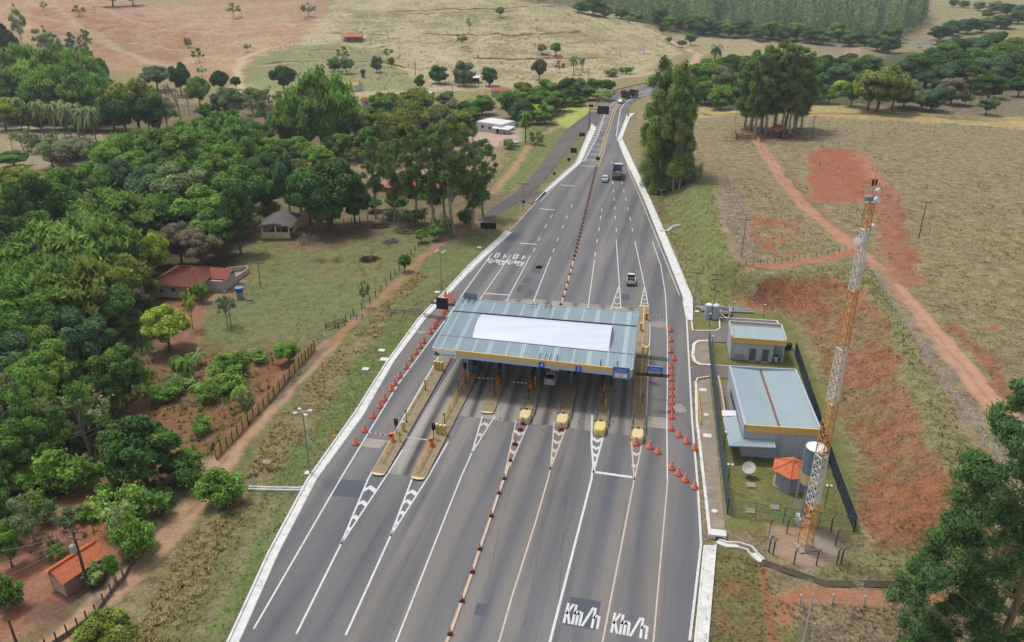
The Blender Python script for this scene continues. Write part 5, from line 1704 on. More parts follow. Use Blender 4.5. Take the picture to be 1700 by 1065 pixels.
def tufts(name, label, px_poly, step, size, col, seed, hfac=1.0, keep=0.7, blades=5, thr=None):
 blades = blades * 2
 rng = np.random.default_rng(seed)
 P = [tuple(W(*p)[:2]) for p in px_poly]
 a = np.array(P)
 lo, hi = a.min(0), a.max(0)
 xs, ys = np.meshgrid(np.arange(lo[0], hi[0], step), np.arange(lo[1], hi[1], step))
 xs, ys = xs.ravel() + rng.uniform(-step, step, xs.size) * 0.6, ys.ravel() + rng.uniform(-step, step, ys.size) * 0.6
 ok = (poly_sd(xs, ys, P) < 0) & (rng.random(xs.size) < keep) & (poly_sd(xs, ys, ROAD_POLY) > 1.2)
 if thr is not None:
  ok &= vnoise(xs, ys, 5, seed, 3) > thr
 xs, ys = xs[ok], ys[ok]
 zs = hgt(xs, ys) - 0.06
 n = len(xs)
 s = size * rng.uniform(0.5, 1.4, n) * (0.6 + 0.8 * vnoise(xs, ys, 6, seed + 1, 2))
 C = np.repeat(np.stack([xs, ys, zs], 1), blades, 0)
 S = np.repeat(s, blades)
 m = len(C)
 ang = rng.uniform(0, 6.28, m)
 d = np.stack([np.cos(ang), np.sin(ang), 0 * ang], 1)
 e = np.stack([-np.sin(ang), np.cos(ang), 0 * ang], 1)
 lean = rng.uniform(0.25, 0.95, (m, 1))
 Sb = S[:, None]
 tip = C + d * Sb * lean + np.array([0, 0, 1.0]) * Sb * hfac * rng.uniform(0.5, 1.0, (m, 1))
 w = np.maximum(Sb * rng.uniform(0.05, 0.12, (m, 1)), 0.02)
 b0 = C + d * Sb * 0.12
 Q = np.stack([b0 - e * w, b0 + e * w, tip + e * w * 0.5, tip - e * w * 0.5], 1)
 tv = np.repeat(rng.uniform(0.75, 1.25, n), blades)
 th = np.repeat(vnoise(xs, ys, 9, seed + 4, 2), blades)
 var = np.stack([tv * rng.uniform(0.8, 1.25, m), np.clip(th + rng.normal(0, 0.1, m), 0, 1)], 1)
 o = bpy.data.objects.new(name, leaf_mesh(name, Q, var, None, BLADE))
 COL.objects.link(o)
 o.color = (*alb(col), 1)
 tag(o, label, 'grass', None, 'stuff')


def build_grass():
 tufts('weeds', 'tall dry straw coloured weeds between the dirt track and the verge',
   [(215, 1070), (300, 905), (400, 800), (440, 725), (530, 610), (590, 555), (640, 500), (690, 452), (712, 450), (660, 512), (600, 592), (505, 722), (445, 800), (380, 892), (300, 1070)],
   0.42, 0.5, (176, 158, 110), 3, 0.8, 0.7, 5, 0.44)
 tufts('grass', 'short green and tan grass of the left verge', [(300, 1070), (380, 1065), (515, 797), (700, 525), (840, 383), (780, 440), (660, 510), (505, 722), (380, 892)],
   0.55, 0.26, (128, 130, 78), 4, 0.7, 0.55, 4)
 tufts('grass', 'rough grass on the red cut slope', [(1215, 494), (1300, 458), (1436, 470), (1500, 560), (1560, 700), (1600, 850), (1535, 900), (1440, 914), (1424, 780), (1402, 700), (1352, 562), (1305, 524)],
   0.8, 0.3, (150, 124, 86), 5, 0.8, 0.5, 4)
 tufts('grass', 'grass on the berm above the red slope', [(1270, 452), (1440, 440), (1520, 560), (1640, 790), (1640, 900), (1520, 962), (1360, 962), (1440, 915), (1590, 850), (1530, 640), (1440, 475), (1300, 460)],
   0.6, 0.4, (142, 136, 86), 6, 0.8, 0.7, 4)
 tufts('grass', 'dry tussocks of the right hand pasture', [(1440, 400), (1720, 330), (1720, 700), (1640, 640), (1520, 470)],
   0.9, 0.42, (168, 148, 112), 7, 0.7, 0.6, 4, 0.42)
 tufts('grass', 'dry tussocks beyond the pasture road', [(1150, 212), (1720, 214), (1720, 330), (1440, 400), (1290, 300), (1240, 235)],
   1.5, 0.55, (168, 150, 108), 8, 0.65, 0.6, 4, 0.45)
 tufts('grass', 'straw tussocks inside the wire fence on the right bank', [(1195, 285), (1262, 300), (1330, 360), (1400, 415), (1330, 428), (1232, 438), (1208, 370)],
   0.9, 0.45, (184, 166, 128), 9, 0.8, 0.7, 4)
 tufts('grass', 'green grass on the right bank beside the kerb', [(1060, 240), (1130, 250), (1185, 320), (1215, 440), (1240, 455), (1200, 515), (1155, 525), (1125, 425), (1075, 320)],
   0.85, 0.4, (132, 134, 76), 10, 0.8, 0.6, 4)
 tufts('grass', 'mown grass of the fenced compound', [(1206, 770), (1290, 775), (1400, 800), (1410, 880), (1275, 870), (1208, 860)],
   0.5, 0.14, (126, 124, 70), 11, 0.8, 0.5, 4)
 tufts('grass', 'coarse dry grass in the near right corner', [(1180, 912), (1262, 930), (1300, 1000), (1480, 1008), (1600, 1000), (1600, 1075), (1170, 1075)],
   0.5, 0.36, (150, 136, 96), 12, 0.7, 0.75, 5)
 tufts('grass', 'patchy grass of the small pasture by the barn', [(395, 400), (640, 380), (700, 400), (690, 430), (562, 545), (520, 570), (330, 572), (345, 505)],
   0.9, 0.3, (126, 128, 80), 13, 0.7, 0.6, 4, 0.42)
 tufts('grass', 'clumps of undergrowth on the red garden soil', [(0, 780), (190, 690), (262, 575), (440, 585), (530, 575), (470, 660), (362, 750), (260, 860), (130, 960), (0, 900)],
   0.9, 0.65, (112, 130, 66), 14, 0.8, 0.7, 5, 0.47)
 tufts('undergrowth', 'tangled green undergrowth at the edge of the left woods', [(0, 560), (150, 620), (250, 560), (262, 620), (180, 720), (140, 800), (40, 860), (0, 900)],
   0.9, 1.0, (96, 120, 60), 16, 0.9, 0.8, 6, 0.40)
 tufts('grass', 'dry scrub and tussocks of the hill pasture', [(430, 130), (600, 20), (860, 5), (1050, 35), (1120, 90), (1000, 125), (760, 140), (560, 160)],
   2.8, 1.0, (160, 144, 100), 15, 0.7, 0.6, 4, 0.47)


build_plants()
build_plantation()
build_near_tree()
build_grass()

# ================================================================== TOLL PLAZA
DARKGREY = M('dark_steel', (70, 72, 76), 0.6, var=0.15)
STEEL = M('galvanised_steel', (168, 172, 174), 0.5, metal=0.2, var=0.12)
BLACK = M('black_paint', (30, 31, 34), 0.5, var=0.1)
WHITE = M('white_paint', (252, 252, 252), 0.5, var=0.05)
CREAM = M('cream_paint', (232, 212, 158), 0.6, var=0.10, dirt=((190, 164, 110), 0.5))
ORANGE = M('orange_plastic', (255, 142, 104), 0.5, var=0.10)
ORANGE2 = M('orange_box', (240, 118, 44), 0.5, var=0.10)
REDP = M('red_paint', (190, 52, 44), 0.5, var=0.12)
YELLOW = M('yellow_paint', (226, 178, 62), 0.55, var=0.10)
BLUE = M('sign_blue', (30, 104, 214), 0.45, var=0.05)
SLATE = M('slate_blue_wall', (198, 206, 216), 0.8, var=0.08, dirt=((146, 152, 158), 0.5))
FASCIA_Y = M('mustard_fascia', (250, 208, 124), 0.55, var=0.06, dirt=((226, 184, 106), 0.4))
FASCIA_G = M('grey_fascia', (200, 208, 218), 0.55, var=0.06)
GLASS = M('dark_glass', (34, 42, 52), 0.12, var=0.05, spec=0.6)
CONCRETE = M('concrete', (168, 160, 148), 0.9, var=0.15, scale=1.5, dirt=((120, 108, 96), 0.6), bump=0.1)
DARKCONC = M('dark_concrete', (88, 82, 76), 0.9, var=0.2, scale=2)
WOOD = M('weathered_wood', (122, 104, 84), 0.9, var=0.3, scale=3, stretch=(1, 1, 0.2))
ISLAND = M('island_top', (160, 142, 112), 0.9, var=0.18, scale=0.9, dirt=((112, 98, 82), 0.75), bump=0.1)
ISLAND_SIDE = M('island_side', (62, 58, 56), 0.9, var=0.3, scale=1.5)
ZI = 0.20


def text_obj(name, body, size, mat, parent, loc, rot, align='CENTER', extrude=0.004):
 cu = bpy.data.curves.new(name, 'FONT')
 cu.body = body
 cu.size = size
 cu.align_x = align
 cu.align_y = 'CENTER'
 cu.extrude = extrude
 tmp = bpy.data.objects.new('tmp_text', cu)
 COL.objects.link(tmp)
 dg = bpy.context.evaluated_depsgraph_get()
 me = bpy.data.meshes.new_from_object(tmp.evaluated_get(dg))
 me.name = name
 bpy.data.objects.remove(tmp)
 bpy.data.curves.remove(cu)
 me.materials.clear()
 me.materials.append(mat)
 o = bpy.data.objects.new(name, me)
 COL.objects.link(o)
 o.parent = parent
 o.location = loc
 o.rotation_euler = rot
 return o


UP = (math.pi / 2, 0, 0)          # a text facing -Y


def lattice(mb, a, b, w, h, n, r=0.035):
 """box truss between a and b"""
 a, b = Vector(a), Vector(b)
 d = (b - a).normalized()
 s = d.cross(Vector((0, 0, 1))).normalized() * (w / 2)
 u = Vector((0, 0, h / 2))
 cs = [s + u, -s + u, -s - u, s - u]
 for c in cs:
  mb.cyl(a + c, b + c, r, r, 5)
 for i in range(n):
  p, q = a.lerp(b, i / n), a.lerp(b, (i + 1) / n)
  for k in range(4):
   c0, c1 = cs[k], cs[(k + 1) % 4]
   if i % 2:
    c0, c1 = c1, c0
   mb.cyl(p + c0, q + c1, r * 0.6, r * 0.6, 4, caps=False)
  for k in range(4):
   mb.cyl(q + cs[k], q + cs[(k + 1) % 4], r * 0.6, r * 0.6, 4, caps=False)


CAN_H = 6.8
CA, CB = Vector(G(718, 577, CAN_H)), Vector(G(1050, 614, CAN_H))
CC, CD = Vector(G(1060, 518, CAN_H)), Vector(G(763, 496, CAN_H))
CO = CA.copy()
CANG = math.atan2((CB - CA).y, (CB - CA).x)


def build_canopy():
 root = thing('toll_canopy', 'wide toll canopy with pale blue metal roof and white barrel skylight', 'canopy', (CO.x, CO.y, 0), 0)

 def cp(u, v, z):
  p = (CA * (1 - u) + CB * u) * (1 - v) + (CD * (1 - u) + CC * u) * v - CO
  return Vector((p.x, p.y, z))

 def vof(px, py):
  q = Vector(G(px, py, CAN_H))
  return max(0, min(1, (q - CA).dot(CD - CA) / (CD - CA).length_squared))
 v1, v2 = vof(730, 557), vof(753.5, 517.5)
 roof = M('pale_blue_sheet_roof', (156, 176, 184), 0.45, metal=0.0, var=0.12, scale=0.5, stretch=(1, 0.2, 1), dirt=((150, 168, 178), 0.5), spec=0.4)
 roof2 = M('translucent_strip', (184, 202, 208), 0.4, var=0.08, scale=0.5)
 nr = 84
 for k, (a, b, dz0, dz1) in enumerate(((0.004, v1 - 0.008, 0.0, 0.16), (v1 + 0.008, v2 - 0.008, 0.10, 0.10), (v2 + 0.008, 0.996, 0.16, 0.0))):
  mb = MB()
  for i in range(nr):
   u0, u1 = i / nr, (i + 1) / nr
   if k == 1 and 0.175 < (u0 + u1) / 2 < 0.875:
    if mb.v:
     mb.build('roof_panel', [roof, roof2], root)
     mb = MB()
    continue
   um = u0 + (u1 - u0) * 0.72
   mb.m = 1 if i % 7 in (3,) or (i % 14 == 9) else 0
   z0, z1 = CAN_H + dz0, CAN_H + dz1
   P = [cp(u0, a, z0), cp(u0, b, z1), cp(um, a, z0), cp(um, b, z1), cp(um, a, z0 + 0.10), cp(um, b, z1 + 0.10), cp(u1, a, z0 + 0.10), cp(u1, b, z1 + 0.10), cp(u1, a, z0), cp(u1, b, z1)]
   mb.add(P, [(0, 2, 3, 1), (2, 4, 5, 3), (4, 6, 7, 5), (6, 8, 9, 7)])
  mb.build('roof_panel', [roof, roof2], root)
 mb = MB()
 for v in (v1, v2):
  mb.add([cp(0, v - 0.012, CAN_H + 0.02), cp(1, v - 0.012, CAN_H + 0.02), cp(1, v + 0.012, CAN_H + 0.02), cp(0, v + 0.012, CAN_H + 0.02)], [(0, 1, 2, 3)])
 mb.build('gutter', M('gutter_dark', (64, 72, 78), 0.8), root)
 # barrel skylight
 mb = MB()
 ua0, ua1, ub0, ub1 = 0.175, 0.875, 0.175, 0.875
 m = 14
 vs = []
 for j in range(m + 1):
  t = j / m
  v = v1 + 0.012 + (v2 - v1 - 0.024) * t
  z = CAN_H + 0.12 + 1.05 * math.sin(math.pi * t)
  vs += [cp(ua0, v, z), cp(ua1, v, z)]
 fs = [(2 * j, 2 * j + 1, 2 * j + 3, 2 * j + 2) for j in range(m)]
 base = len(vs)
 vs += [cp(ua0, v1 + 0.012, CAN_H + 0.05), cp(ua0, v2 - 0.012, CAN_H + 0.05), cp(ua1, v1 + 0.012, CAN_H + 0.05), cp(ua1, v2 - 0.012, CAN_H + 0.05)]
 fs.append([2 * j for j in range(m, -1, -1)] + [base, base + 1][::1])
 fs.append([2 * j + 1 for j in range(m + 1)] + [base + 3, base + 2])
 mb.add(vs, fs)
 mb.build('skylight', M('opal_skylight', (222, 232, 240), 0.4, var=0.08, scale=0.4, stretch=(0.3, 2, 1)), root)
 # soffit and fascia
 mb = MB()
 q = [cp(0.003, 0.006, 0), cp(0.997, 0.006, 0), cp(0.997, 0.994, 0), cp(0.003, 0.994, 0)]
 mb.prism([(p.x, p.y) for p in q], CAN_H - 0.45, CAN_H - 0.30)
 mb.build('soffit', M('soffit_grey', (120, 126, 132), 0.8), root)

 def fascia(name, a, b, z0, z1, mat, th=0.16):
  d = (b - a).normalized()
  nrm = Vector((d.y, -d.x, 0))
  mb = MB()
  pts = [a, b, b + nrm * th, a + nrm * th]
  mb.prism([(p.x, p.y) for p in pts], z0, z1)
  return mb.build(name, mat, root)
 side = M('side_fascia_blue', (140, 176, 204), 0.5, var=0.08)
 fascia('front_fascia', cp(0, 0, 0), cp(1, 0, 0), CAN_H - 1.10, CAN_H - 0.52, FASCIA_G)
 fascia('fascia_band', cp(0.125, 0, 0), cp(1, 0, 0), CAN_H - 0.515, CAN_H + 0.10, FASCIA_Y, 0.18)
 fascia('fascia_band', cp(0, 0, 0), cp(0.123, 0, 0), CAN_H - 0.515, CAN_H + 0.10, M('cream_fascia', (226, 214, 186), 0.6), 0.17)
 fascia('side_fascia', cp(1, 0.0, 0), cp(1, 1, 0), CAN_H - 1.10, CAN_H + 0.09, side, 0.12)
 fascia('side_fascia', cp(0, 1, 0), cp(0, 0.0, 0), CAN_H - 1.10, CAN_H + 0.09, side, 0.12)
 fascia('rear_fascia', cp(1, 1, 0), cp(0, 1, 0), CAN_H - 1.10, CAN_H + 0.09, FASCIA_G, 0.14)
 # struts that hold the lane signs at both eaves
 mb = MB()
 for u, v in ((0.545, 0.0), (0.575, 0.0), (0.60, 0.0), (0.63, 0.0), (0.845, 0.0), (0.925, 0.0), (0.42, 1), (0.445, 1), (0.495, 1), (0.522, 1)):
  a = cp(u, 0.09 if v == 0 else 0.91, CAN_H + 0.2)
  b = cp(u, v, CAN_H + 0.42)
  mb.cyl(a, b, 0.04, 0.04, 5)
  mb.cyl(b, b + Vector((0, 0, -0.35)), 0.04, 0.04, 5)
 mb.build('sign_strut', BLACK, root)
 # columns stand on the islands
 for (px, py) in ((790, 606), (842, 612), (898, 618), (952, 620), (1011, 622)):
  for v in (0.14, 0.86):
   g = Vector(g3(px, py))
   base = Vector((g.x - CO.x, g.y - CO.y))
   ax = (CD - CA).normalized()
   p = base + ax * (-3.2 if v < 0.5 else 7.5)
   mb = MB()
   mb.box((p.x, p.y, (CAN_H - 0.45 + 0.2) / 2), (0.42, 0.42, CAN_H - 0.65), CANG)
   mb.build('column', M('column_grey', (112, 120, 128), 0.7), root)
 # name board at the left end of the front fascia
 nb = thing('name_board', 'white name board with round black emblem on the canopy fascia', 'sign', (CO.x, CO.y, 0), 0)
 d = (CB - CA).normalized()
 a = Vector((d.y, -d.x)) * 0.20
 L = 3.45
 mb = MB()
 o = Vector((a.x, a.y, 0)) + Vector((d.x, d.y, 0)) * 0.12
 e = o + Vector((d.x, d.y, 0)) * L
 nrm = Vector((d.y, -d.x, 0))
 mb.prism([(p.x, p.y) for p in (o, e, e + nrm * 0.05, o + nrm * 0.05)], CAN_H - 1.20, CAN_H - 0.06)
 mb.build('panel', M('board_white', (250, 252, 254), 0.5, var=0.04), nb)
 rot = (math.pi / 2, 0, CANG)

 def on(s, z, off=0.056):
  p = o + Vector((d.x, d.y, 0)) * s + nrm * off
  return (p.x, p.y, z)
 zc = CAN_H - 0.72
 mb = MB()
 R3 = Matrix.Rotation(CANG, 3, 'Z')

 def ring(cx, cz, r0, r1, a0=0, a1=360, n=20):
  vs, fs = [], []
  for i in range(n + 1):
   t = math.radians(a0 + (a1 - a0) * i / n)
   for r in (r0, r1):
    p = Vector(on(cx + r * math.cos(t), cz + r * math.sin(t)))
    vs.append(p)
  for i in range(n):
   fs.append((2 * i, 2 * i + 1, 2 * i + 3, 2 * i + 2))
  mb.add(vs, fs)
 ring(0.36, zc - 0.06, 0.12, 0.24)
 ring(0.74, zc - 0.06, 0.12, 0.26)
 mb.add([on(0.5, zc - 0.34), on(0.60, zc - 0.34), on(0.60, zc + 0.42), on(0.5, zc + 0.42)], [(0, 1, 2, 3)])
 mb.add([on(0.08, zc + 0.26), on(0.46, zc + 0.18), on(0.46, zc + 0.28), on(0.08, zc + 0.34)], [(0, 1, 2, 3)])
 mb.build('emblem', BLACK, nb)
 mb = MB()
 ring(0.74, zc - 0.06, 0.0, 0.11)
 ring(0.36, zc - 0.06, 0.0, 0.11)
 mb.build('emblem_fill', M('emblem_amber', (206, 176, 110), 0.5), nb)
 text_obj('lettering', 'as', 0.34, M('lettering_lime', (190, 186, 84), 0.5), nb, on(1.22, zc - 0.02), rot)
 text_obj('lettering', 'nascentes', 0.50, M('lettering_navy', (44, 56, 112), 0.5), nb, on(2.38, zc - 0.02), rot)
 text_obj('lettering', 'das gerais', 0.17, M('lettering_green', (120, 150, 110), 0.5), nb, on(2.75, zc - 0.42), rot)

 # number plates over the lanes
 def plate(px, py, digit, lab):
  g = G(px, py, CAN_H - 0.62)
  t = (Vector(g) - CA).dot(d)
  p = CA + d * t + Vector((d.y, -d.x)) * 0.20
  s = thing('lane_number_sign', lab, 'sign', (p.x, p.y, CAN_H - 0.66), CANG)
  mb = MB()
  mb.box((0, -0.02, 0), (0.82, 0.05, 0.86))
  mb.build('panel', BLUE, s)
  text_obj('digit', digit, 0.86, WHITE, s, (0, -0.052, -0.02), UP)
 plate(901, 601, '4', 'blue lane plate numbered 4 on the fascia directly above the silver car')
 plate(962, 607, '3', 'blue lane plate numbered 3 on the fascia, nearest the blue toll sign')
 for px, py, lab in ((911, 607, 'dark lane signal box hanging over the silver car'), (971, 612, 'dark lane signal box hanging between two fascia signs'),
      (1033, 619, 'dark lane signal box under the blue fascia sign')):
  g = G(px, py, CAN_H - 1.35)
  t = (Vector(g) - CA).dot(d)
  p = CA + d * t + Vector((d.y, -d.x)) * 0.05
  s = thing('lane_signal', lab, 'signal', (p.x, p.y, CAN_H - 1.30), CANG)
  mb = MB()
  mb.box((0, 0, 0), (0.85, 0.25, 0.36))
  mb.box((0, 0, 0.22), (0.1, 0.1, 0.14))
  mb.build('housing', BLACK, s)
  mb = MB()
  for x in (-0.2, 0.2):
   mb.cyl((x, -0.13, 0), (x, -0.15, 0), 0.13, 0.13, 10)
  mb.build('lens', M('dull_lens', (60, 64, 60), 0.3), s)

 # blue automatic toll signs
 def blue_sign(loc, w, h, lab, beam=False):
  s = thing('automatic_toll_sign', lab, 'sign', loc, CANG)
  mb = MB()
  mb.box((0, 0.05, 0), (w, 0.10, h))
  mb.build('frame', M('sign_frame', (170, 190, 214), 0.4), s)
  mb = MB()
  mb.box((0, -0.015, 0), (w * 0.92, 0.03, h * 0.9))
  mb.build('panel', BLUE, s)
  mb = MB()
  mb.box((0, -0.04, -h * 0.22), (w * 0.76, 0.02, h * 0.34))
  mb.build('inset', WHITE, s)
  mb = MB()
  mb.box((0, -0.045, 0.0), (w * 0.9, 0.008, 0.03))
  mb.build('rule', WHITE, s)
  text_obj('lettering', 'COBRANÇA', w * 0.125, WHITE, s, (0, -0.036, h * 0.29), UP)
  text_obj('lettering', 'AUTOMÁTICA', w * 0.125, WHITE, s, (0, -0.036, h * 0.11), UP)
  mb = MB()
  c = -h * 0.22
  for x0, z0, sx, sz in ((-0.18, 0, 0.03, 0.34), (0.18, 0, 0.03, 0.34), (0, 0.17, 0.39, 0.03), (0, -0.09, 0.2, 0.12)):
   mb.box((x0 * w / 2.2, -0.056, c + z0 * w / 2.2), (sx * w / 2.2, 0.01, sz * w / 2.2))
  mb.build('symbol', M('symbol_grey', (70, 74, 96), 0.5), s)
  return s
 g = Vector(G(1034, 606, CAN_H - 0.35))
 t = (g - CA).dot(d)
 p = CA + d * t + Vector((d.y, -d.x)) * 0.34
 blue_sign((p.x, p.y, CAN_H - 0.45), 2.3, 1.75, 'blue automatic toll sign mounted on the canopy fascia')
 z = 5.6
 p = Vector(G(1087, 616.5, z))
 blue_sign((p.x, p.y, z), 2.25, 1.62, 'blue automatic toll sign on the arm right of the canopy')
 # cantilever arms on both sides
 for lab, a, b, zz, w, hh, n in (('dark lattice arm reaching right from the canopy over the outer lane', (1056, 590), (1109, 597), 6.0, 0.35, 0.35, 12),
         ('dark lattice arm reaching left from the canopy over the coned lane', (752, 531), (704, 523), 5.7, 0.4, 0.4, 14)):
  arm = thing('lattice_arm', lab, 'arm', (0, 0, 0))
  mb = MB()
  lattice(mb, Vector((*G(*a, zz), zz)), Vector((*G(*b, zz), zz)), w, hh, n, 0.03)
  mb.build('truss', DARKGREY, arm)
 for lab, a, b, zz in (('black beam carrying the blue sign right of the canopy', (1054, 621.5), (1111, 626), 5.2), ('black beam carrying the dark display left of the canopy', (758, 508), (715, 503), 5.3)):
  arm = thing('sign_beam', lab, 'beam', (0, 0, 0))
  mb = MB()
  A, B = Vector((*G(*a, zz), zz)), Vector((*G(*b, zz), zz))
  D_ = (B - A).normalized()
  S_ = Vector((-D_.y, D_.x, 0))
  off = S_ * (0.30 if a[0] > 1000 else 0.3)
  if off.y < 0:
   off = -off
  for dz in (-0.16, 0.16):
   mb.cyl(A + off + Vector((0, 0, dz)), B + off + Vector((0, 0, dz)), 0.07, 0.07, 6)
  mb.cyl(A + off, B + off, 0.05, 0.05, 6)
  mb.build('tube', BLACK, arm)
 c = Vector(G(734, 503.5, 5.5))
 v = thing('message_display', 'black two row message display on the beam left of the canopy', 'sign', (c.x, c.y, 5.5), CANG)
 for dz, nm in ((0.52, 'upper_panel'), (-0.50, 'lower_panel')):
  mb = MB()
  mb.box((0, 0, dz), (1.95, 0.28, 0.92))
  mb.build(nm, BLACK, v)
 mb = MB()
 for i in range(7):
  mb.box((-0.7 + i * 0.22, -0.15, -0.52), (0.14, 0.02, 0.5))
 mb.build('louvre', DARKGREY, v)
 # sign seen from behind on the rear eave
 p = cp(0.055, 1.0, 0) + Vector((CO.x, CO.y, 0))
 s = thing('rear_lane_sign', 'grey back of a wide sign board standing on the rear eave', 'sign', (p.x, p.y, CAN_H - 0.2), CANG)
 mb = MB()
 mb.box((0.2, 0.25, 0.62), (2.2, 0.08, 1.35))
 mb.build('panel', M('sign_back', (128, 158, 172), 0.5), s)
 mb = MB()
 for x in (-0.7, 0.2, 1.1):
  mb.cyl((x, 0.2, 0.6), (x, -1.6, 0.28), 0.05, 0.05, 5)
 mb.build('strut', BLACK, s)


ISL = {}


def build_islands():
 spec = [('left exit', (626, 791), (776, 533), 0.92, False, False), ('second left', (692, 798), (829, 536), 0.95, False, False), ('short nosed', (808, 688), (868, 530), 0.95, False, False),
   ('median', (870, 703), (925, 518), 0.98, True, False), ('centre', (932, 710), (976, 515), 0.98, True, False), ('lane 3', (995, 723), (1025, 511), 1.0, True, True), ('right', (1058, 736), (1069, 508), 1.0, True, True)]
 labs = ['long raised island at the far left of the toll lanes', 'long raised island with yellow railing, second from the left', 'short raised island with flat cream nose left of the median',
   'raised island on the median line with guard rails', 'raised island between the two numbered lanes', 'raised island left of the lane under the blue fascia sign', 'raised island at the right edge of the canopy']
 for i, (nm, f, b, hw, att, back) in enumerate(spec):
  F, B = Vector(g3(*f)), Vector(g3(*b))
  d = (B - F).normalized()
  L = (B - F).length
  ang = math.atan2(d.y, d.x) - math.pi / 2
  root = thing('traffic_island', labs[i], 'island', (F.x, F.y, Z0), ang)
  ISL[i] = (F, d, ang, L)
  out = []
  for k in range(9):
   t = math.pi + math.pi * k / 8
   out.append((hw * math.cos(t), hw + 0.9 * hw * math.sin(t)))
  for k in range(9):
   t = math.pi * k / 8
   out.append((hw * math.cos(t), L - hw + 0.9 * hw * math.sin(t)))
  mb = MB()
  mb.prism(out, -0.02, ZI, top=False)
  mb.build('kerb', ISLAND_SIDE, root)
  mb = MB()
  mb.sheet(out, ZI)
  mb.build('deck', ISLAND, root)
  ends = []
  if not att:
   ends.append((0, 1))
  if back:
   ends.append((L, -1))
  for y0, sg in ends:
   nose = [(hw * 0.98 * math.cos(math.pi + math.pi * k / 10), 0.55 * hw + 0.5 * hw * math.sin(math.pi + math.pi * k / 10)) for k in range(11)]
   mb = MB()
   mb.sheet([(x, y0 + sg * y) for x, y in nose], ZI + 0.012)
   mb.build('painted_nose', CREAM, root)
  if back:
   mb = MB()
   mb.box((0, L - 5.5, ZI + 0.01), (0.14, 9, 0.016))
   mb.build('painted_line', CREAM, root)
  if att:
   a = thing('crash_cushion', ['', '', '', 'cream rounded crash cushion on the median island', 'cream rounded crash cushion between the two numbered lanes', 'bright cream crash cushion on the island beside the white chevrons',
          'cream crash cushion on the rightmost island'][i], 'crash cushion', (F.x, F.y, Z0), ang)
   mb = MB()
   rings = []
   for z, k in ((0.0, 0.97), (0.12, 1.0), (0.75, 0.98), (0.95, 0.90), (1.02, 0.76)):
    rings.append([(0.80 * k * (1 if abs(math.cos(t)) > 1e-6 else 0) * math.copysign(abs(math.cos(t)) ** 0.5, math.cos(t)), 1.05 + (1.25 * k) * math.copysign(abs(math.sin(t)) ** (0.55 if math.sin(t) > 0 else 0.8), math.sin(t)), z)
        for t in [2 * math.pi * j / 24 for j in range(24)]])
   vs = [p for r in rings for p in r]
   fs = [(r * 24 + j, r * 24 + (j + 1) % 24, (r + 1) * 24 + (j + 1) % 24, (r + 1) * 24 + j) for r in range(4) for j in range(24)]
   fs.append(tuple(4 * 24 + j for j in range(24)))
   mb.add(vs, fs)
   mb.build('cushion_shell', CREAM if i != 5 else M('fresh_cream', (236, 216, 130), 0.6, var=0.06), a, smooth=False)
   mb = MB()
   mb.box((0, 2.15, 0.95), (0.4, 0.3, 0.3))
   mb.build('rear_bracket', BLACK, a)
   for sg, sd in ((-1, 'left'), (1, 'right')):
    gp = F + d * 2.6 + Vector((d.y, -d.x)) * (sg * 0.86)
    gr = thing('guard_rail', f"grey guard rail on the {sd} side of the {['', '', '', 'median', 'middle', 'white chevron', 'rightmost'][i]} island", 'guard rail', (gp.x, gp.y, Z0 + ZI), ang)
    mb = MB()
    mb.box((0, 2.0, 0.55), (0.07, 4.4, 0.30))
    mb.box((0, 2.0, 0.55), (0.12, 4.4, 0.10))
    mb.build('rail', M('dull_rail', (112, 120, 130), 0.6, var=0.15), gr)
    for y in (0.1, 2.0, 3.9):
     mb = MB()
     mb.box((-sg * 0.08, y, 0.35), (0.10, 0.14, 0.7))
     mb.build('post', STEEL, gr)
 # low platform before each booth is part of the islands; booths stand on top
 wall = M('booth_teal', (92, 112, 122), 0.55, var=0.08)
 blabs = {1: 'dark teal toll booth at the left end under the canopy', 2: 'dark teal toll booth right of the leftmost booth', 3: 'dark teal toll booth beside the silver car on its left',
    4: 'dark teal toll booth between the two numbered lanes', 5: 'toll booth with yellow top edge left of the blue fascia sign'}
 proto = None
 for i, px in ((1, (783, 618)), (2, (837, 620)), (3, (893, 629)), (4, (948, 633)), (5, (1008, 636))):
  F, d, ang, L = ISL[i]
  q = Vector(g3(*px))
  s = (q - F).dot(d)
  p = F + d * (s + 1.1)
  loc = (p.x, p.y, Z0 + ZI + 0.004)
  if proto is None:
   r = thing('toll_booth', blabs[i], 'toll booth', loc, ang)
   mb = MB()
   mb.box((0, 0, 0.55), (1.45, 2.3, 1.1))
   mb.box((0, 0, 2.42), (1.45, 2.3, 0.16))
   for x in (-0.68, 0.68):
    for y in (-1.1, 0, 1.1):
     mb.box((x, y, 1.72), (0.09, 0.09, 1.24))
   mb.build('cabin', wall, r)
   mb = MB()
   mb.box((0, 0, 1.72), (1.34, 2.18, 1.235))
   mb.build('window', GLASS, r)
   mb = MB()
   mb.box((0, 0, 2.57), (1.6, 2.5, 0.12))
   mb.build('roof', M('booth_roof', (126, 130, 132), 0.7), r)
   mb = MB()
   mb.box((0.1, -0.7, 2.78), (0.6, 0.45, 0.3))
   mb.build('air_conditioner', M('pale_unit', (206, 212, 206), 0.5), r)
   proto = r
  else:
   dup(proto, loc, ang, blabs[i])
  tag(proto if proto.location == Vector(loc) else r, None)
 for o in bpy.data.objects:
  if o.name.startswith('toll_booth'):
   o['group'] = 'toll booths under the canopy'


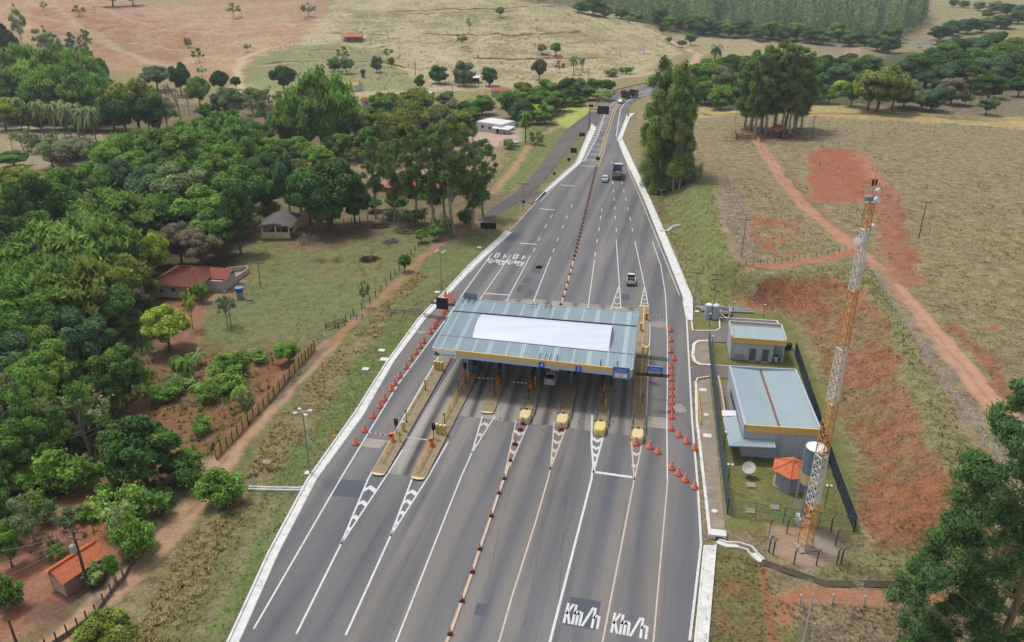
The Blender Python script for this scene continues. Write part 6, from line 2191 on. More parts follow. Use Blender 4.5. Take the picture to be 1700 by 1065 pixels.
def on_island(i, px, off=None):
 """point on island i next to a photo pixel; off = metres from its axis (right positive)"""
 F, d, ang, L = ISL[i]
 q = Vector(G(px[0], px[1], Z0 + ZI))
 s = (q - F).dot(d)
 o = (q - F).dot(Vector((d.y, -d.x))) if off is None else off
 o = max(-0.7, min(0.7, o))
 p = F + d * s + Vector((d.y, -d.x)) * o
 return Vector((p.x, p.y, Z0 + ZI + 0.002)), ang


def build_plaza_furniture():
 # boom gates
 def gate(i, px, arm, lab, sgn=-1, solid=False):
  p, ang = on_island(i, px)
  r = thing('boom_gate', lab, 'barrier gate', p, ang, 'boom gates of the toll lanes')
  mb = MB()
  mb.box((0, 0, 0.55), (0.42, 0.5, 1.1))
  mb.box((0, 0, 1.13), (0.46, 0.54, 0.07))
  mb.build('cabinet', ORANGE2, r)
  if arm:
   mb = MB()
   n = 9
   for k in range(n):
    mb.m = k % 2 if not solid else 1
    x0, x1 = sgn * (0.25 + arm * k / n), sgn * (0.25 + arm * (k + 1) / n)
    mb.box(((x0 + x1) / 2, -0.3, 0.95), (abs(x1 - x0) - 0.002, 0.07, 0.11))
   mb.build('arm', [REDP, WHITE], r)
   mb = MB()
   mb.cyl((0, -0.2, 0.95), (0, -0.36, 0.95), 0.14, 0.14, 10)
   mb.build('hub', BLACK, r)
 gate(0, (651, 731), 3.0, 'orange boom gate on the leftmost island, its arm across the coned lane')
 gate(1, (716, 739), 2.9, 'orange boom gate near the end of the second island', -1, True)
 gate(1, (770, 633), 0, 'orange gate cabinet without arm beside the left end of the canopy')
 gate(2, (826, 637), 2.9, 'red orange boom gate in the shade on the short nosed island')
 gate(3, (881, 644), 2.6, 'pale orange boom gate on the median island')
 gate(6, (1073, 530), 2.4, 'dark red boom gate behind the canopy on the rightmost island', 1)

 # traffic lights
 def signal(i, px, h, lab):
  p, ang = on_island(i, px)
  r = thing('traffic_light', lab, 'traffic light', p, ang, 'traffic lights of the toll lanes')
  mb = MB()
  mb.cyl((0, 0, 0), (0, 0, h), 0.06, 0.06, 8)
  mb.build('post', BLACK, r)
  mb = MB()
  mb.box((0, -0.02, h - 0.4), (0.34, 0.24, 0.85))
  mb.box((0, 0.16, h - 0.4), (0.5, 0.03, 1.0))
  mb.build('head', BLACK, r)
  mb = MB()
  for z in (0.2, -0.2):
   mb.cyl((0, -0.14, h - 0.4 + z), (0, -0.17, h - 0.4 + z), 0.12, 0.12, 10)
  mb.build('lens', M('dull_lens', (60, 64, 60), 0.3), r)
 signal(0, (656, 718), 2.0, 'black traffic light post beside the leftmost orange gate')
 signal(1, (720, 728), 2.2, 'black traffic light post beside the cream bollards on the second island')
 signal(1, (772, 628), 2.5, 'black traffic light before the leftmost booth')
 signal(2, (830, 628), 2.4, 'black traffic light post in the shade beside the red orange gate')
 signal(3, (884, 638), 2.3, 'black traffic light post beside the pale orange gate')
 signal(5, (1000, 641), 2.4, 'black traffic light post left of the yellow edged booth')
 signal(5, (1017, 640), 2.4, 'black traffic light post right of the yellow edged booth')

 def cpole(i, px, h, lab):
  p, ang = on_island(i, px)
  r = thing('camera_post', lab, 'post', p, ang, 'black sensor posts on the islands')
  mb = MB()
  mb.cyl((0, 0, 0), (0, 0, h), 0.055, 0.05, 6)
  mb.cyl((0, 0, 0), (0, 0, 0.05), 0.16, 0.16, 8)
  mb.build('post', BLACK, r)
  mb = MB()
  mb.box((0, -0.1, h - 0.1), (0.18, 0.34, 0.18))
  mb.build('camera', BLACK, r)
 cpole(0, (706.6, 647), 1.6, 'thin black sensor post half way along the leftmost island')
 cpole(0, (675, 700), 1.9, 'thin black sensor post beside the single cream bollard')
 cpole(1, (758.5, 649), 1.7, 'thin black sensor post beyond the yellow railing of the second island')
 cpole(1, (738, 706), 1.9, 'thin black sensor post behind three cream bollards')
 cpole(2, (821, 657), 1.5, 'dark sensor post on the short nosed island')
 cpole(3, (878, 661), 1.5, 'dark sensor post on the median island before its gate')
 cpole(5, (1001, 668), 1.7, 'dark sensor post on the island beside the white chevrons')
 cpole(6, (1066, 672), 1.9, 'thin black sensor post at the front of the rightmost island')
 cpole(6, (1067, 598), 1.8, 'thin black sensor post at the middle of the rightmost island')
 # cream bollards
 bl = [(0, (720, 612), 'left one of three cream bollards under the name board'), (0, (726.5, 613), 'middle one of three cream bollards under the name board'), (0, (732.5, 614), 'right one of three cream bollards under the name board'),
   (0, (675.5, 715), 'single cream bollard near the leftmost gate'), (1, (724.5, 718), 'left one of three cream bollards on the second island'), (1, (731, 719.5), 'middle one of three cream bollards on the second island'),
   (1, (737.5, 720), 'right one of three cream bollards on the second island'), (6, (1064, 548), 'single cream bollard at the rear of the rightmost island')]
 offs = [-0.55, 0.0, 0.55, 0.1, -0.55, 0.0, 0.55, -0.3]
 first = None
 for (i, px, lab), of in zip(bl, offs):
  p, ang = on_island(i, px, of)
  if first is None:
   first = thing('bollard', lab, 'bollard', p, ang, 'cream bollards on the islands')
   mb = MB()
   mb.lathe((0, 0, 0), [(0.24, 0), (0.24, 1.28), (0.2, 1.36), (0, 1.36)], 14)
   mb.build('post', M('cream_bollard', (224, 196, 112), 0.6, var=0.12), first, smooth=False)
   mb = MB()
   mb.lathe((0, 0, 1.36), [(0.2, 0.0), (0.16, 0.05), (0, 0.06)], 14)
   mb.build('cap', M('pale_cap', (248, 236, 208), 0.6), first)
  else:
   dup(first, p, ang, lab)

 # yellow tubes and rails
 def ypost(i, px, h, lab, of=None):
  p, ang = on_island(i, px, of)
  r = thing('yellow_post', lab, 'post', p, ang, 'yellow tube posts on the islands')
  mb = MB()
  mb.cyl((0, 0, 0), (0, 0, h), 0.1, 0.1, 8)
  mb.build('tube', YELLOW, r)
  mb = MB()
  mb.lathe((0, 0, h), [(0.1, 0), (0.06, 0.06), (0, 0.07)], 8)
  mb.build('cap', YELLOW, r)
 ypost(0, (664, 732), 1.5, 'yellow tube post right of the leftmost gate')
 ypost(1, (777, 630), 1.5, 'yellow tube post beside the armless gate cabinet')
 ypost(3, (888, 640), 1.5, 'yellow tube post right of the pale orange gate')
 ypost(5, (1005, 676), 1.4, 'yellow tube post at the front of the island beside the white chevrons')
 ypost(6, (1054, 683), 1.3, 'left yellow tube post behind the rightmost crash cushion', -0.55)
 ypost(6, (1066, 684), 1.3, 'right yellow tube post behind the rightmost crash cushion', 0.45)
 for nm, i, a, b, of, hs, lab in (('handrail', 0, (640, 768), (655, 737), -0.35, (0.55, 0.95), 'yellow handrail at the near end of the leftmost island'),
          ('handrail', 1, (703, 786), (728, 735), -0.35, (0.55, 0.95), 'yellow handrail at the near end of the second island'),
          ('handrail', 1, (738, 715), (771, 637), -0.45, (0.5, 0.95), 'long yellow handrail along the middle of the second island'),
          ('handrail', 0, (683, 690), (722, 620), -0.62, (0.35,), 'low yellow rail along the middle of the leftmost island'),
          ('handrail', 5, (1002, 662), (1005, 640), -0.2, (0.5, 0.95), 'short yellow handrail before the yellow edged booth'),
          ('handrail', 6, (1062, 660), (1067, 560), 0.1, (0.5,), 'thin cream rail along the rightmost island')):
  p, ang = on_island(i, a, of)
  q, _ = on_island(i, b, of)
  L = (q - p).length
  r = thing(nm, lab, 'handrail', p, ang, 'yellow handrails on the islands')
  mat = YELLOW if i != 6 else CREAM
  mb = MB()
  for h in hs:
   mb.cyl((0, 0, h), (0, L, h), 0.045, 0.045, 6)
  mb.build('rail', mat, r)
  k = max(2, int(L / 2.2))
  for j in range(k + 1):
   mb = MB()
   mb.cyl((0, L * j / k, 0), (0, L * j / k, hs[-1]), 0.04, 0.04, 6)
   mb.build('post', mat, r)
 p, ang = on_island(6, (1068, 628))
 r = thing('sign_column', 'mustard twin column with lamps carrying the right sign beam', 'column', p, ang)
 mb = MB()
 for x in (-0.35, 0.35):
  mb.box((x, 0, 2.6), (0.34, 0.34, 5.2))
 mb.build('column', FASCIA_Y, r)
 mb = MB()
 mb.box((0, -0.05, 5.25), (1.2, 0.5, 0.16))
 mb.build('cap_plate', FASCIA_Y, r)
 for x in (-0.4, 0.4):
  mb = MB()
  mb.lathe((x, 0, 5.36), [(0.12, 0), (0.18, 0.12), (0.1, 0.25), (0, 0.28)], 10)
  mb.build('lamp', WHITE, r)


def cone_proto(lab, p):
 r = thing('traffic_cone', lab, 'traffic cone', p, 0, 'orange cones beside the toll lanes')
 mb = MB()
 mb.lathe((0, 0, 0), [(0.46, 0), (0.46, 0.18), (0.40, 0.24), (0.30, 0.25)], 8)
 mb.build('base', M('cone_base', (244, 112, 78), 0.6, var=0.15), r)
 mb = MB()
 pr = [(0.32, 0.24), (0.29, 0.42), (0.26, 0.5), (0.22, 0.66), (0.19, 0.74), (0.16, 0.9), (0.13, 0.96), (0.09, 1.14), (0.06, 1.17)]
 n = 14
 for k in range(len(pr) - 1):
  mb.m = 1 if k in (1, 3, 5) else 0
  (r0, z0), (r1, z1) = pr[k], pr[k + 1]
  vs = [(r0 * math.cos(2 * math.pi * i / n), r0 * math.sin(2 * math.pi * i / n), z0) for i in range(n)] + [(r1 * math.cos(2 * math.pi * i / n), r1 * math.sin(2 * math.pi * i / n), z1) for i in range(n)]
  mb.add(vs, [(i, (i + 1) % n, n + (i + 1) % n, n + i) for i in range(n)])
 mb.m = 0
 mb.add([(0.06 * math.cos(2 * math.pi * i / n), 0.06 * math.sin(2 * math.pi * i / n), 1.17) for i in range(n)], [tuple(range(n))])
 mb.build('body', [ORANGE, M('cone_band', (240, 190, 176), 0.5)], r)
 return r


def build_cones():
 left = [(590.6, 737), (605.6, 715.5), (619.7, 692), (630.7, 675.6), (638.7, 664), (649.6, 648), (655.6, 638.6), (664, 626), (674.6, 611), (683, 598), (691, 587), (697.6, 577), (703.5, 568.5), (714.5, 553), (721, 544),
   (724, 539), (728, 533), (735, 525), (737.3, 520), (741, 515.5)]
 topl = [(739.7, 491.5), (745, 495), (748.6, 498), (753, 501.5)]
 right = [(1114, 713), (1115, 694), (1114.7, 682), (1115, 670), (1115, 657), (1115, 644.5), (1114.7, 631), (1114.5, 621), (1114, 610), (1118.6, 597), (1113.7, 584), (1113.7, 566), (1113, 549)]
 fan1 = [(1127, 724), (1139.6, 734.6), (1153, 746)]
 fan2 = [(1114.5, 778), (1126, 788), (1137.7, 798), (1153, 810)]
 pair = [(1078.3, 743.5), (1091.7, 752)]
 first = None

 def put(px, lab):
  nonlocal first
  p = Vector((*g3(*px), Z0 + 0.02))
  if first is None:
   first = cone_proto(lab, p)
  else:
   dup(first, p, random.uniform(0, 6.28), lab)
 for k, q in enumerate(left):
  put(q, f"orange cone left of the canopy, {ORD[k]} from the near end of its long row")
 for k, q in enumerate(topl):
  put(q, f"orange cone behind the dark display, {ORD[k]} from the kerb in its short slanting row")
 for k, q in enumerate(right):
  put(q, f"orange cone right of the canopy, {ORD[k]} from the near end of its straight row")
 for k, q in enumerate(fan1):
  put(q, f"orange cone in the upper slanting row by the right kerb, {ORD[k]} from the left")
 for k, q in enumerate(fan2):
  put(q, f"orange cone in the nearest slanting row by the right kerb, {ORD[k]} from the left")
 put(pair[0], 'orange cone standing alone in the right lane, the farther of a pair')
 put(pair[1], 'orange cone standing alone in the right lane, the nearer of a pair')
 put((1055.4, 737.5), 'orange cone at the foot of the rightmost crash cushion')
 # delineator posts of the median
 near = [(728, 1103), (747, 1053), (767, 998), (784, 950), (796.5, 912), (815.5, 857), (828, 819), (837, 795), (847, 765)]
 mid = [(931, 506), (935.5, 493), (939, 481), (942, 470), (945.6, 456), (948.7, 445), (952, 432)]
 A, B = Vector(g3(953.8, 425)), Vector(g3(989.5, 279))
 far = [A.lerp(B, k / 30) for k in range(31)]
 pts = [Vector(g3(*q)) for q in near] + [Vector(g3(*q)) for q in mid] + far + [Vector(g3(*q)) for q in ((855, 738), (864, 714), (867.7, 704), (931.6, 714))]
 proto = None
 rust = M('rust_red_rubber', (124, 52, 40), 0.7, var=0.2)
 for k, p in enumerate(pts):
  if k < len(near):
   lab = f"rust red median post before the canopy, {ORD[k]} from the bottom of the picture" if k else 'rust red median post nearest of all, at the bottom edge'
  elif k < len(near) + len(mid):
   lab = f"rust red median post just behind the canopy, {ORD[k - len(near)]} from the roof"
  elif k < len(near) + len(mid) + 31:
   lab = f"red post of the dense median row beyond the canopy, {ORD[k - len(near) - len(mid)]} in from its near end"
  else:
   j = k - len(near) - len(mid) - 31
   lab = ['red post in the median gore, the nearest to the camera', 'red post in the median gore, the middle one', 'red post touching the median crash cushion', 'red post before the crash cushion between the numbered lanes'][j]
  loc = (p.x, p.y, Z0 + 0.02)
  if proto is None:
   proto = thing('delineator_post', lab, 'post', loc, ROAD, 'red and white median posts')
   mb = MB()
   mb.box((0, 0, 0.11), (0.55, 0.34, 0.22), taper=0.8)
   mb.build('base', rust, proto)
   mb = MB()
   for j, (z0, z1) in enumerate(((0.22, 0.42), (0.42, 0.52), (0.52, 0.64), (0.64, 0.72), (0.72, 0.84))):
    mb.m = j % 2
    mb.cyl((0, 0, z0), (0, 0, z1), 0.13 - 0.01 * j, 0.125 - 0.01 * j, 9)
   mb.build('post', [M('post_red', (178, 66, 48), 0.6, var=0.15), WHITE], proto)
  else:
   s = 1.0 if k < len(near) + len(mid) else 1.25
   dup(proto, loc, ROAD, lab, (s, s, s))
 # cream separator sill between the posts, and the chain
 mb = MB()
 for seq in (near, ):
  P = [Vector(g3(*q)) for q in seq]
  for a, b in zip(P[:-1], P[1:]):
   d = (b - a).normalized()
   mb.ribbon([a + d * 0.35, b - d * 0.35], 0.26, Z0 + 0.01, 0.10)
 P = [Vector(g3(*q)) for q in mid]
 for a, b in zip(P[:-1], P[1:]):
  d = (b - a).normalized()
  mb.ribbon([a + d * 0.35, b - d * 0.35], 0.26, Z0 + 0.01, 0.10)
 tag(mb.build('separator_sill', M('separator_cream', (232, 206, 178), 0.7, var=0.1, dirt=((176, 128, 100), 0.6))), 'cream separator sill running between the red median posts', None, None, 'structure')
 mb = MB()
 P = [Vector((*g3(*q), Z0 + 0.72)) for q in near]
 for a, b in zip(P[:-1], P[1:]):
  n = 8
  pts = [a.lerp(b, k / n) - Vector((0, 0, 0.35 * math.sin(math.pi * k / n))) for k in range(n + 1)]
  mb.path([q + Vector((-0.12, 0, 0)) for q in pts], 0.018, 4)
 tag(mb.build('plastic_chain', M('pale_chain', (206, 190, 180), 0.6)), 'thin pale chain sagging between the near median posts', 'chain')


build_canopy()
build_islands()
build_plaza_furniture()
build_cones()

# ================================================================== BUILDINGS
TILE = M('terracotta_tiles', (214, 124, 84), 0.8, var=0.18, scale=2.5, dirt=((150, 76, 52), 0.6))
OLDTILE = M('old_red_tiles', (138, 84, 72), 0.85, var=0.3, scale=3.0, dirt=((92, 62, 54), 0.85))
FIBRE = M('grey_fibre_roof', (112, 106, 102), 0.85, var=0.2, scale=1.2, dirt=((84, 78, 74), 0.6))
PLASTER = M('old_cream_plaster', (240, 216, 170), 0.9, var=0.12, scale=1.2, dirt=((166, 120, 90), 0.6))
WHITEWALL = M('white_plaster', (226, 228, 230), 0.85, var=0.06, dirt=((190, 180, 170), 0.4))
PALEWALL = M('grey_white_wall', (196, 190, 182), 0.9, var=0.1, dirt=((150, 132, 116), 0.6))
PALEROOF = M('white_sheet_roof', (236, 238, 240), 0.6, var=0.05)
SHEET = M('blue_grey_sheet', (166, 184, 190), 0.5, var=0.06, scale=0.6, stretch=(1, 0.2, 1), dirt=((156, 174, 184), 0.5))


def frame(fl, fr):
 """front-left and front-right photo pixels of a footprint -> origin, unit right, unit back, width, heading"""
 a, b = Vector(W(*fl)), Vector(W(*fr))
 d = Vector((b.x - a.x, b.y - a.y, 0))
 L = d.length
 d.normalize()
 return a, d, Vector((-d.y, d.x, 0)), L, math.atan2(d.y, d.x)


def corrugate(mb, p00, p10, p01, p11, n, amp=0.05):
 """ribbed sheet; ribs run from p0x to p1x edges: p00->p01 is the rib direction, n ribs across p00->p10"""
 p00, p10, p01, p11 = map(Vector, (p00, p10, p01, p11))
 nrm = (p10 - p00).cross(p01 - p00).normalized()
 if nrm.z < 0:
  nrm = -nrm
 vs = []
 for i in range(2 * n + 1):
  u = i / (2 * n)
  o = nrm * (amp if i % 2 else 0)
  vs += [p00.lerp(p10, u) + o, p01.lerp(p11, u) + o]
 mb.add(vs, [(2 * i, 2 * i + 2, 2 * i + 3, 2 * i + 1) for i in range(2 * n)])


def build_compound():
 # ---- small service building
 a, d, b, L, ang = frame((1211, 596), (1299, 602.5))
 D, Hh = 5.6, 3.7
 r = thing('service_building', 'small grey service building with mustard fascia and two doors', 'building', a, ang)
 mb = MB()
 xw = L * 0.80
 mb.prism([(0, 0), (xw, 0), (xw, 1.5), (L, 1.5), (L, D), (0, D)], 0, Hh - 0.02)
 mb.box((L - 0.12, 0.12, (Hh - 0.8) / 2), (0.22, 0.22, Hh - 0.8))
 mb.build('wall', SLATE, r)
 mb = MB()
 mb.box((L / 2, -0.06, Hh - 0.28), (L + 0.3, 0.12, 0.95))
 mb.build('fascia', FASCIA_Y, r)
 mb = MB()
 for x0, y0, x1, y1 in ((-0.12, 0, 0.06, D), (L - 0.06, 0, L + 0.12, D), (-0.12, D - 0.1, L + 0.12, D + 0.1)):
  mb.prism([(x0, y0), (x1, y0), (x1, y1), (x0, y1)], Hh - 0.5, Hh + 0.42)
 mb.build('parapet', M('pale_parapet', (206, 204, 198), 0.8, var=0.1), r)
 mb = MB()
 corrugate(mb, (0.07, 0.02, Hh + 0.1), (L - 0.07, 0.02, Hh + 0.1), (0.07, D * 0.74, Hh + 0.26), (L - 0.07, D * 0.74, Hh + 0.26), 30)
 mb.build('roof', SHEET, r)
 mb = MB()
 mb.prism([(0.07, D * 0.75), (L - 0.07, D * 0.75), (L - 0.07, D - 0.1), (0.07, D - 0.1)], Hh - 0.3, Hh + 0.05)
 mb.build('roof_slab', M('dirty_slab', (150, 146, 142), 0.9, var=0.2, dirt=((110, 104, 100), 0.6)), r)
 for x in (0.42, 0.66):
  mb = MB()
  mb.box((L * x, -0.02, 1.05), (0.95, 0.06, 2.1))
  dr = mb.build('door', M('door_grey', (112, 112, 112), 0.6, var=0.1), r)
  mb = MB()
  mb.box((L * x + 0.35, -0.06, 1.0), (0.05, 0.06, 0.14))
  mb.build('handle', STEEL, dr)
  mb = MB()
  mb.box((L * x, -0.35, 0.06), (1.1, 0.6, 0.12))
  mb.build('step', CONCRETE, r)
 for x in (0.155, 0.24):
  mb = MB()
  mb.box((L * x, -0.02, 1.7), (0.8, 0.05, 1.0))
  w = mb.build('window', M('pale_window', (206, 212, 222), 0.2, var=0.05, spec=0.6), r)
  mb = MB()
  for z in (1.18, 2.22):
   mb.box((L * x, -0.03, z), (0.92, 0.08, 0.07))
  for s in (-0.43, 0.43):
   mb.box((L * x + s, -0.03, 1.7), (0.06, 0.08, 0.98))
  mb.build('frame', WHITE, w)
 mb = MB()
 mb.box((L * 0.17, -0.015, 0.55), (1.5, 0.04, 1.1))
 mb.build('panel_door', M('pale_metal_door', (176, 176, 178), 0.5), r)
 g = W(1283, 596)
 t = thing('white_bin', 'white waste bin with black lid under the building corner roof', 'bin', a + d * (L * 0.88) + b * 0.5, ang)
 mb = MB()
 mb.lathe((0, 0, 0), [(0.26, 0), (0.32, 0.85), (0.34, 0.9)], 12)
 mb.build('bucket', WHITE, t)
 mb = MB()
 mb.lathe((0, 0, 0.9), [(0.35, 0), (0.3, 0.1), (0, 0.12)], 12)
 mb.build('lid', BLACK, t)
 g = W(1306, 578)
 t = thing('skip_box', 'small dark metal box on the grass by the service building', 'box', g, ang)
 mb = MB()
 mb.box((0, 0, 0.4), (1.3, 0.8, 0.8), taper=1.08)
 mb.build('body', M('dark_green_box', (52, 60, 56), 0.6), t)
 mb = MB()
 mb.box((0, 0, 0.84), (1.46, 0.92, 0.06))
 mb.build('lid', BLACK, t)
 # ---- main office
 a, d, b, L, ang = frame((1230, 757), (1352, 765))
 D, Hh = 15.4, 4.35
 r = thing('office_building', 'long grey office building with twin pitched pale blue sheet roof and mustard fascia', 'building', a, ang)
 mb = MB()
 mb.prism([(0, 0), (L, 0), (L, D), (0, D)], 0, Hh - 0.3)
 mb.build('wall', SLATE, r)
 mb = MB()
 mb.box((L / 2 + 0.06, -0.08, Hh - 0.12), (L - 0.1, 0.15, 1.02))
 mb.build('fascia', FASCIA_Y, r)
 mb = MB()
 par = M('pale_blue_parapet', (184, 196, 206), 0.7, var=0.06)
 mb.prism([(-0.15, -0.15), (0.15, -0.15), (0.15, D), (-0.15, D)], Hh - 1.1, Hh + 0.45)
 mb.prism([(L - 0.15, 0), (L + 0.12, 0), (L + 0.12, D), (L - 0.15, D)], Hh - 0.9, Hh + 0.45)
 mb.prism([(-0.15, D), (L + 0.12, D), (L + 0.12, D + 0.2), (-0.15, D + 0.2)], Hh - 0.9, Hh + 0.46)
 mb.build('parapet', par, r)
 gx = L * 0.47
 for x0, x1, z0, z1 in ((0.16, gx - 0.16, Hh + 0.30, Hh + 0.0), (gx + 0.16, L - 0.16, Hh + 0.0, Hh + 0.30)):
  mb = MB()
  corrugate(mb, (x0, 0.02, z0), (x0, D - 0.02, z0), (x1, 0.02, z1), (x1, D - 0.02, z1), 46, 0.06)
  mb.build('roof', SHEET, r)
 mb = MB()
 mb.prism([(gx - 0.19, 0.02), (gx + 0.19, 0.02), (gx + 0.19, D - 0.02), (gx - 0.19, D - 0.02)], Hh - 0.4, Hh - 0.04)
 mb.build('valley_gutter', M('rusty_gutter', (142, 104, 92), 0.9, var=0.3, scale=1.2, dirt=((84, 66, 60), 0.8)), r)
 mb = MB()
 mb.cyl((gx + 0.1, -0.24, Hh - 0.5), (gx + 0.1, -0.24, 0.1), 0.07, 0.07, 8)
 mb.build('downpipe', M('pale_pipe', (172, 182, 188), 0.5), r)
 mb = MB()
 mb.box((L * 0.24, -0.03, 1.75), (L * 0.34, 0.06, 0.62))
 w = mb.build('window', GLASS, r)
 mb = MB()
 for k in range(4):
  mb.box((L * (0.07 + 0.34 * k / 3), -0.07, 1.75), (0.06, 0.05, 0.66))
 for z in (1.42, 2.08):
  mb.box((L * 0.24, -0.075, z), (L * 0.34, 0.04, 0.06))
 mb.build('frame', STEEL, w)
 # lean-to awning round the front left corner
 mb = MB()
 zz = 2.45
 corrugate(mb, (-1.9, -1.5, zz), (-1.9, 5.2, zz), (-0.16, -0.2, zz + 0.3), (-0.16, 5.2, zz + 0.3), 18, 0.04)
 corrugate(mb, (-1.9, -1.5, zz), (L * 0.42, -1.3, zz), (-0.16, -0.2, zz + 0.3), (L * 0.42, -0.2, zz + 0.3), 16, 0.04)
 mb.prism([(-1.95, -1.55), (L * 0.42, -1.35), (L * 0.42, -1.25), (-1.85, -1.45), (-1.85, 5.2), (-1.95, 5.2)], zz - 0.14, zz + 0.03)
 mb.build('awning', M('awning_sheet', (162, 182, 188), 0.5, var=0.06), r)
 mb = MB()
 corrugate(mb, (-2.0, 5.3, zz + 0.15), (-2.0, 6.3, zz + 0.4), (-0.16, 5.3, zz + 0.3), (-0.16, 6.3, zz + 0.5), 4, 0.03)
 mb.build('awning_light', PALEROOF, r)
 mb = MB()
 mb.box((-0.02, 9.0, 2.3), (0.06, 7.0, 0.9))
 mb.build('side_window', M('side_glass', (96, 110, 122), 0.2, spec=0.6), r)
 # ---- access ramp wall
 P = [W(1191, 636), W(1196, 660), W(1205, 722)]
 t = thing('ramp_wall', 'long low cream wall edged in yellow along the office side', 'wall', (0, 0, 0))
 mb = MB()
 mb.ribbon(P, 0.22, [p.z for p in P], 1.3)
 mb.build('wall', PALEWALL, t)
 mb = MB()
 mb.ribbon([p + Vector((0.13, 0, 0)) for p in P], 0.05, [p.z + 0.9 for p in P], 0.42)
 mb.build('yellow_edge', YELLOW, t)
 mb = MB()
 q = [W(1194, 636), W(1215, 640), W(1224, 690), W(1207, 722)]
 mb.prism([(p.x, p.y) for p in q], -0.02, 0.07)
 mb.build('ramp_slab', M('ramp_slab', (138, 122, 104), 0.9, var=0.2, dirt=((100, 88, 76), 0.6)), t)
 # ---- hexagonal hut with tiled roof
 c = W(1311, 803)
 t = thing('hexagonal_hut', 'small six sided grey hut with orange tiled roof beside the water tower', 'hut', c, math.radians(8))
 R = 1.95
 hexa = [(R * math.cos(math.radians(60 * k)), R * math.sin(math.radians(60 * k))) for k in range(6)]
 mb = MB()
 mb.prism(hexa, 0, 2.3)
 mb.build('wall', M('hut_wall', (160, 166, 178), 0.8, var=0.07), t)
 mb = MB()
 mb.prism([(x * 1.12, y * 1.12) for x, y in hexa], -0.05, 0.10)
 mb.build('plinth', CONCRETE, t)
 mb = MB()
 Ro = R * 1.28
 apex = Vector((0, 0, 3.35))
 for k in range(6):
  e0 = Vector((Ro * math.cos(math.radians(60 * k)), Ro * math.sin(math.radians(60 * k)), 2.28))
  e1 = Vector((Ro * math.cos(math.radians(60 * k + 60)), Ro * math.sin(math.radians(60 * k + 60)), 2.28))
  nrm = (e1 - e0).cross(apex - e0).normalized()
  n = 9
  for i in range(n):
   p0, p1, pm = e0.lerp(e1, i / n), e0.lerp(e1, (i + 1) / n), e0.lerp(e1, (i + 0.5) / n)
   up = Vector((0, 0, 1))

   def tip(p):
    # run the tile rows straight up the slope until they meet the hip
    f = 1 - abs((p - e0).length / (e1 - e0).length * 2 - 1)
    m = (e0 + e1) / 2
    return p + (apex - m) * max(f, 0.001)
   o = nrm * 0.06
   mb.add([p0, pm + o, p1, tip(p1), tip(pm) + o, tip(p0)], [(0, 1, 4, 5), (1, 2, 3, 4)])
 mb.build('roof', TILE, t)
 mb = MB()
 for k in range(6):
  mb.cyl((Ro * math.cos(math.radians(60 * k)), Ro * math.sin(math.radians(60 * k)), 2.32), (0, 0, 3.40), 0.07, 0.07, 5)
 mb.build('hip_tile', M('hip_tile', (196, 88, 56), 0.8), t)
 # ---- water tower
 c = W(1332, 868)
 t = thing('water_tower', 'cylindrical slate water tower with white domed top on a thinner stem', 'water tower', c)
 mb = MB()
 mb.lathe((0, 0, 0), [(0.40, 0.9), (0.40, 5.0), (1.08, 5.6)], 20)
 mb.build('stem', M('tower_slate', (134, 148, 160), 0.6, var=0.08), t)
 mb = MB()
 mb.lathe((0, 0, 0), [(1.081, 5.6), (1.081, 7.0)], 24)
 mb.build('cream_band', M('cream_band', (222, 198, 142), 0.6), t)
 mb = MB()
 mb.lathe((0, 0, 0), [(1.08, 7.0), (1.08, 10.0), (1.12, 10.02), (1.12, 10.12)], 24)
 mb.build('drum', M('drum_slate', (124, 140, 154), 0.55, var=0.08), t)
 mb = MB()
 mb.lathe((0, 0, 10.12), [(1.06, 0), (0.5, 0.12), (0, 0.14)], 24)
 mb.build('top_cover', WHITE, t)
 mb = MB()
 for s in (-0.2, 0.2):
  mb.cyl((-1.2 + 0.0, s, 0.4), (-1.2, s, 10.2), 0.03, 0.03, 5)
 for k in range(24):
  mb.cyl((-1.2, -0.2, 0.6 + 0.4 * k), (-1.2, 0.2, 0.6 + 0.4 * k), 0.02, 0.02, 4)
 mb.build('ladder', STEEL, t)
 mb = MB()
 mb.box((0, 0, 0.45), (1.3, 1.3, 0.9))
 mb.build('footing', M('pale_footing', (206, 206, 204), 0.8, var=0.1), t)
 mb = MB()
 mb.cyl((0.62, -0.3, 0.9), (0.62, -0.3, 5.2), 0.09, 0.09, 8)
 mb.build('riser_pipe', M('maroon_pipe', (104, 46, 62), 0.6), t)
 t = thing('pump', 'small maroon water pump beside the foot of the water tower', 'pump', W(1330, 866), 0.3)
 mb = MB()
 mb.cyl((-0.5, 0, 0.35), (0.4, 0, 0.35), 0.2, 0.2, 10)
 mb.build('motor', M('maroon_motor', (132, 62, 62), 0.5), t)
 mb = MB()
 for x in (-0.35, 0.25):
  mb.box((x, 0, 0.1), (0.12, 0.4, 0.2))
 mb.build('stand', DARKGREY, t)
 # ---- lattice radio tower
 c = W(1336, 908)
 t = thing('radio_tower', 'tall red orange and white banded lattice radio tower with dishes', 'tower', c, math.radians(12))
 levels = [0, 5.5, 11.7, 17.9, 23.9, 29.9, 35.8, 38.2]
 cols = [M('tower_orange', (232, 168, 106), 0.6, var=0.15), M('tower_white', (232, 230, 224), 0.6, var=0.08)]

 def rad(z):
  return 0.86 - 0.42 * min(1, z / 36)
 angs = [math.radians(90 + 120 * k + 30) for k in range(3)]

 def leg(k, z):
  return Vector((rad(z) * math.cos(angs[k]), rad(z) * math.sin(angs[k]), z))
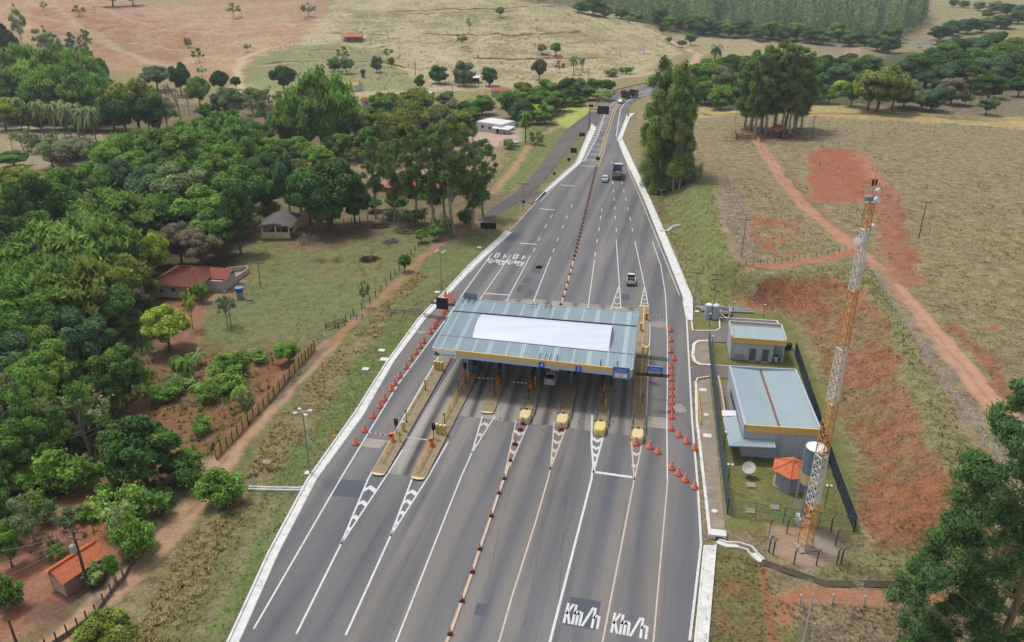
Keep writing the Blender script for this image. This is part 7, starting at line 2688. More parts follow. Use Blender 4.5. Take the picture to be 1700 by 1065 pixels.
 for i in range(len(levels) - 1):
  z0, z1 = levels[i], levels[i + 1]
  mb = MB()
  n = max(2, int(round((z1 - z0) / 1.0)))
  for k in range(3):
   mb.cyl(leg(k, z0 + 0.003), leg(k, z1), 0.065, 0.065, 6)
   k2 = (k + 1) % 3
   for j in range(n):
    a0, a1 = z0 + (z1 - z0) * j / n, z0 + (z1 - z0) * (j + 1) / n
    mb.cyl(leg(k, a0), leg(k2, a1), 0.032, 0.032, 4, caps=False)
    mb.cyl(leg(k2, a0), leg(k, a1), 0.032, 0.032, 4, caps=False)
    mb.cyl(leg(k, a1), leg(k2, a1), 0.025, 0.025, 4, caps=False)
   mb.cyl(leg(k, z1), leg(k2, z1), 0.07, 0.07, 5)
  mb.build('mast_section', cols[i % 2], t)
 mb = MB()
 mb.cyl((0, 0, 38.2), (0, 0, 41.9), 0.05, 0.02, 6)
 mb.build('whip_mast', cols[0], t)
 mb = MB()
 mb.box((-0.4, 0, 37.6), (1.4, 0.08, 0.08))
 mb.box((-0.4, 0, 39.8), (1.6, 0.07, 0.07))
 mb.box((-0.35, -0.1, 38.7), (0.7, 0.4, 0.4))
 mb.build('bracket', M('bracket_grey', (150, 158, 166), 0.5), t)
 mb = MB()
 for x in (-0.15, 0.2):
  mb.cyl((x, 0, 39.85), (x, 0, 40.35), 0.09, 0.1, 6)
 mb.build('lamp', BLACK, t)

 def dish(p, rr, dirv):
  p, dv = Vector(p), Vector(dirv).normalized()
  mb = MB()
  mb.cyl(p, p + dv * 0.28, rr, rr, 18)
  mb.cyl(p - dv * 0.16, p, rr * 0.4, rr * 0.95, 18, caps=False)
  q = mb.build('dish', M('dish_white', (232, 234, 238), 0.5, var=0.04), t)
  mb = MB()
  mb.cyl(p - dv * 0.6, p - dv * 0.1, 0.06, 0.06, 6)
  mb.build('dish_mount', STEEL, q)
 dish((-0.85, -0.35, 34.9), 0.36, (-0.5, -0.7, 0.35))
 dish((0.6, 0.2, 35.9), 0.34, (0.9, -0.5, 0.1))
 dish((0.2, -0.4, 38.6), 0.32, (0.3, -1, 0.35))
 dish((0.5, 0.1, 39.3), 0.2, (0.6, -1, 0.3))
 mb = MB()
 mb.box((0, 0, 0.02), (2.0, 1.7, 0.2))
 mb.build('base_slab', CONCRETE, t)
 # ---- satellite dish on the lawn
 t = thing('satellite_dish', 'pale mesh satellite dish on a short post in the compound lawn', 'dish', W(1242, 789), 0.4)
 mb = MB()
 mb.cyl((0, 0, 0), (0, 0, 0.95), 0.05, 0.05, 6)
 mb.build('post', STEEL, t)
 mb = MB()
 mb.box((0, 0, 0.06), (0.4, 0.4, 0.16))
 mb.build('footing', CONCRETE, t)
 dv = Vector((-0.45, -0.3, 0.85)).normalized()
 q = dv.to_track_quat('Z', 'Y').to_matrix()
 mb = MB()
 n = 20
 vs, fs = [], []
 for j in range(5):
  rr = 0.82 * j / 4
  for i in range(n):
   v = q @ Vector((rr * math.cos(2 * math.pi * i / n), rr * math.sin(2 * math.pi * i / n), 0.32 * (rr / 0.82) ** 2))
   vs.append(v + Vector((0, 0, 1.0)))
 for j in range(4):
  for i in range(n):
   fs.append((j * n + i, j * n + (i + 1) % n, (j + 1) * n + (i + 1) % n, (j + 1) * n + i))
 mb.add(vs, fs)
 mb.build('reflector', M('mesh_dish', (196, 192, 182), 0.6, var=0.15, scale=8), t)
 mb = MB()
 tip = q @ Vector((0, 0, 0.65)) + Vector((0, 0, 1.0))
 for i in range(3):
  v = q @ Vector((0.8 * math.cos(2.1 * i), 0.8 * math.sin(2.1 * i), 0.3)) + Vector((0, 0, 1.0))
  mb.cyl(v, tip, 0.015, 0.015, 4)
 mb.box(tip, (0.14, 0.14, 0.14))
 mb.build('feed', STEEL, t)

 # ---- floodlights of the compound
 def flood(px, ty, lab, two=True):
  p = W(*px)
  h = zat(p, ty)
  t = thing('floodlight_post', lab, 'lamp post', p, ROAD)
  mb = MB()
  mb.cyl((0, 0, 0), (0, 0, h), 0.045, 0.04, 6)
  mb.build('post', BLACK, t)
  for k, x in enumerate((-0.1, 0.1) if two else (0,)):
   mb = MB()
   mb.box((x * 2.2, -0.12, h + 0.06), (0.34, 0.3, 0.12), M4=Matrix.Rotation(0.5, 3, 'X'))
   hd = mb.build('lamp_head', DARKGREY, t)
   mb = MB()
   mb.box((x * 2.2, -0.13, h + 0.135), (0.28, 0.24, 0.02), M4=Matrix.Rotation(0.5, 3, 'X'))
   mb.build('lamp_glass', M('pale_lens', (226, 234, 232), 0.2), hd)
 flood((1207, 811), 771, 'slim floodlight post on the lawn near the satellite dish')
 flood((1369, 842), 806, 'slim floodlight post by the right compound fence')
 flood((1201, 747), 717, 'slim dark lamp post at the end of the cream ramp wall', False)
 flood((1216, 525), 501, 'slim lamp post behind the parking strip, the one with a white head', False)
 flood((1267, 529), 506, 'slim lamp post at the right end of the parking strip', False)
 flood((1177, 543), 521, 'slim lamp post on the grass patch at the driveway', False)
 flood((1182, 576), 558, 'lamp post with white globe between the driveways', False)

 # ---- slatted panel fences
 def mesh_fence(name, pts, h, step, bar, lab, mat, posts=2.5):
  t = thing(name, lab, 'fence', (0, 0, 0))
  P = [Vector(W(*q)) for q in pts]
  mb = MB()
  mp = MB()
  for a, b in zip(P[:-1], P[1:]):
   L = (b - a).length
   n = int(L / step)
   d = (b - a).normalized()
   for k in range(n):
    p = a.lerp(b, (k + 0.5) / n)
    mb.box((p.x, p.y, p.z + h / 2 + 0.05), (bar, 0.012, h), math.atan2(d.y, d.x))
   mid = (a + b) / 2
   for z in (0.1, h * 0.5, h):
    mb.box((mid.x, mid.y, mid.z + z), (L, 0.03, 0.03), math.atan2(d.y, d.x), None)
  mb.build('mesh_panel', mat, t)
  for a, b in zip(P[:-1], P[1:]):
   L = (b - a).length
   n = max(1, int(L / posts))
   for k in range(n + (b is P[-1])):
    p = a.lerp(b, k / n)
    mp = MB()
    mp.box((p.x, p.y, p.z + h / 2 + 0.02), (0.07, 0.07, h + 0.08))
    mp.build('post', mat, t)
 teal = M('fence_teal', (84, 108, 120), 0.6, var=0.06)
 dark = M('fence_slate', (58, 72, 84), 0.6, var=0.06)
 mesh_fence('panel_fence', [(1176, 570), (1183, 640), (1192, 730), (1207, 853)], 2.3, 0.11, 0.06, 'blue grey mesh fence between the pavement and the compound', teal)
 mesh_fence('panel_fence', [(1319, 588), (1352, 690), (1383, 790), (1417, 883)], 2.2, 0.075, 0.064, 'tall dark slate fence along the right side of the compound', dark)
 mesh_fence('wire_mesh_fence', [(1207, 853), (1300, 868), (1417, 883)], 2.1, 0.14, 0.022, 'see through wire mesh fence closing the near side of the compound', teal)
 # angled concrete posts round the tower plot
 t = thing('wire_fence', 'ring of bent concrete posts with wire around the radio tower plot', 'fence', (0, 0, 0))
 ring = [(1276, 916), (1283, 921), (1318, 936), (1355, 938), (1389, 936), (1396, 936), (1387, 905), (1379, 882), (1306, 884), (1277, 888)]
 P = [W(*q) for q in ring]
 for p in P:
  mb = MB()
  mb.box((p.x, p.y, p.z + 0.9), (0.11, 0.11, 1.8))
  mb.cyl((p.x, p.y, p.z + 1.75), (p.x + 0.28, p.y + 0.05, p.z + 2.15), 0.06, 0.05, 5)
  mb.build('post', DARKCONC, t)
 mb = MB()
 for a, b in zip(P, P[1:] + P[:1]):
  for z in (0.3, 0.75, 1.2, 1.65):
   mb.cyl(a + Vector((0, 0, z)), b + Vector((0, 0, z)), 0.012, 0.012, 3, caps=False)
 mb.build('wire', STEEL, t)
 # covers let into grass and pavement
 first = [None]

 def cover(px, s, lab, rnd=False, mat=None, h=0.12):
  p = W(*px)
  t = thing('manhole_cover', lab, 'cover', p, ROAD)
  mb = MB()
  if rnd:
   mb.lathe((0, 0, -0.05), [(s / 2, 0), (s / 2, h + 0.05), (0, h + 0.06)], 16)
  else:
   mb.box((0, 0, h / 2), (s, s * 0.85, h + 0.06))
  mb.build('slab', mat or M('pale_cover', (232, 228, 220), 0.85, var=0.08, dirt=((190, 176, 156), 0.5)), t)
  mb = MB()
  mb.box((0, 0, -0.02), (s * 1.12, s * 0.98, 0.08))
  mb.build('rim', CONCRETE, t)
 cover((634, 582), 1.0, 'white square cover on the left verge, farthest of three near the canopy')
 cover((638, 597), 1.25, 'largest white cover slab on the left verge')
 cover((607, 613), 1.0, 'white square cover on the left verge, nearest of three near the canopy')
 cover((511, 785), 0.8, 'round white cover beside the left floodlight mast', True)
 cover((726, 485), 1.0, 'white oval cover behind the dark display', True)
 cover((796, 411), 0.9, 'small white cover beside the black sign board', False)
 cover((443, 769), 1.0, 'grey stone slab lying in the grass by the weeds', False, CONCRETE, 0.25)
 cover((1247, 806), 1.0, 'concrete cover on the lawn below the satellite dish', False, CONCRETE)
 cover((1246, 849), 1.0, 'concrete cover on the lawn nearest the pavement', False, CONCRETE)
 cover((1286, 843), 0.95, 'concrete cover on the lawn near the pump', False, CONCRETE)
 cover((1172, 689), 0.7, 'round white cover in the pavement between two square ones', True)
 cover((1186, 849), 0.7, 'round white cover in the pavement near the fence end', True)
 cover((1167, 648), 1.0, 'white square cover in the pavement by the second driveway')
 cover((1174, 724), 1.1, 'white square cover in the pavement beside the cones')
 cover((1157, 517), 0.8, 'round white cover on the grass beside the grey cabinets', True)
 # box at the end of the gutter
 t = thing('drain_box', 'whitewashed drain box with dark mouth at the end of the pavement', 'drain', W(1190, 893), ROAD)
 mb = MB()
 mb.box((0, 0.25, 0.3), (1.9, 1.0, 0.6))
 mb.build('cap', M('whitewashed_concrete', (232, 232, 228)), t)
 mb = MB()
 mb.box((0.25, -0.26, 0.22), (0.8, 0.06, 0.34))
 mb.build('mouth', BLACK, t)
 # yellow tube rail on the pavement
 t = thing('tube_rail', 'yellow tube rail standing on the pavement beside the cones', 'railing', W(1160, 700), 0)
 o = t.location.copy()
 mb = MB()
 A, B = W(1158, 655) - o, W(1163, 705) - o
 for z in (0.25, 0.75):
  mb.cyl(A + Vector((0, 0, z)), B + Vector((0, 0, z)), 0.05, 0.05, 6)
 mb.build('rail', YELLOW, t)
 for k in range(5):
  mb = MB()
  p = A.lerp(B, k / 4)
  mb.cyl(p, p + Vector((0, 0, 0.78)), 0.045, 0.045, 6)
  mb.build('post', YELLOW, t)
 # grey transformer cabinets and spare poles
 for k, (px, lab) in enumerate((((1175, 527), 'left one of two tall pale grey cylinders beside the power pole'), ((1187, 528), 'right one of two tall pale grey cylinders beside the power pole'))):
  p = W(*px)
  t = thing('concrete_cylinder', lab, 'tank', p, 0)
  mb = MB()
  mb.lathe((0, 0, 0), [(0.66, 0), (0.66, 2.45), (0.60, 2.5)], 18)
  mb.build('shell', M('pale_grey_shell', (186, 196, 204), 0.7, var=0.08), t)
  mb = MB()
  mb.lathe((0, 0, 2.5), [(0.5, 0.0), (0.42, 0.12), (0, 0.14)], 14)
  mb.build('top', WHITE, t)
 for k, lab in enumerate(('spare concrete pole lying on the grass, the rear one', 'spare concrete pole lying on the grass, the middle one', 'spare concrete pole lying on the grass, the front one')):
  A, B = W(1156 + 4 * k, 511 + 2.6 * k), W(1243 + 5 * k, 514.5 + 2.6 * k)
  t = thing('spare_pole', lab, 'pole', A + Vector((0, 0, 0.2)), math.atan2((B - A).y, (B - A).x))
  L = (B - A).length
  mb = MB()
  mb.cyl((0, 0, 0), (L, 0, 0), 0.21, 0.13, 10)
  mb.build('shaft', M('pale_pole', (178, 186, 190), 0.8, var=0.1), t)
 # small trailer on the parking strip
 p = W(1203, 523)
 t = thing('trailer', 'small white box trailer with a pointed drawbar on the parking strip', 'trailer', p, math.radians(-4))
 wf = M('trailer_white', (226, 226, 222), 0.6, var=0.08)
 mb = MB()
 for x in (-0.88, 0.88):
  mb.box((x, 0.3, 0.85), (0.08, 2.0, 0.5))
 for y in (-0.72, 1.32):
  mb.box((0, y, 0.85), (1.68, 0.08, 0.5))
 mb.build('side_board', wf, t)
 mb = MB()
 mb.box((0, 0.3, 0.60), (1.7, 2.0, 0.08))
 mb.build('bed', M('trailer_bed', (110, 96, 90), 0.9, var=0.2), t)
 mb = MB()
 for s in (-1, 1):
  mb.cyl((s * 0.8, -0.75, 0.55), (0, -2.3, 0.5), 0.07, 0.07, 6)
 mb.build('drawbar', wf, t)
 for s in (-1, 1):
  mb = MB()
  mb.cyl((s * 0.98, 0.3, 0.33), (s * 1.14, 0.3, 0.33), 0.33, 0.33, 14)
  mb.build('wheel', BLACK, t)


# ------------------------------------------------------------------ farm houses
def gable(mb, x0, x1, y0, y1, ze, zr, over=0.35, along='x', n=0):
 """two pitched roof planes; ridge along x or y"""
 if along == 'x':
  ym = (y0 + y1) / 2
  a = [(x0 - over, y0 - over, ze), (x1 + over, y0 - over, ze), (x0 - over, ym, zr), (x1 + over, ym, zr), (x0 - over, y1 + over, ze), (x1 + over, y1 + over, ze)]
 else:
  xm = (x0 + x1) / 2
  a = [(x0 - over, y1 + over, ze), (x0 - over, y0 - over, ze), (xm, y1 + over, zr), (xm, y0 - over, zr), (x1 + over, y1 + over, ze), (x1 + over, y0 - over, ze)]
 L = (Vector(a[1]) - Vector(a[0])).length
 n = n or max(4, int(L / 0.28))
 corrugate(mb, a[0], a[1], a[2], a[3], n, 0.07)
 corrugate(mb, a[4], a[5], a[2], a[3], n, 0.07)


def gable_wall(mb, x0, x1, y0, y1, zw, zr, along='x'):
 mb.prism([(x0, y0), (x1, y0), (x1, y1), (x0, y1)], 0, zw)
 if along == 'x':
  ym = (y0 + y1) / 2
  for x in (x0, x1):
   mb.add([(x, y0, zw), (x, y1, zw), (x, ym, zr - 0.1)], [(0, 1, 2)])
 else:
  xm = (x0 + x1) / 2
  for y in (y0, y1):
   mb.add([(x0, y, zw), (x1, y, zw), (xm, y, zr - 0.1)], [(0, 1, 2)])


def opening(r, x, y, z, w, h, rz=0.0, door=False, mat=None):
 mb = MB()
 mb.box((x, y, z), (w, 0.10, h), rz)
 o = mb.build('door' if door else 'window', mat or GLASS, r)
 mb = MB()
 c, s = math.cos(rz), math.sin(rz)
 for k in (-1, 1):
  mb.box((x + c * k * w / 2, y + s * k * w / 2, z), (0.07, 0.14, h + 0.12), rz)
 mb.box((x, y, z + h / 2 + 0.03), (w, 0.13, 0.06), rz)
 mb.build('frame', WOOD if door else PALEWALL, o)
 return o


def build_houses():
 # farmhouse with old red tiles
 a, d, b, L, ang = frame((259, 492), (330, 497))
 t = thing('farmhouse', 'old farmhouse with weathered red tiled hip roof beside the left woods', 'house', a, ang)
 L, D, zw, zr = L * 0.98, 8.6, 2.7, 4.7
 mb = MB()
 mb.prism([(0, 0), (L, 0), (L, D), (0, D)], 0, zw)
 mb.prism([(L, D * 0.45), (L + 3.2, D * 0.45), (L + 3.2, D * 1.05), (L, D * 1.05)], 0, zw - 0.4)
 mb.build('wall', PALEWALL, t)
 e = 0.7
 A0, A1, A2, A3 = Vector((-e, -e, zw)), Vector((L + e, -e, zw)), Vector((L + e, D + e, zw)), Vector((-e, D + e, zw))
 R0, R1 = Vector((L * 0.40, D * 0.48, zr)), Vector((L * 0.66, D * 0.52, zr))
 mb = MB()
 corrugate(mb, A0, A1, R0, R1, 34, 0.08)
 corrugate(mb, A3, A2, R0, R1, 34, 0.08)
 corrugate(mb, A0, A3, R0, R0 + Vector((0, 0.05, 0)), 26, 0.08)
 corrugate(mb, A1, A2, R1, R1 + Vector((0, 0.05, 0)), 26, 0.08)
 mb.build('roof', OLDTILE, t)
 mb = MB()
 for p, q in ((A0, R0), (A3, R0), (A1, R1), (A2, R1), (R0, R1)):
  mb.cyl(p + Vector((0, 0, 0.08)), q + Vector((0, 0, 0.08)), 0.12, 0.12, 5)
 mb.build('ridge_tile', M('ridge_tile_old', (126, 66, 54), 0.85), t)
 mb = MB()
 gable(mb, L - 0.4, L + 3.6, D * 0.55, D * 1.1, zw - 0.2, zw + 0.9, 0.4)
 mb.build('annex_roof', M('annex_tiles', (160, 92, 74), 0.85, var=0.2, scale=2), t)
 opening(t, L * 0.14, -0.02, 1.5, 1.0, 1.0)
 opening(t, L * 0.46, -0.02, 1.7, 0.8, 0.8)
 opening(t, L * 0.82, -0.02, 1.05, 1.0, 2.1, 0, True, BLACK)
 # yard walls
 P = [W(*q) for q in ((372, 462), (378, 452), (410, 449), (413, 452), (385, 472), (360, 478))]
 y = thing('yard_wall', 'low pale yard wall with pinkish cap east of the old farmhouse', 'wall', (0, 0, 0))
 mb = MB()
 mb.ribbon(P[:4], 0.2, [p.z for p in P[:4]], 1.1)
 mb.build('wall', PALEWALL, y)
 mb = MB()
 mb.ribbon([P[3], P[4]], 0.25, [P[3].z, P[4].z], 1.0)
 mb.ribbon([P[4], P[5]], 0.25, [P[4].z, P[5].z], 0.8)
 mb.build('capped_wall', M('pink_wall', (206, 174, 154), 0.9, var=0.1), y)
 mb = MB()
 q = [P[0], P[1], P[2], P[4], P[5]]
 mb.sheet([(p.x, p.y) for p in q], [p.z + 0.08 for p in q])
 mb.build('paving', CONCRETE, y)
 # blue water tank on brick stand
 t = thing('water_tank', 'blue water tank on a concrete ring stand beside the farmhouse yard', 'water tank', W(399, 494))
 mb = MB()
 mb.lathe((0, 0, 0), [(0.62, 0), (0.62, 1.2), (0, 1.2)], 16)
 mb.build('stand', CONCRETE, t)
 mb = MB()
 mb.lathe((0, 0, 1.205), [(0.62, 0), (0.78, 0.85)], 18)
 mb.build('tank', M('tank_blue', (48, 104, 164), 0.5), t)
 mb = MB()
 mb.lathe((0, 0, 2.055), [(0.8, 0), (0.78, 0.08), (0, 0.16)], 18)
 mb.build('lid', M('tank_lid', (120, 160, 190), 0.5), t)
 t = thing('well_ring', 'grey concrete well ring in the grass near the blue tank', 'well', W(414, 497))
 mb = MB()
 mb.lathe((0, 0, 0), [(0.65, 0), (0.65, 0.3), (0.5, 0.3), (0.5, 0.1), (0, 0.1)], 16)
 mb.build('ring', CONCRETE, t)
 # open barn
 a, d, b, L, ang = frame((436, 396), (482, 396))
 t = thing('open_barn', 'open sided barn with dark grey curved sheet roof and cream half walls', 'barn', a, ang)
 D, zw, zr = 8.5, 2.9, 4.3
 mb = MB()
 mb.prism([(0, 0), (L, 0), (L, 0.22), (0, 0.22)], 0, 1.5)
 mb.prism([(0, 0.23), (0.22, 0.23), (0.22, D), (0, D)], 0, 1.5)
 mb.prism([(L - 0.22, 3.0), (L, 3.0), (L, D), (L - 0.22, D)], 0, 1.2)
 mb.build('half_wall', PLASTER, t)
 for x in (0.13, L * 0.5, L - 0.13):
  for y in (0.12, D * 0.5, D - 0.12):
   mb = MB()
   mb.box((x, y, zw / 2 + 0.02), (0.32, 0.32, zw))
   mb.build('pillar', PLASTER, t)
 mb = MB()
 e = 0.7
 xm = L * 0.5
 pts = [(-e, zw - 0.1), (L * 0.22, zw + 0.65), (xm, zw + 0.95), (L * 0.8, zw + 0.6), (L + e, zw - 0.1)]
 for (x0, z0), (x1, z1) in zip(pts[:-1], pts[1:]):
  corrugate(mb, (x0, -e, z0), (x0, D + e, z0), (x1, -e, z1), (x1, D + e, z1), 22, 0.05)
 mb.build('roof', FIBRE, t)
 mb = MB()
 mb.box((L / 2, D / 2, 0.05), (L, D, 0.12))
 mb.build('floor_slab', M('dark_floor', (78, 66, 58), 0.9), t)
 for k, (px, rz, lab) in enumerate((((493, 393), 0.1, 'grey slatted cattle pen gate right of the open barn'), ((514, 402), 0.8, 'grey wooden cattle chute in the pasture by the barn'))):
  p = W(*px)
  g = thing('pen_rail', lab, 'pen', p, rz)
  for yy in ((0,) if k == 0 else (-0.6, 0.6)):
   for z in (0.35, 0.75, 1.15):
    mb = MB()
    mb.box((0, yy, z), (2.6 if k == 0 else 4.2, 0.06, 0.16))
    mb.build('rail', M('grey_rail', (128, 124, 118), 0.9, var=0.2), g)
   for x in ((-1.2, 0, 1.2) if k == 0 else (-2, -0.7, 0.7, 2)):
    mb = MB()
    mb.box((x, yy + 0.08, 0.7), (0.14, 0.1, 1.4))
    mb.build('post', M('grey_rail', (128, 124, 118)), g)
 # tiled hut in the lower left corner
 A, B = W(80, 981), W(113, 990)
 C_ = W(178, 945)
 d = Vector(((C_ - B).x, (C_ - B).y, 0))
 Lh = d.length
 d.normalize()
 Wd = (Vector((A.x, A.y)) - Vector((B.x, B.y))).length
 ang = math.atan2(d.y, d.x)
 t = thing('tiled_hut', 'small brick hut with fresh orange tiled gable roof in the lower left yard', 'hut', B, ang)
 mb = MB()
 gable_wall(mb, 0.0, Lh, 0.0, Wd, 2.0, 2.9)
 mb.build('wall', M('grey_pink_block', (156, 130, 122), 0.9, var=0.15, scale=3, dirt=((176, 110, 84), 0.6)), t)
 mb = MB()
 gable(mb, 0.0, Lh, 0.0, Wd, 1.98, 2.98, 0.38)
 mb.build('roof', TILE, t)
 mb = MB()
 mb.cyl((-0.38, Wd / 2, 3.05), (Lh + 0.38, Wd / 2, 3.05), 0.12, 0.12, 6)
 mb.build('ridge_tile', M('hip_tile', (196, 88, 56)), t)
 mb = MB()
 mb.box((-0.04, Wd * 0.45, 0.9), (0.06, Wd * 0.85, 1.8))
 mb.build('tarpaulin', M('pale_tarp', (206, 178, 156), 0.9, var=0.15, scale=2), t)
 # white flat house
 a, d, b, L, ang = frame((791, 217), (832, 221))
 t = thing('white_house', 'white flat roofed house with small dark windows by the pink yard', 'house', a, ang)
 D = 8.5
 mb = MB()
 mb.prism([(0, 0), (L, 0), (L, D), (0, D)], 0, 3.3)
 mb.build('wall', WHITEWALL, t)
 mb = MB()
 mb.box((L / 2, D / 2, 3.34), (L * 0.96, D * 0.95, 0.08))
 mb.build('roof', PALEROOF, t)
 mb = MB()
 mb.add([(L * 0.72, -1.6, 2.2), (L * 1.35, -1.2, 2.2), (L * 1.35, 3.2, 2.7), (L * 0.72, -0.01, 2.7), (L * 1.005, 3.2, 2.7)], [(0, 1, 2, 4, 3)])
 mb.build('porch_roof', PALEROOF, t)
 for x in (0.74, 1.32):
  mb = MB()
  mb.box((L * x, -1.2, 1.1), (0.16, 0.16, 2.2))
  mb.build('porch_post', WHITEWALL, t)
 opening(t, L * 0.26, -0.02, 1.9, 1.1, 1.0)
 opening(t, L * 0.55, -0.02, 1.7, 1.1, 1.0)
 opening(t, L * 0.86, -0.02, 1.05, 0.9, 2.1, 0, True, BLACK)

 def simple(name, lab, fl, fr, D, zw, zr, roof, wall, along='x', cat='house', openings=(), open_front=False):
  a, d, b, L, ang = frame(fl, fr)
  t = thing(name, lab, cat, a, ang)
  mb = MB()
  if open_front:
   mb.prism([(0, D - 0.2), (L, D - 0.2), (L, D), (0, D)], 0, zw)
   mb.build('wall', wall, t)
   for x in (0.1, L * 0.34, L * 0.67, L - 0.1):
    for y in (0.1, D * 0.55):
     mb = MB()
     mb.box((x, y, zw / 2), (0.2, 0.2, zw))
     mb.build('post', WOOD, t)
  else:
   gable_wall(mb, 0, L, 0, D, zw, zr, along)
   mb.build('wall', wall, t)
  mb = MB()
  gable(mb, 0, L, 0, D, zw, zr, 0.5, along)
  mb.build('roof', roof, t)
  for x, dr in openings:
   opening(t, L * x, -0.03, 1.05 if dr else 1.5, 0.9, 2.1 if dr else 0.9, 0, dr, BLACK if dr else GLASS)
  return t
 redp = M('red_roof_salmon', (190, 108, 86), 0.8, var=0.15)
 simple('red_roofed_house', 'long house with salmon red roof half hidden behind the eucalypts', (641, 326), (722, 330), 9, 2.6, 4.0, redp, M('salmon_wall', (190, 116, 88), 0.9, var=0.1), 'x', 'house', ((0.2, False), (0.5, True), (0.8, False)))
 simple('hill_shed', 'open shed with bright orange roof on the grassy hill', (568, 69), (600, 69), 8, 2.9, 4.3, TILE, PALEWALL, 'x', 'shed', (), True)
 simple('tan_roofed_house', 'small house with pale tan roof in the trees below the hill', (565, 150), (590, 152), 6, 2.5, 3.6, M('tan_tiles', (222, 172, 126), 0.85, var=0.1), WHITEWALL, 'x', 'house', ((0.75, True),))
 simple('brick_cottage', 'small cottage with dark red roof below the tan roofed house', (601, 177), (617, 178), 5, 2.4, 3.4, OLDTILE, PALEWALL, 'x', 'house', ((0.5, False),))
 simple('white_roofed_shed', 'little shed with white roof near the grove', (702, 164), (713, 165), 4, 2.4, 3.0, PALEROOF, M('pink_block', (176, 130, 116), 0.9), 'x', 'shed', ((0.5, True),))
 simple('cattle_shed', 'long low open cattle shed with white roof under the hill trees', (754, 138), (795, 138), 6, 2.5, 3.3, PALEROOF, WOOD, 'x', 'shed', (), True)
 simple('red_outhouse', 'small outhouse with faded red roof left of the bend grove', (816, 160), (840, 160), 5, 2.5, 3.4, M('faded_red', (190, 110, 86), 0.85, var=0.15), PALEWALL, 'x', 'house', ((0.6, False),))
 simple('farm_cottage', 'red walled cottage with orange roof beside the tall stand', (1290, 229), (1309, 229), 6, 2.0, 3.0, M('cottage_tiles', (150, 92, 78), 0.85, var=0.3), M('red_pink_wall', (140, 96, 98), 0.9, var=0.12), 'y', 'house', ((0.25, True), (0.7, False)))
 # blue tank on a stand on the hill foot
 t = thing('hill_water_tank', 'small blue and black water tank on the green hill foot', 'water tank', W(603, 128))
 mb = MB()
 mb.lathe((0, 0, 0), [(0.9, 0), (0.9, 2.0), (0, 2.0)], 14)
 mb.build('stand', M('tank_stand_blue', (70, 118, 150), 0.7), t)
 mb = MB()
 mb.lathe((0, 0, 2.005), [(1.1, 0), (1.3, 1.5), (0.3, 1.9), (0, 1.9)], 14)
 mb.build('tank', M('tank_black', (44, 50, 54), 0.5), t)
 # corral by the gate
 pts = [(1221, 222), (1222, 231), (1240, 232), (1254, 233)], [(1262, 236), (1268, 230), (1280, 229), (1288, 228)]
 for k, q in enumerate(pts):
  t = thing('corral_fence', ['dark plank corral fence left of the dirt road gate', 'dark plank corral fence between the gate and the cottage'][k], 'fence', (0, 0, 0))
  P = [W(*s) for s in q]
  for a, b in zip(P[:-1], P[1:]):
   d = b - a
   m = (a + b) / 2
   for z in (0.4, 0.9, 1.4):
    mb = MB()
    mb.box((m.x, m.y, m.z + z), (d.length, 0.08, 0.22), math.atan2(d.y, d.x))
    mb.build('plank', M('dark_plank', (86, 68, 56), 0.9, var=0.2), t)
  for p in P:
   mb = MB()
   mb.box((p.x, p.y, p.z + 0.85), (0.22, 0.22, 1.7))
   mb.build('post', WOOD, t)
 # billboard on the hill side
 t = thing('billboard', 'white billboard standing in the dry hill pasture', 'billboard', W(1064, 89), 0.2)
 mb = MB()
 mb.box((0, 0, 3.0), (5.2, 0.2, 3.0))
 mb.build('panel', WHITE, t)
 for x in (-2, 2):
  mb = MB()
  mb.cyl((x, 0.15, 0), (x, 0.15, 3.2), 0.1, 0.1, 6)
  mb.build('leg', WOOD, t)
 # brush piles in the pasture
 rng = np.random.default_rng(3)
 for px, r_, lab, c in (((614, 431), 2.0, 'dark reddish brush pile in the middle of the small pasture', (92, 66, 58)), ((648, 401), 1.6, 'small pale grey brush pile near the eucalypts', (150, 146, 140)),
       ((676, 383), 3.2, 'widest brown brush pile under the eucalypts', (104, 80, 70)), ((632, 376), 2.2, 'brown brush pile left of the widest one', (110, 82, 70))):
  p = W(*px)
  mb = MB()
  for i in range(150):
   a = rng.uniform(0, 6.28)
   q = math.sqrt(rng.random()) * r_
   z = 0.8 * (1 - (q / r_) ** 2) * rng.random()
   d = Vector((rng.normal(), rng.normal(), 0.25 * rng.normal())).normalized() * rng.uniform(0.4, 0.9)
   o = Vector((q * math.cos(a), q * math.sin(a) * 0.8, z + 0.1))
   mb.cyl(o - d, o + d, 0.05, 0.03, 3, caps=False)
  o = mb.build('brush_pile', M('brush_%d' % c[0], c, 0.95, var=0.2), None, False, p)
  tag(o, lab, 'brush pile')


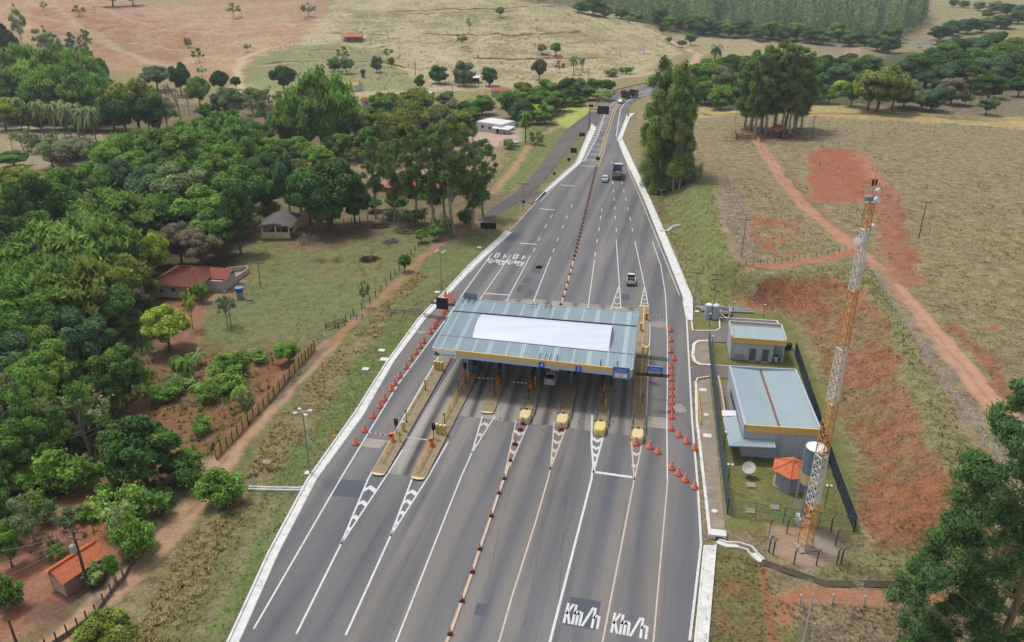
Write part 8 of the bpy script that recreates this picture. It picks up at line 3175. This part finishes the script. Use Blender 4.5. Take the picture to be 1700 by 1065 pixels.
# ------------------------------------------------------------------ poles, signs, fences
def upole(px, ty, lab, arms=1, transformer=False, mat=None, lean=0.0, r0=0.14):
 p = W(*px)
 h = zat(p, ty)
 t = thing('utility_pole', lab, 'utility pole', p, ROAD)
 mb = MB()
 mb.cyl((0, 0, 0), (lean * h, 0, h), r0, r0 * 0.65, 8)
 mb.build('shaft', mat or M('pole_grey', (132, 126, 118), 0.9, var=0.15), t)
 for k in range(arms):
  mb = MB()
  z = h - 0.25 - 0.9 * k
  mb.box((lean * h, -0.12, z), (2.2 - 0.5 * k, 0.1, 0.12))
  ca = mb.build('crossarm', WOOD, t)
  mb = MB()
  for x in (-0.95, -0.35, 0.35, 0.95):
   mb.cyl((lean * h + x * (1 - 0.2 * k), -0.12, z + 0.06), (lean * h + x * (1 - 0.2 * k), -0.12, z + 0.26), 0.05, 0.035, 6)
  mb.build('insulator', M('insulator', (206, 206, 200), 0.4), ca)
 if transformer:
  mb = MB()
  mb.lathe((lean * h - 0.1, -0.42, h - 2.6), [(0.28, 0), (0.3, 0.1), (0.3, 0.85), (0.2, 0.95), (0, 0.97)], 12)
  mb.build('transformer', M('transformer_grey', (186, 190, 190), 0.5), t)
 return t, p, h


def light_mast(px, ty, lab):
 p = W(*px)
 h = zat(p, ty)
 t = thing('floodlight_mast', lab, 'light mast', p, ROAD)
 mb = MB()
 mb.cyl((0, 0, 0), (0, 0, h), 0.10, 0.07, 8)
 mb.build('shaft', M('mast_grey', (150, 156, 156), 0.6), t)
 mb = MB()
 for a in (0.5, 2.4):
  mb.box((0, 0, h - 0.05), (1.7, 0.08, 0.1), a)
 mb.build('bracket', STEEL, t)
 for k in range(4):
  a = (0.5, 0.5 + math.pi, 2.4, 2.4 + math.pi)[k]
  x, y = 0.85 * math.cos(a), 0.85 * math.sin(a)
  mb = MB()
  mb.box((x, y, h + 0.05), (0.5, 0.38, 0.14), a)
  mb.build('lamp', M('lamp_shell', (206, 210, 212), 0.4), t)


def board(px, w, h, z, lab, legs=2, mat=None, rz=None, thick=0.06, name='road_sign', face=None):
 p = W(*px)
 t = thing(name, lab, 'sign', p, ROAD if rz is None else rz)
 mb = MB()
 mb.box((0, 0, z + h / 2), (w, thick, h))
 mb.build('panel', mat or BLACK, t)
 for k in range(legs):
  x = 0 if legs == 1 else (-w * 0.42 + w * 0.84 * k / (legs - 1))
  mb = MB()
  mb.cyl((x, 0.07, 0), (x, 0.07, z + h * 0.9), 0.045, 0.045, 6)
  mb.build('leg', STEEL, t)
 return t


def post_fence(name, px, n, h, lab, mat, s=0.12, wires=(0.4, 0.8, 1.2), wire_mat=None, pts=None):
 t = thing(name, lab, 'fence', (0, 0, 0))
 P = [W(*q) for q in px]
 if pts is None:
  seg = [(b - a).length for a, b in zip(P[:-1], P[1:])]
  tot = sum(seg)
  Q = []
  for k in range(n):
   s_ = tot * k / (n - 1)
   i = 0
   while i < len(seg) - 1 and s_ > seg[i]:
    s_ -= seg[i]
    i += 1
   q = P[i].lerp(P[i + 1], min(1, s_ / seg[i]))
   Q.append(Vector((q.x, q.y, float(hgt(q.x, q.y)[0]))))
  P = Q
 for k, p in enumerate(P):
  mb = MB()
  hh = h * random.uniform(0.92, 1.08)
  mb.box((p.x, p.y, p.z + hh / 2 - 0.05), (s, s, hh), random.uniform(0, 1))
  mb.build('post', mat, t)
 mb = MB()
 for a, b in zip(P[:-1], P[1:]):
  for z in wires:
   mb.cyl(a + Vector((0, 0, z)), b + Vector((0, 0, z)), 0.012, 0.012, 3, caps=False)
 mb.build('wire', wire_mat or STEEL, t)


def build_poles():
 conc = M('pole_concrete', (168, 164, 156), 0.9, var=0.12)
 old = M('old_pole', (96, 84, 74), 0.95, var=0.2)
 _, a, ha = upole((148, 978), 877, 'dark power pole with transformer standing before the tiled hut', 2, True, old, 0.0, 0.17)
 upole((30, 1075), 1028, 'dark pole stump at the lower left edge', 0, False, old)
 upole((433, 477), 434, 'thin leaning dark pole in the small pasture', 1, False, old, 0.02, 0.09)
 upole((1183, 527), 453, 'concrete power pole rising beside two grey cylinders', 2, False, conc)
 upole((1152, 512), 450, 'slim grey lamp pole at the right kerb near the cylinders', 1, False, conc, 0, 0.1)
 upole((1525, 396), 333, 'dark leaning pole alone in the right pasture', 1, False, old, 0.0, 0.12)
 upole((1231, 424), 362, 'grey power pole inside the fenced straw plot', 1, False, conc, 0.0, 0.12)
 upole((1347, 233), 192, 'pole in the dry field right of the cottage', 1, False, old, 0.0, 0.12)
 upole((1220, 208), 172, 'thin pole in the dry field left of the tall stand', 1, False, conc, 0.0, 0.1)
 upole((752, 163), 140, 'pole in the yard under the cattle shed', 1, False, old)
 upole((690, 125), 100, 'pole with dark top on the hill foot', 0, False, old)
 upole((976, 136), 113, 'pole near the far bend of the hill path', 1, False, old)
 upole((873, 236), 180, 'pole beside the small palm left of the side road', 1, False, old)
 upole((616, 75), 60, 'pole right of the orange roofed hill shed', 0, False, old)
 light_mast((515, 786), 684, 'tall floodlight mast on the near left verge')
 light_mast((733, 480), 417, 'tall floodlight mast on the left verge behind the canopy')
 upole((1096, 348), 313, 'lamp pole with pale head beside the no stopping sign', 1, False, conc, 0, 0.08)
 upole((868, 350), 303, 'slim lamp pole between the verge and the old side road', 1, False, conc, 0, 0.08)
 # low voltage wires at the hut pole
 mb = MB()
 for k, (px, z) in enumerate((((-60, 985), 5), ((-60, 1010), 4.6), ((-60, 1040), 4.2))):
  q = W(*px) + Vector((0, 0, z))
  p = a + Vector((0, 0, ha - 0.4 - 0.5 * k))
  n = 8
  pts = [p.lerp(q, i / n) - Vector((0, 0, 0.7 * math.sin(math.pi * i / n))) for i in range(n + 1)]
  mb.path(pts, 0.018, 4)
 tag(mb.build('power_cable', M('cable_grey', (176, 166, 156), 0.7)), 'power cables sagging from the transformer pole to the left', 'cable')
 # road signs: mostly their dark backs
 board((811, 389), 3.6, 1.5, 1.3, 'wide black sign board on three legs at the left kerb', 3)
 for px, w, h, z, lab in (((952, 262), 1.9, 1.5, 1.6, 'middle sized black sign board on the left verge beside the side road'), ((966, 234), 1.9, 1.2, 1.6, 'small black sign board on the left verge farther along'),
        ((944, 276), 0.9, 0.9, 1.6, 'tiny dark square sign below the middle sized black board')):
  board(px, w, h, z, lab, 2 if w > 1 else 1)

 def roundsign(px, z, lab, mat, rz=ROAD, r=0.42, cross=False):
  p = W(*px)
  t = thing('round_sign', lab, 'sign', p, rz)
  mb = MB()
  mb.cyl((0, 0.02, z), (0, -0.02, z), r, r, 18)
  f = mb.build('disc', mat, t)
  if cross:
   mb = MB()
   mb.cyl((0, -0.021, z), (0, -0.028, z), r * 0.72, r * 0.72, 18)
   mb.build('face', WHITE, f)
   mb = MB()
   for s in (-1, 1):
    mb.box((0, -0.035, z), (r * 1.5, 0.008, r * 0.2), M4=Matrix.Rotation(s * math.pi / 4, 3, 'Y'))
   mb.build('cross', REDP, f)
  mb = MB()
  mb.cyl((0, 0.06, 0), (0, 0.06, z + r * 0.8), 0.04, 0.04, 6)
  mb.build('post', STEEL, t)
 roundsign((869, 347), 1.9, 'dark back of a round sign where the side road meets the kerb', BLACK)
 roundsign((920, 299), 1.9, 'dark back of a round sign on the grass between both roads', BLACK)
 roundsign((992, 274), 2.0, 'dark back of a round sign at the tip of the median', BLACK, ROAD, 0.62)
 roundsign((1091, 364), 2.3, 'round no stopping sign with red cross on the right bank', REDP, ROAD, 0.55, True)
 yw = M('warning_yellow', (232, 186, 40), 0.5)
 board((1042, 199), 0.9, 0.9, 1.5, 'yellow warning sign by the right kerb, the lower of three', 1, yw, 0.2)
 board((1043, 192), 0.9, 0.9, 1.5, 'yellow warning sign by the right kerb, the middle of three', 1, yw, 0.2)
 board((1046, 177), 0.8, 0.8, 1.2, 'yellow warning sign by the far bend', 1, yw, 0.2)
 # variable message gantry on the far left
 p = W(978, 216)
 t = thing('message_gantry', 'black message board on a cantilever mast at the far left of the road', 'sign', p, ROAD)
 h = zat(p, 181)
 mb = MB()
 mb.cyl((0, 0, 0), (0, 0, h + 0.4), 0.22, 0.18, 8)
 mb.cyl((0, 0, h), (4.6, 0, h + 0.2), 0.16, 0.12, 8)
 mb.build('mast', M('mast_green_grey', (112, 124, 116), 0.6), t)
 mb = MB()
 mb.box((4.6, -0.2, h - 0.1), (4.0, 0.4, 2.7))
 mb.build('panel', BLACK, t)
 mb = MB()
 for z in (0.35, -0.35):
  mb.box((4.6, -0.42, h + z), (3.2, 0.02, 0.08))
 mb.build('text_row', M('dim_led_row', (96, 104, 116), 0.6), t)
 mb = MB()
 mb.box((0.4, -0.2, h + 1.2), (1.5, 0.3, 0.9))
 mb.build('small_panel', BLACK, t)
 # yellow markers on the left kerb
 for px, lab in (((556, 724), 'yellow marker post on the left kerb near the floodlight mast'), ((677, 553), 'yellow marker post on the left kerb near the canopy'), ((1152, 549), 'yellow marker post at the corner of the driveway grass')):
  p = W(*px)
  t = thing('marker_post', lab, 'post', p, ROAD)
  mb = MB()
  mb.box((0, 0, 0.7), (0.14, 0.10, 1.4), taper=0.8)
  mb.build('stake', YELLOW, t)
  mb = MB()
  mb.box((0, 0, 0.06), (0.5, 0.4, 0.16))
  mb.build('foot', M('yellow_foot', (206, 172, 92), 0.7), t)
 # guard rail along the outer side of the bend
 P = [W(*q) for q in ((988, 176), (992, 167), (1002, 159), (1016, 153), (1032, 148.5), (1050, 144.5), (1075, 139))]
 t = thing('crash_barrier', 'green grey crash barrier along the outside of the far bend', 'guard rail', (0, 0, 0))
 mb = MB()
 mb.ribbon(P, 0.12, [p.z + 0.4 for p in P], 0.4)
 mb.build('rail', M('barrier_green', (118, 150, 104), 0.7), t)
 for p in P:
  mb = MB()
  mb.box((p.x, p.y, p.z + 0.3), (0.12, 0.12, 0.7))
  mb.build('post', STEEL, t)
 # metal field gates and the low height bar on the verge
 for a, b, lab, h, mat in (((642, 521), (700, 522), 'long low grey metal bar gate across the left verge', 0.9, M('gate_grey', (128, 140, 146), 0.6)),
        ((541, 547), (572, 538), 'brown wooden field gate beside the dirt track', 1.2, WOOD), ((582, 529), (602, 528), 'short grey gate between the pasture and the weeds', 0.9, M('gate_grey', (128, 140, 146), 0.6))):
  A, B = W(*a), W(*b)
  d = B - A
  t = thing('field_gate', lab, 'gate', A, math.atan2(d.y, d.x))
  L = d.length
  for k, z in enumerate((h * 0.45, h * 0.95) if h < 1 else (0.3, 0.6, 0.9, 1.2)):
   mb = MB()
   mb.box((L / 2, 0, z), (L, 0.07, 0.12))
   mb.build('bar', mat, t)
  for x in (0, L * 0.5, L):
   mb = MB()
   mb.box((x, 0.08, h * 0.52), (0.14, 0.09, h * 1.1))
   mb.build('post', mat, t)
 # plank fence of the garden
 P = [W(*q) for q in ((522, 580), (495, 610), (450, 663), (405, 712), (358, 762))]
 t = thing('plank_fence', 'pale plank fence between the garden and the dirt track', 'fence', (0, 0, 0))
 mb = MB()
 pm = M('pale_planks', (236, 200, 142), 0.9, var=0.25, scale=4, stretch=(1, 1, 0.15), dirt=((136, 108, 78), 0.6))
 n = 0
 for a, b in zip(P[:-1], P[1:]):
  d = b - a
  k = int(d.length / 0.16)
  for i in range(k):
   q = a.lerp(b, (i + 0.5) / k)
   hh = random.uniform(1.45, 1.7)
   mb.box((q.x, q.y, q.z + hh / 2 - 0.05), (0.15, 0.03, hh), math.atan2(d.y, d.x))
 mb.build('planks', pm, t)
 tot = 22
 for i in range(tot):
  s = i / (tot - 1) * (len(P) - 1)
  j = min(len(P) - 2, int(s))
  q = P[j].lerp(P[j + 1], s - j)
  mb = MB()
  mb.box((q.x + 0.1, q.y - 0.05, q.z + 0.85), (0.09, 0.09, 1.75))
  mb.build('post', old, t)
 # low board fence by the hut
 P = [W(*q) for q in ((226, 922), (206, 962), (185, 985), (160, 1020), (130, 1043), (95, 1066), (60, 1090))]
 t = thing('board_fence', 'low grey board fence between the hut yard and the dirt track', 'fence', (0, 0, 0))
 mb = MB()
 mb.ribbon(P, 0.06, [p.z - 0.05 for p in P], 0.55)
 mb.build('boards', M('grey_boards', (126, 112, 98), 0.9, var=0.3, scale=2), t)
 for i in range(13):
  s = i / 12 * (len(P) - 1)
  j = min(len(P) - 2, int(s))
  q = P[j].lerp(P[j + 1], s - j)
  mb = MB()
  mb.box((q.x, q.y, q.z + 0.65), (0.13, 0.13, 1.35), 0.4)
  mb.build('post', old, t)
 white = M('white_post', (212, 206, 200), 0.85, var=0.1)
 # wire fences
 ditch = [(1438, 440), (1455, 460), (1470, 485), (1484, 515), (1498, 543), (1515.5, 565), (1525, 577), (1533, 590), (1542.6, 605), (1553, 622), (1563, 635), (1572, 650), (1584, 664), (1596, 678), (1607, 692), (1620, 715), (1632, 737), (1647, 754), (1662, 772), (1680, 795)]
 post_fence('post_fence', ditch, 0, 1.35, 'wire fence on white concrete posts along the dirt road', white, 0.17, (0.3, 0.65, 1.0), None, True)
 post_fence('post_fence', [(1188, 290), (1200, 330), (1212, 385), (1226, 440)], 24, 1.2, 'wire fence on pale posts along the left edge of the straw plot', white, 0.13)
 post_fence('post_fence', [(1226, 443), (1290, 437), (1350, 427), (1400, 419), (1425, 418)], 20, 1.2, 'wire fence on old posts along the lower edge of the straw plot', BARK_GREY, 0.08)
 post_fence('post_fence', [(1327, 1004), (1381, 1002), (1433, 1005), (1481, 1008), (1530, 1010)], 0, 1.3, 'wire fence on white posts in the near right corner', white, 0.16, (0.3, 0.7, 1.1), None, True)
 t, p, h = upole((1332, 1075), 985, 'white and grey concrete post at the bottom right edge', 0, False, white, 0, 0.11)
 post_fence('post_fence', [(562, 545), (590, 520), (612, 505), (640, 475), (662, 448), (695, 408)], 16, 1.3, 'dark post and wire fence along the lower pasture edge', old, 0.15)
 post_fence('post_fence', [(500, 395), (560, 372), (640, 362), (740, 372)], 22, 1.3, 'dark post and wire fence under the eucalypts', old, 0.13)
 post_fence('post_fence', [(830, 240), (850, 243), (880, 238), (905, 215), (930, 185)], 18, 1.3, 'dark post and wire fence beside the pink yard', old, 0.14)
 post_fence('post_fence', [(1150, 206), (1215, 208), (1330, 205), (1440, 206), (1600, 214), (1700, 216)], 40, 1.3, 'thin post and wire fence across the far dry field', WOOD, 0.07)
 post_fence('post_fence', [(192, 575), (225, 565), (262, 563)], 6, 1.5, 'grey stick fence at the upper end of the garden', BARK_GREY, 0.12)
 post_fence('post_fence', [(208, 690), (228, 680), (262, 672)], 6, 1.2, 'leaning stick fence behind the rounded mango tree', BARK_GREY, 0.1)
 post_fence('post_fence', [(450, 84), (495, 72), (548, 64)], 12, 1.3, 'post and wire fence along the path to the hill shed', old, 0.15)
 post_fence('post_fence', [(740, 140), (775, 145), (812, 145)], 16, 1.6, 'stake fence around the cattle shed yard', old, 0.15)


# ------------------------------------------------------------------ vehicles
def wheels(t, pts, r=0.32, w=0.2):
 for x, y in pts:
  mb = MB()
  s = 1 if x > 0 else -1
  mb.cyl((x - s * w, y, r), (x, y, r), r, r, 16)
  wh = mb.build('wheel', BLACK, t)
  mb = MB()
  mb.cyl((x, y, r), (x + s * 0.012, y, r), r * 0.6, r * 0.55, 12)
  mb.build('rim', STEEL, wh)


def loft(mb, st, n=None):
 """st: list of rings (each a list of points, same count); closed rings joined, ends capped"""
 k = len(st[0])
 vs = [p for r in st for p in r]
 fs = []
 for j in range(len(st) - 1):
  for i in range(k):
   fs.append((j * k + i, j * k + (i + 1) % k, (j + 1) * k + (i + 1) % k, (j + 1) * k + i))
 fs.append(tuple(range(k - 1, -1, -1)))
 fs.append(tuple((len(st) - 1) * k + i for i in range(k)))
 mb.add(vs, fs)


def carpaint(name, rgb):
 m = M(name, rgb, 0.28, 0.0, 0.02, spec=0.6)
 m.node_tree.nodes['Principled BSDF'].inputs['Coat Weight'].default_value = 0.5
 return m


def body_ring(y, z0, z1, hw, r=0.10):
 return [(-hw + 0.05, y, z0), (hw - 0.05, y, z0), (hw, y, z0 + 0.12), (hw, y, z1 - 0.16), (hw - r, y, z1), (-hw + r, y, z1), (-hw, y, z1 - 0.16), (-hw, y, z0 + 0.12)]


def sedan(p, rz, rgb, lab, hatch=False, cat='car'):
 """4.4 m saloon, +Y forward"""
 t = thing('car', lab, cat, p, rz)
 pm = carpaint('car_paint_%d_%d' % (rgb[0], rgb[2]), rgb)
 mb = MB()
 st = [(-2.2, 0.38, 0.82, 0.70), (-2.1, 0.26, 0.98, 0.82), (-1.6, 0.20, 1.02, 0.87), (-0.6, 0.19, 0.95, 0.885), (0.7, 0.19, 0.93, 0.885), (1.3, 0.2, 0.88, 0.87), (1.95, 0.24, 0.74, 0.82), (2.2, 0.34, 0.62, 0.66)]
 loft(mb, [body_ring(*s) for s in st])
 mb.build('body', pm, t, smooth=False)
 yb, yr0, yr1, yf = (-2.05, -1.5, 0.2, 1.05) if hatch else (-1.62, -0.92, 0.25, 1.08)
 mb = MB()
 loft(mb, [[(-0.74, yb, 0.93), (0.74, yb, 0.93), (0.70, yb + 0.02, 0.95), (-0.70, yb + 0.02, 0.95)], [(-0.80, yr0, 0.93), (0.80, yr0, 0.93), (0.60, yr0, 1.40), (-0.60, yr0, 1.40)],
    [(-0.81, yr1, 0.92), (0.81, yr1, 0.92), (0.61, yr1, 1.42), (-0.61, yr1, 1.42)], [(-0.74, yf, 0.90), (0.74, yf, 0.90), (0.70, yf - 0.02, 0.92), (-0.70, yf - 0.02, 0.92)]])
 mb.build('window_glass', GLASS, t)
 mb = MB()
 mb.prism([(-0.62, yr0 - 0.05), (0.62, yr0 - 0.05), (0.63, yr1 + 0.05), (-0.63, yr1 + 0.05)], 1.40, 1.46)
 mb.build('roof', pm, t)
 mb = MB()
 for s in (-1, 1):
  mb.cyl((s * 0.62, yr0 - 0.03, 1.42), (s * 0.76, yb + 0.03, 0.96), 0.05, 0.06, 5)
  mb.cyl((s * 0.63, yr1 + 0.03, 1.42), (s * 0.76, yf - 0.03, 0.93), 0.045, 0.05, 5)
  mb.cyl((s * 0.64, -0.35, 1.41), (s * 0.815, -0.35, 0.93), 0.05, 0.05, 5)
 mb.build('pillar', pm, t)
 for s in (-1, 1):
  mb = MB()
  mb.box((s * 0.60, -2.15, 0.80), (0.34, 0.14, 0.15))
  mb.build('tail_light', REDP, t)
  mb = MB()
  mb.box((s * 0.58, 2.06, 0.62), (0.34, 0.2, 0.12))
  mb.build('headlight', M('headlamp', (226, 230, 234), 0.15), t)
  mb = MB()
  mb.box((s * 0.97, 0.72, 0.98), (0.16, 0.1, 0.12))
  mb.build('mirror', pm, t)
 mb = MB()
 mb.box((0, -2.2, 0.66), (0.42, 0.04, 0.13))
 mb.build('number_plate', M('plate', (196, 200, 204), 0.5), t)
 mb = MB()
 mb.box((0, -2.16, 0.40), (1.4, 0.12, 0.16))
 mb.build('bumper', DARKGREY if hatch else pm, t)
 wheels(t, [(-0.885, -1.35), (0.885, -1.35), (-0.885, 1.4), (0.885, 1.4)])
 return t


def pickup(p, rz, lab):
 t = thing('pickup', lab, 'pickup truck', p, rz)
 pm = carpaint('pickup_paint', (226, 228, 230))
 mb = MB()
 loft(mb, [body_ring(*s) for s in ((0.15, 0.24, 0.98, 0.84), (1.2, 0.22, 0.96, 0.85), (2.0, 0.25, 0.86, 0.81), (2.25, 0.36, 0.72, 0.66))])
 for s in (-1, 1):
  mb.box((s * 0.80, -1.0, 0.66), (0.10, 2.3, 0.84))
 mb.box((0, -2.14, 0.66), (1.6, 0.10, 0.80))
 mb.box((0, 0.11, 0.80), (1.6, 0.08, 0.60))
 mb.build('body', pm, t)
 mb = MB()
 mb.box((0, -1.0, 0.46), (1.5, 2.2, 0.10))
 mb.build('cargo_bed', BLACK, t)
 mb = MB()
 for x, y, s in ((-0.3, -0.6, 0.5), (0.3, -0.9, 0.6), (-0.2, -1.5, 0.55)):
  mb.box((x, y, 0.72), (s, s * 0.8, 0.42), 0.5)
 mb.build('load', M('dark_load', (70, 72, 70), 0.8, var=0.3, scale=4), t)
 mb = MB()
 loft(mb, [[(-0.74, 0.02, 0.96), (0.74, 0.02, 0.96), (0.62, 0.12, 1.46), (-0.62, 0.12, 1.46)], [(-0.76, 0.95, 0.96), (0.76, 0.95, 0.96), (0.62, 0.75, 1.47), (-0.62, 0.75, 1.47)], [(-0.72, 1.5, 0.92), (0.72, 1.5, 0.92), (0.68, 1.48, 0.94), (-0.68, 1.48, 0.94)]])
 mb.build('window_glass', GLASS, t)
 mb = MB()
 mb.prism([(-0.65, 0.05), (0.65, 0.05), (0.63, 0.85), (-0.63, 0.85)], 1.465, 1.53)
 mb.build('roof', pm, t)
 for s in (-1, 1):
  mb = MB()
  mb.box((s * 0.76, -2.17, 0.72), (0.15, 0.1, 0.30))
  mb.build('tail_light', REDP, t)
  mb = MB()
  mb.box((s * 0.95, 1.0, 1.0), (0.2, 0.1, 0.16))
  mb.build('mirror', BLACK, t)
 mb = MB()
 mb.box((0, -2.24, 0.40), (1.6, 0.12, 0.16))
 mb.build('bumper', BLACK, t)
 mb = MB()
 mb.box((0, -2.20, 0.55), (0.42, 0.03, 0.13))
 mb.build('number_plate', M('plate', (196, 200, 204)), t)
 wheels(t, [(-0.86, -1.45), (0.86, -1.45), (-0.86, 1.35), (0.86, 1.35)])


def tipper(p, rz, lab, bed_rgb, tail_rgb, cab_rgb, load=None, sc=1.0):
 t = thing('tipper_truck', lab, 'truck', p, rz)
 t.scale = (sc, sc, sc)
 pm = carpaint('cab_paint_%d' % cab_rgb[0], cab_rgb)
 bm_ = M('tipper_bed_%d' % bed_rgb[2], bed_rgb, 0.6, var=0.12)
 mb = MB()
 for s in (-1, 1):
  mb.box((s * 1.18, -1.2, 2.0), (0.10, 5.2, 1.5))
 mb.box((0, 1.36, 2.1), (2.26, 0.10, 1.7))
 mb.box((0, -1.2, 1.22), (2.26, 5.2, 0.12))
 mb.build('bed', bm_, t)
 mb = MB()
 mb.box((0, -3.85, 1.72), (2.4, 0.10, 0.98))
 for x in (-0.8, 0, 0.8):
  mb.box((x, -3.92, 1.72), (0.1, 0.06, 0.9))
 mb.build('tailgate', M('tailgate_%d' % tail_rgb[0], tail_rgb, 0.6, var=0.1), t)
 if load:
  mb = MB()
  mb.lathe((0, -1.2, 1.9), [(1.1, 0), (0.9, 0.5), (0.3, 0.95), (0, 1.0)], 12)
  mb.build('load', M('load_%d' % load[0], load, 0.9, var=0.2), t)
 mb = MB()
 loft(mb, [[(-1.2, 1.7, 0.7), (1.2, 1.7, 0.7), (1.18, 1.7, 2.75), (1.0, 1.7, 2.95), (-1.0, 1.7, 2.95), (-1.18, 1.7, 2.75)],
    [(-1.2, 3.3, 0.6), (1.2, 3.3, 0.6), (1.16, 3.2, 2.7), (0.95, 3.1, 2.9), (-0.95, 3.1, 2.9), (-1.16, 3.2, 2.7)]])
 mb.build('cab', pm, t)
 mb = MB()
 mb.box((0, 1.67, 2.25), (1.8, 0.05, 0.5))
 mb.box((0, 3.28, 2.1), (2.0, 0.05, 0.75), M4=Matrix.Rotation(0.06, 3, 'X'))
 mb.build('window_glass', GLASS, t)
 mb = MB()
 for s in (-0.45, 0.45):
  mb.box((s, -0.4, 0.92), (0.16, 7.0, 0.3))
 mb.build('chassis', BLACK, t)
 mb = MB()
 mb.box((0, -3.9, 0.72), (2.3, 0.12, 0.2))
 mb.build('rear_bumper', DARKGREY, t)
 for s in (-1, 1):
  mb = MB()
  mb.box((s * 0.95, -3.98, 0.72), (0.3, 0.06, 0.14))
  mb.build('tail_light', REDP, t)
  mb = MB()
  mb.box((s * 1.38, 3.1, 2.2), (0.2, 0.1, 0.5))
  mb.build('mirror', BLACK, t)
 wheels(t, [(-1.2, -2.9), (1.2, -2.9), (-1.2, -1.5), (1.2, -1.5), (-1.2, 2.5), (1.2, 2.5)], 0.5, 0.4)


def build_vehicles():
 def at(px, dy=2.2):
  p = Vector(g3(*px))
  q = p + Vector((math.sin(-ROAD), math.cos(ROAD))) * dy
  return (q.x, q.y, Z0 + 0.006)
 sedan(at((913, 639), 1.7), ROAD - 0.03, (224, 224, 230), 'silver white saloon car leaving the toll canopy booth')
 pickup(at((1046.5, 475)), ROAD + 0.05, 'white pickup with open dark load bed just beyond the canopy')
 sedan(at((1003.5, 303)), ROAD - 0.02, (234, 238, 242), 'white saloon car overtaking the tipper truck on the far lanes')
 tipper(at((1023.5, 299), 3.9), ROAD, 'white cab tipper truck with empty blue grey bed on the far lanes', (122, 130, 142), (176, 162, 140), (236, 236, 234), None, 1.06)
 sedan(at((1031.5, 172)), ROAD - 0.35, (206, 204, 206), 'small pale car entering the far bend', True)
 tipper(at((1045, 164), 3.9), ROAD - 0.75, 'dark red loaded truck vanishing round the far bend', (96, 66, 66), (112, 62, 60), (120, 112, 110), (176, 166, 160), 1.1)
 p = W(852, 243)
 sedan((p.x, p.y, p.z + 0.02), 1.7, (232, 234, 236), 'white car parked on the pink yard by the side road', True)


build_compound()
build_houses()
build_poles()
build_vehicles()

# ================================================================== AIR
def build_haze():
 mb = MB()
 mb.box((0, 900, 55), (4200, 4200, 130))
 o = mb.build('haze', [])
 m = bpy.data.materials.new('haze_air')
 m.use_nodes = True
 t = m.node_tree
 t.nodes.clear()
 out = t.nodes.new('ShaderNodeOutputMaterial')
 pv = t.nodes.new('ShaderNodeVolumePrincipled')
 pv.inputs['Color'].default_value = (0.86, 0.91, 1.0, 1)
 pv.inputs['Density'].default_value = 0.00017
 pv.inputs['Anisotropy'].default_value = 0.2
 t.links.new(pv.outputs[0], out.inputs['Volume'])
 o.data.materials.append(m)
 tag(o, 'thin pale haze over the valley', None, None, 'stuff')


build_haze()
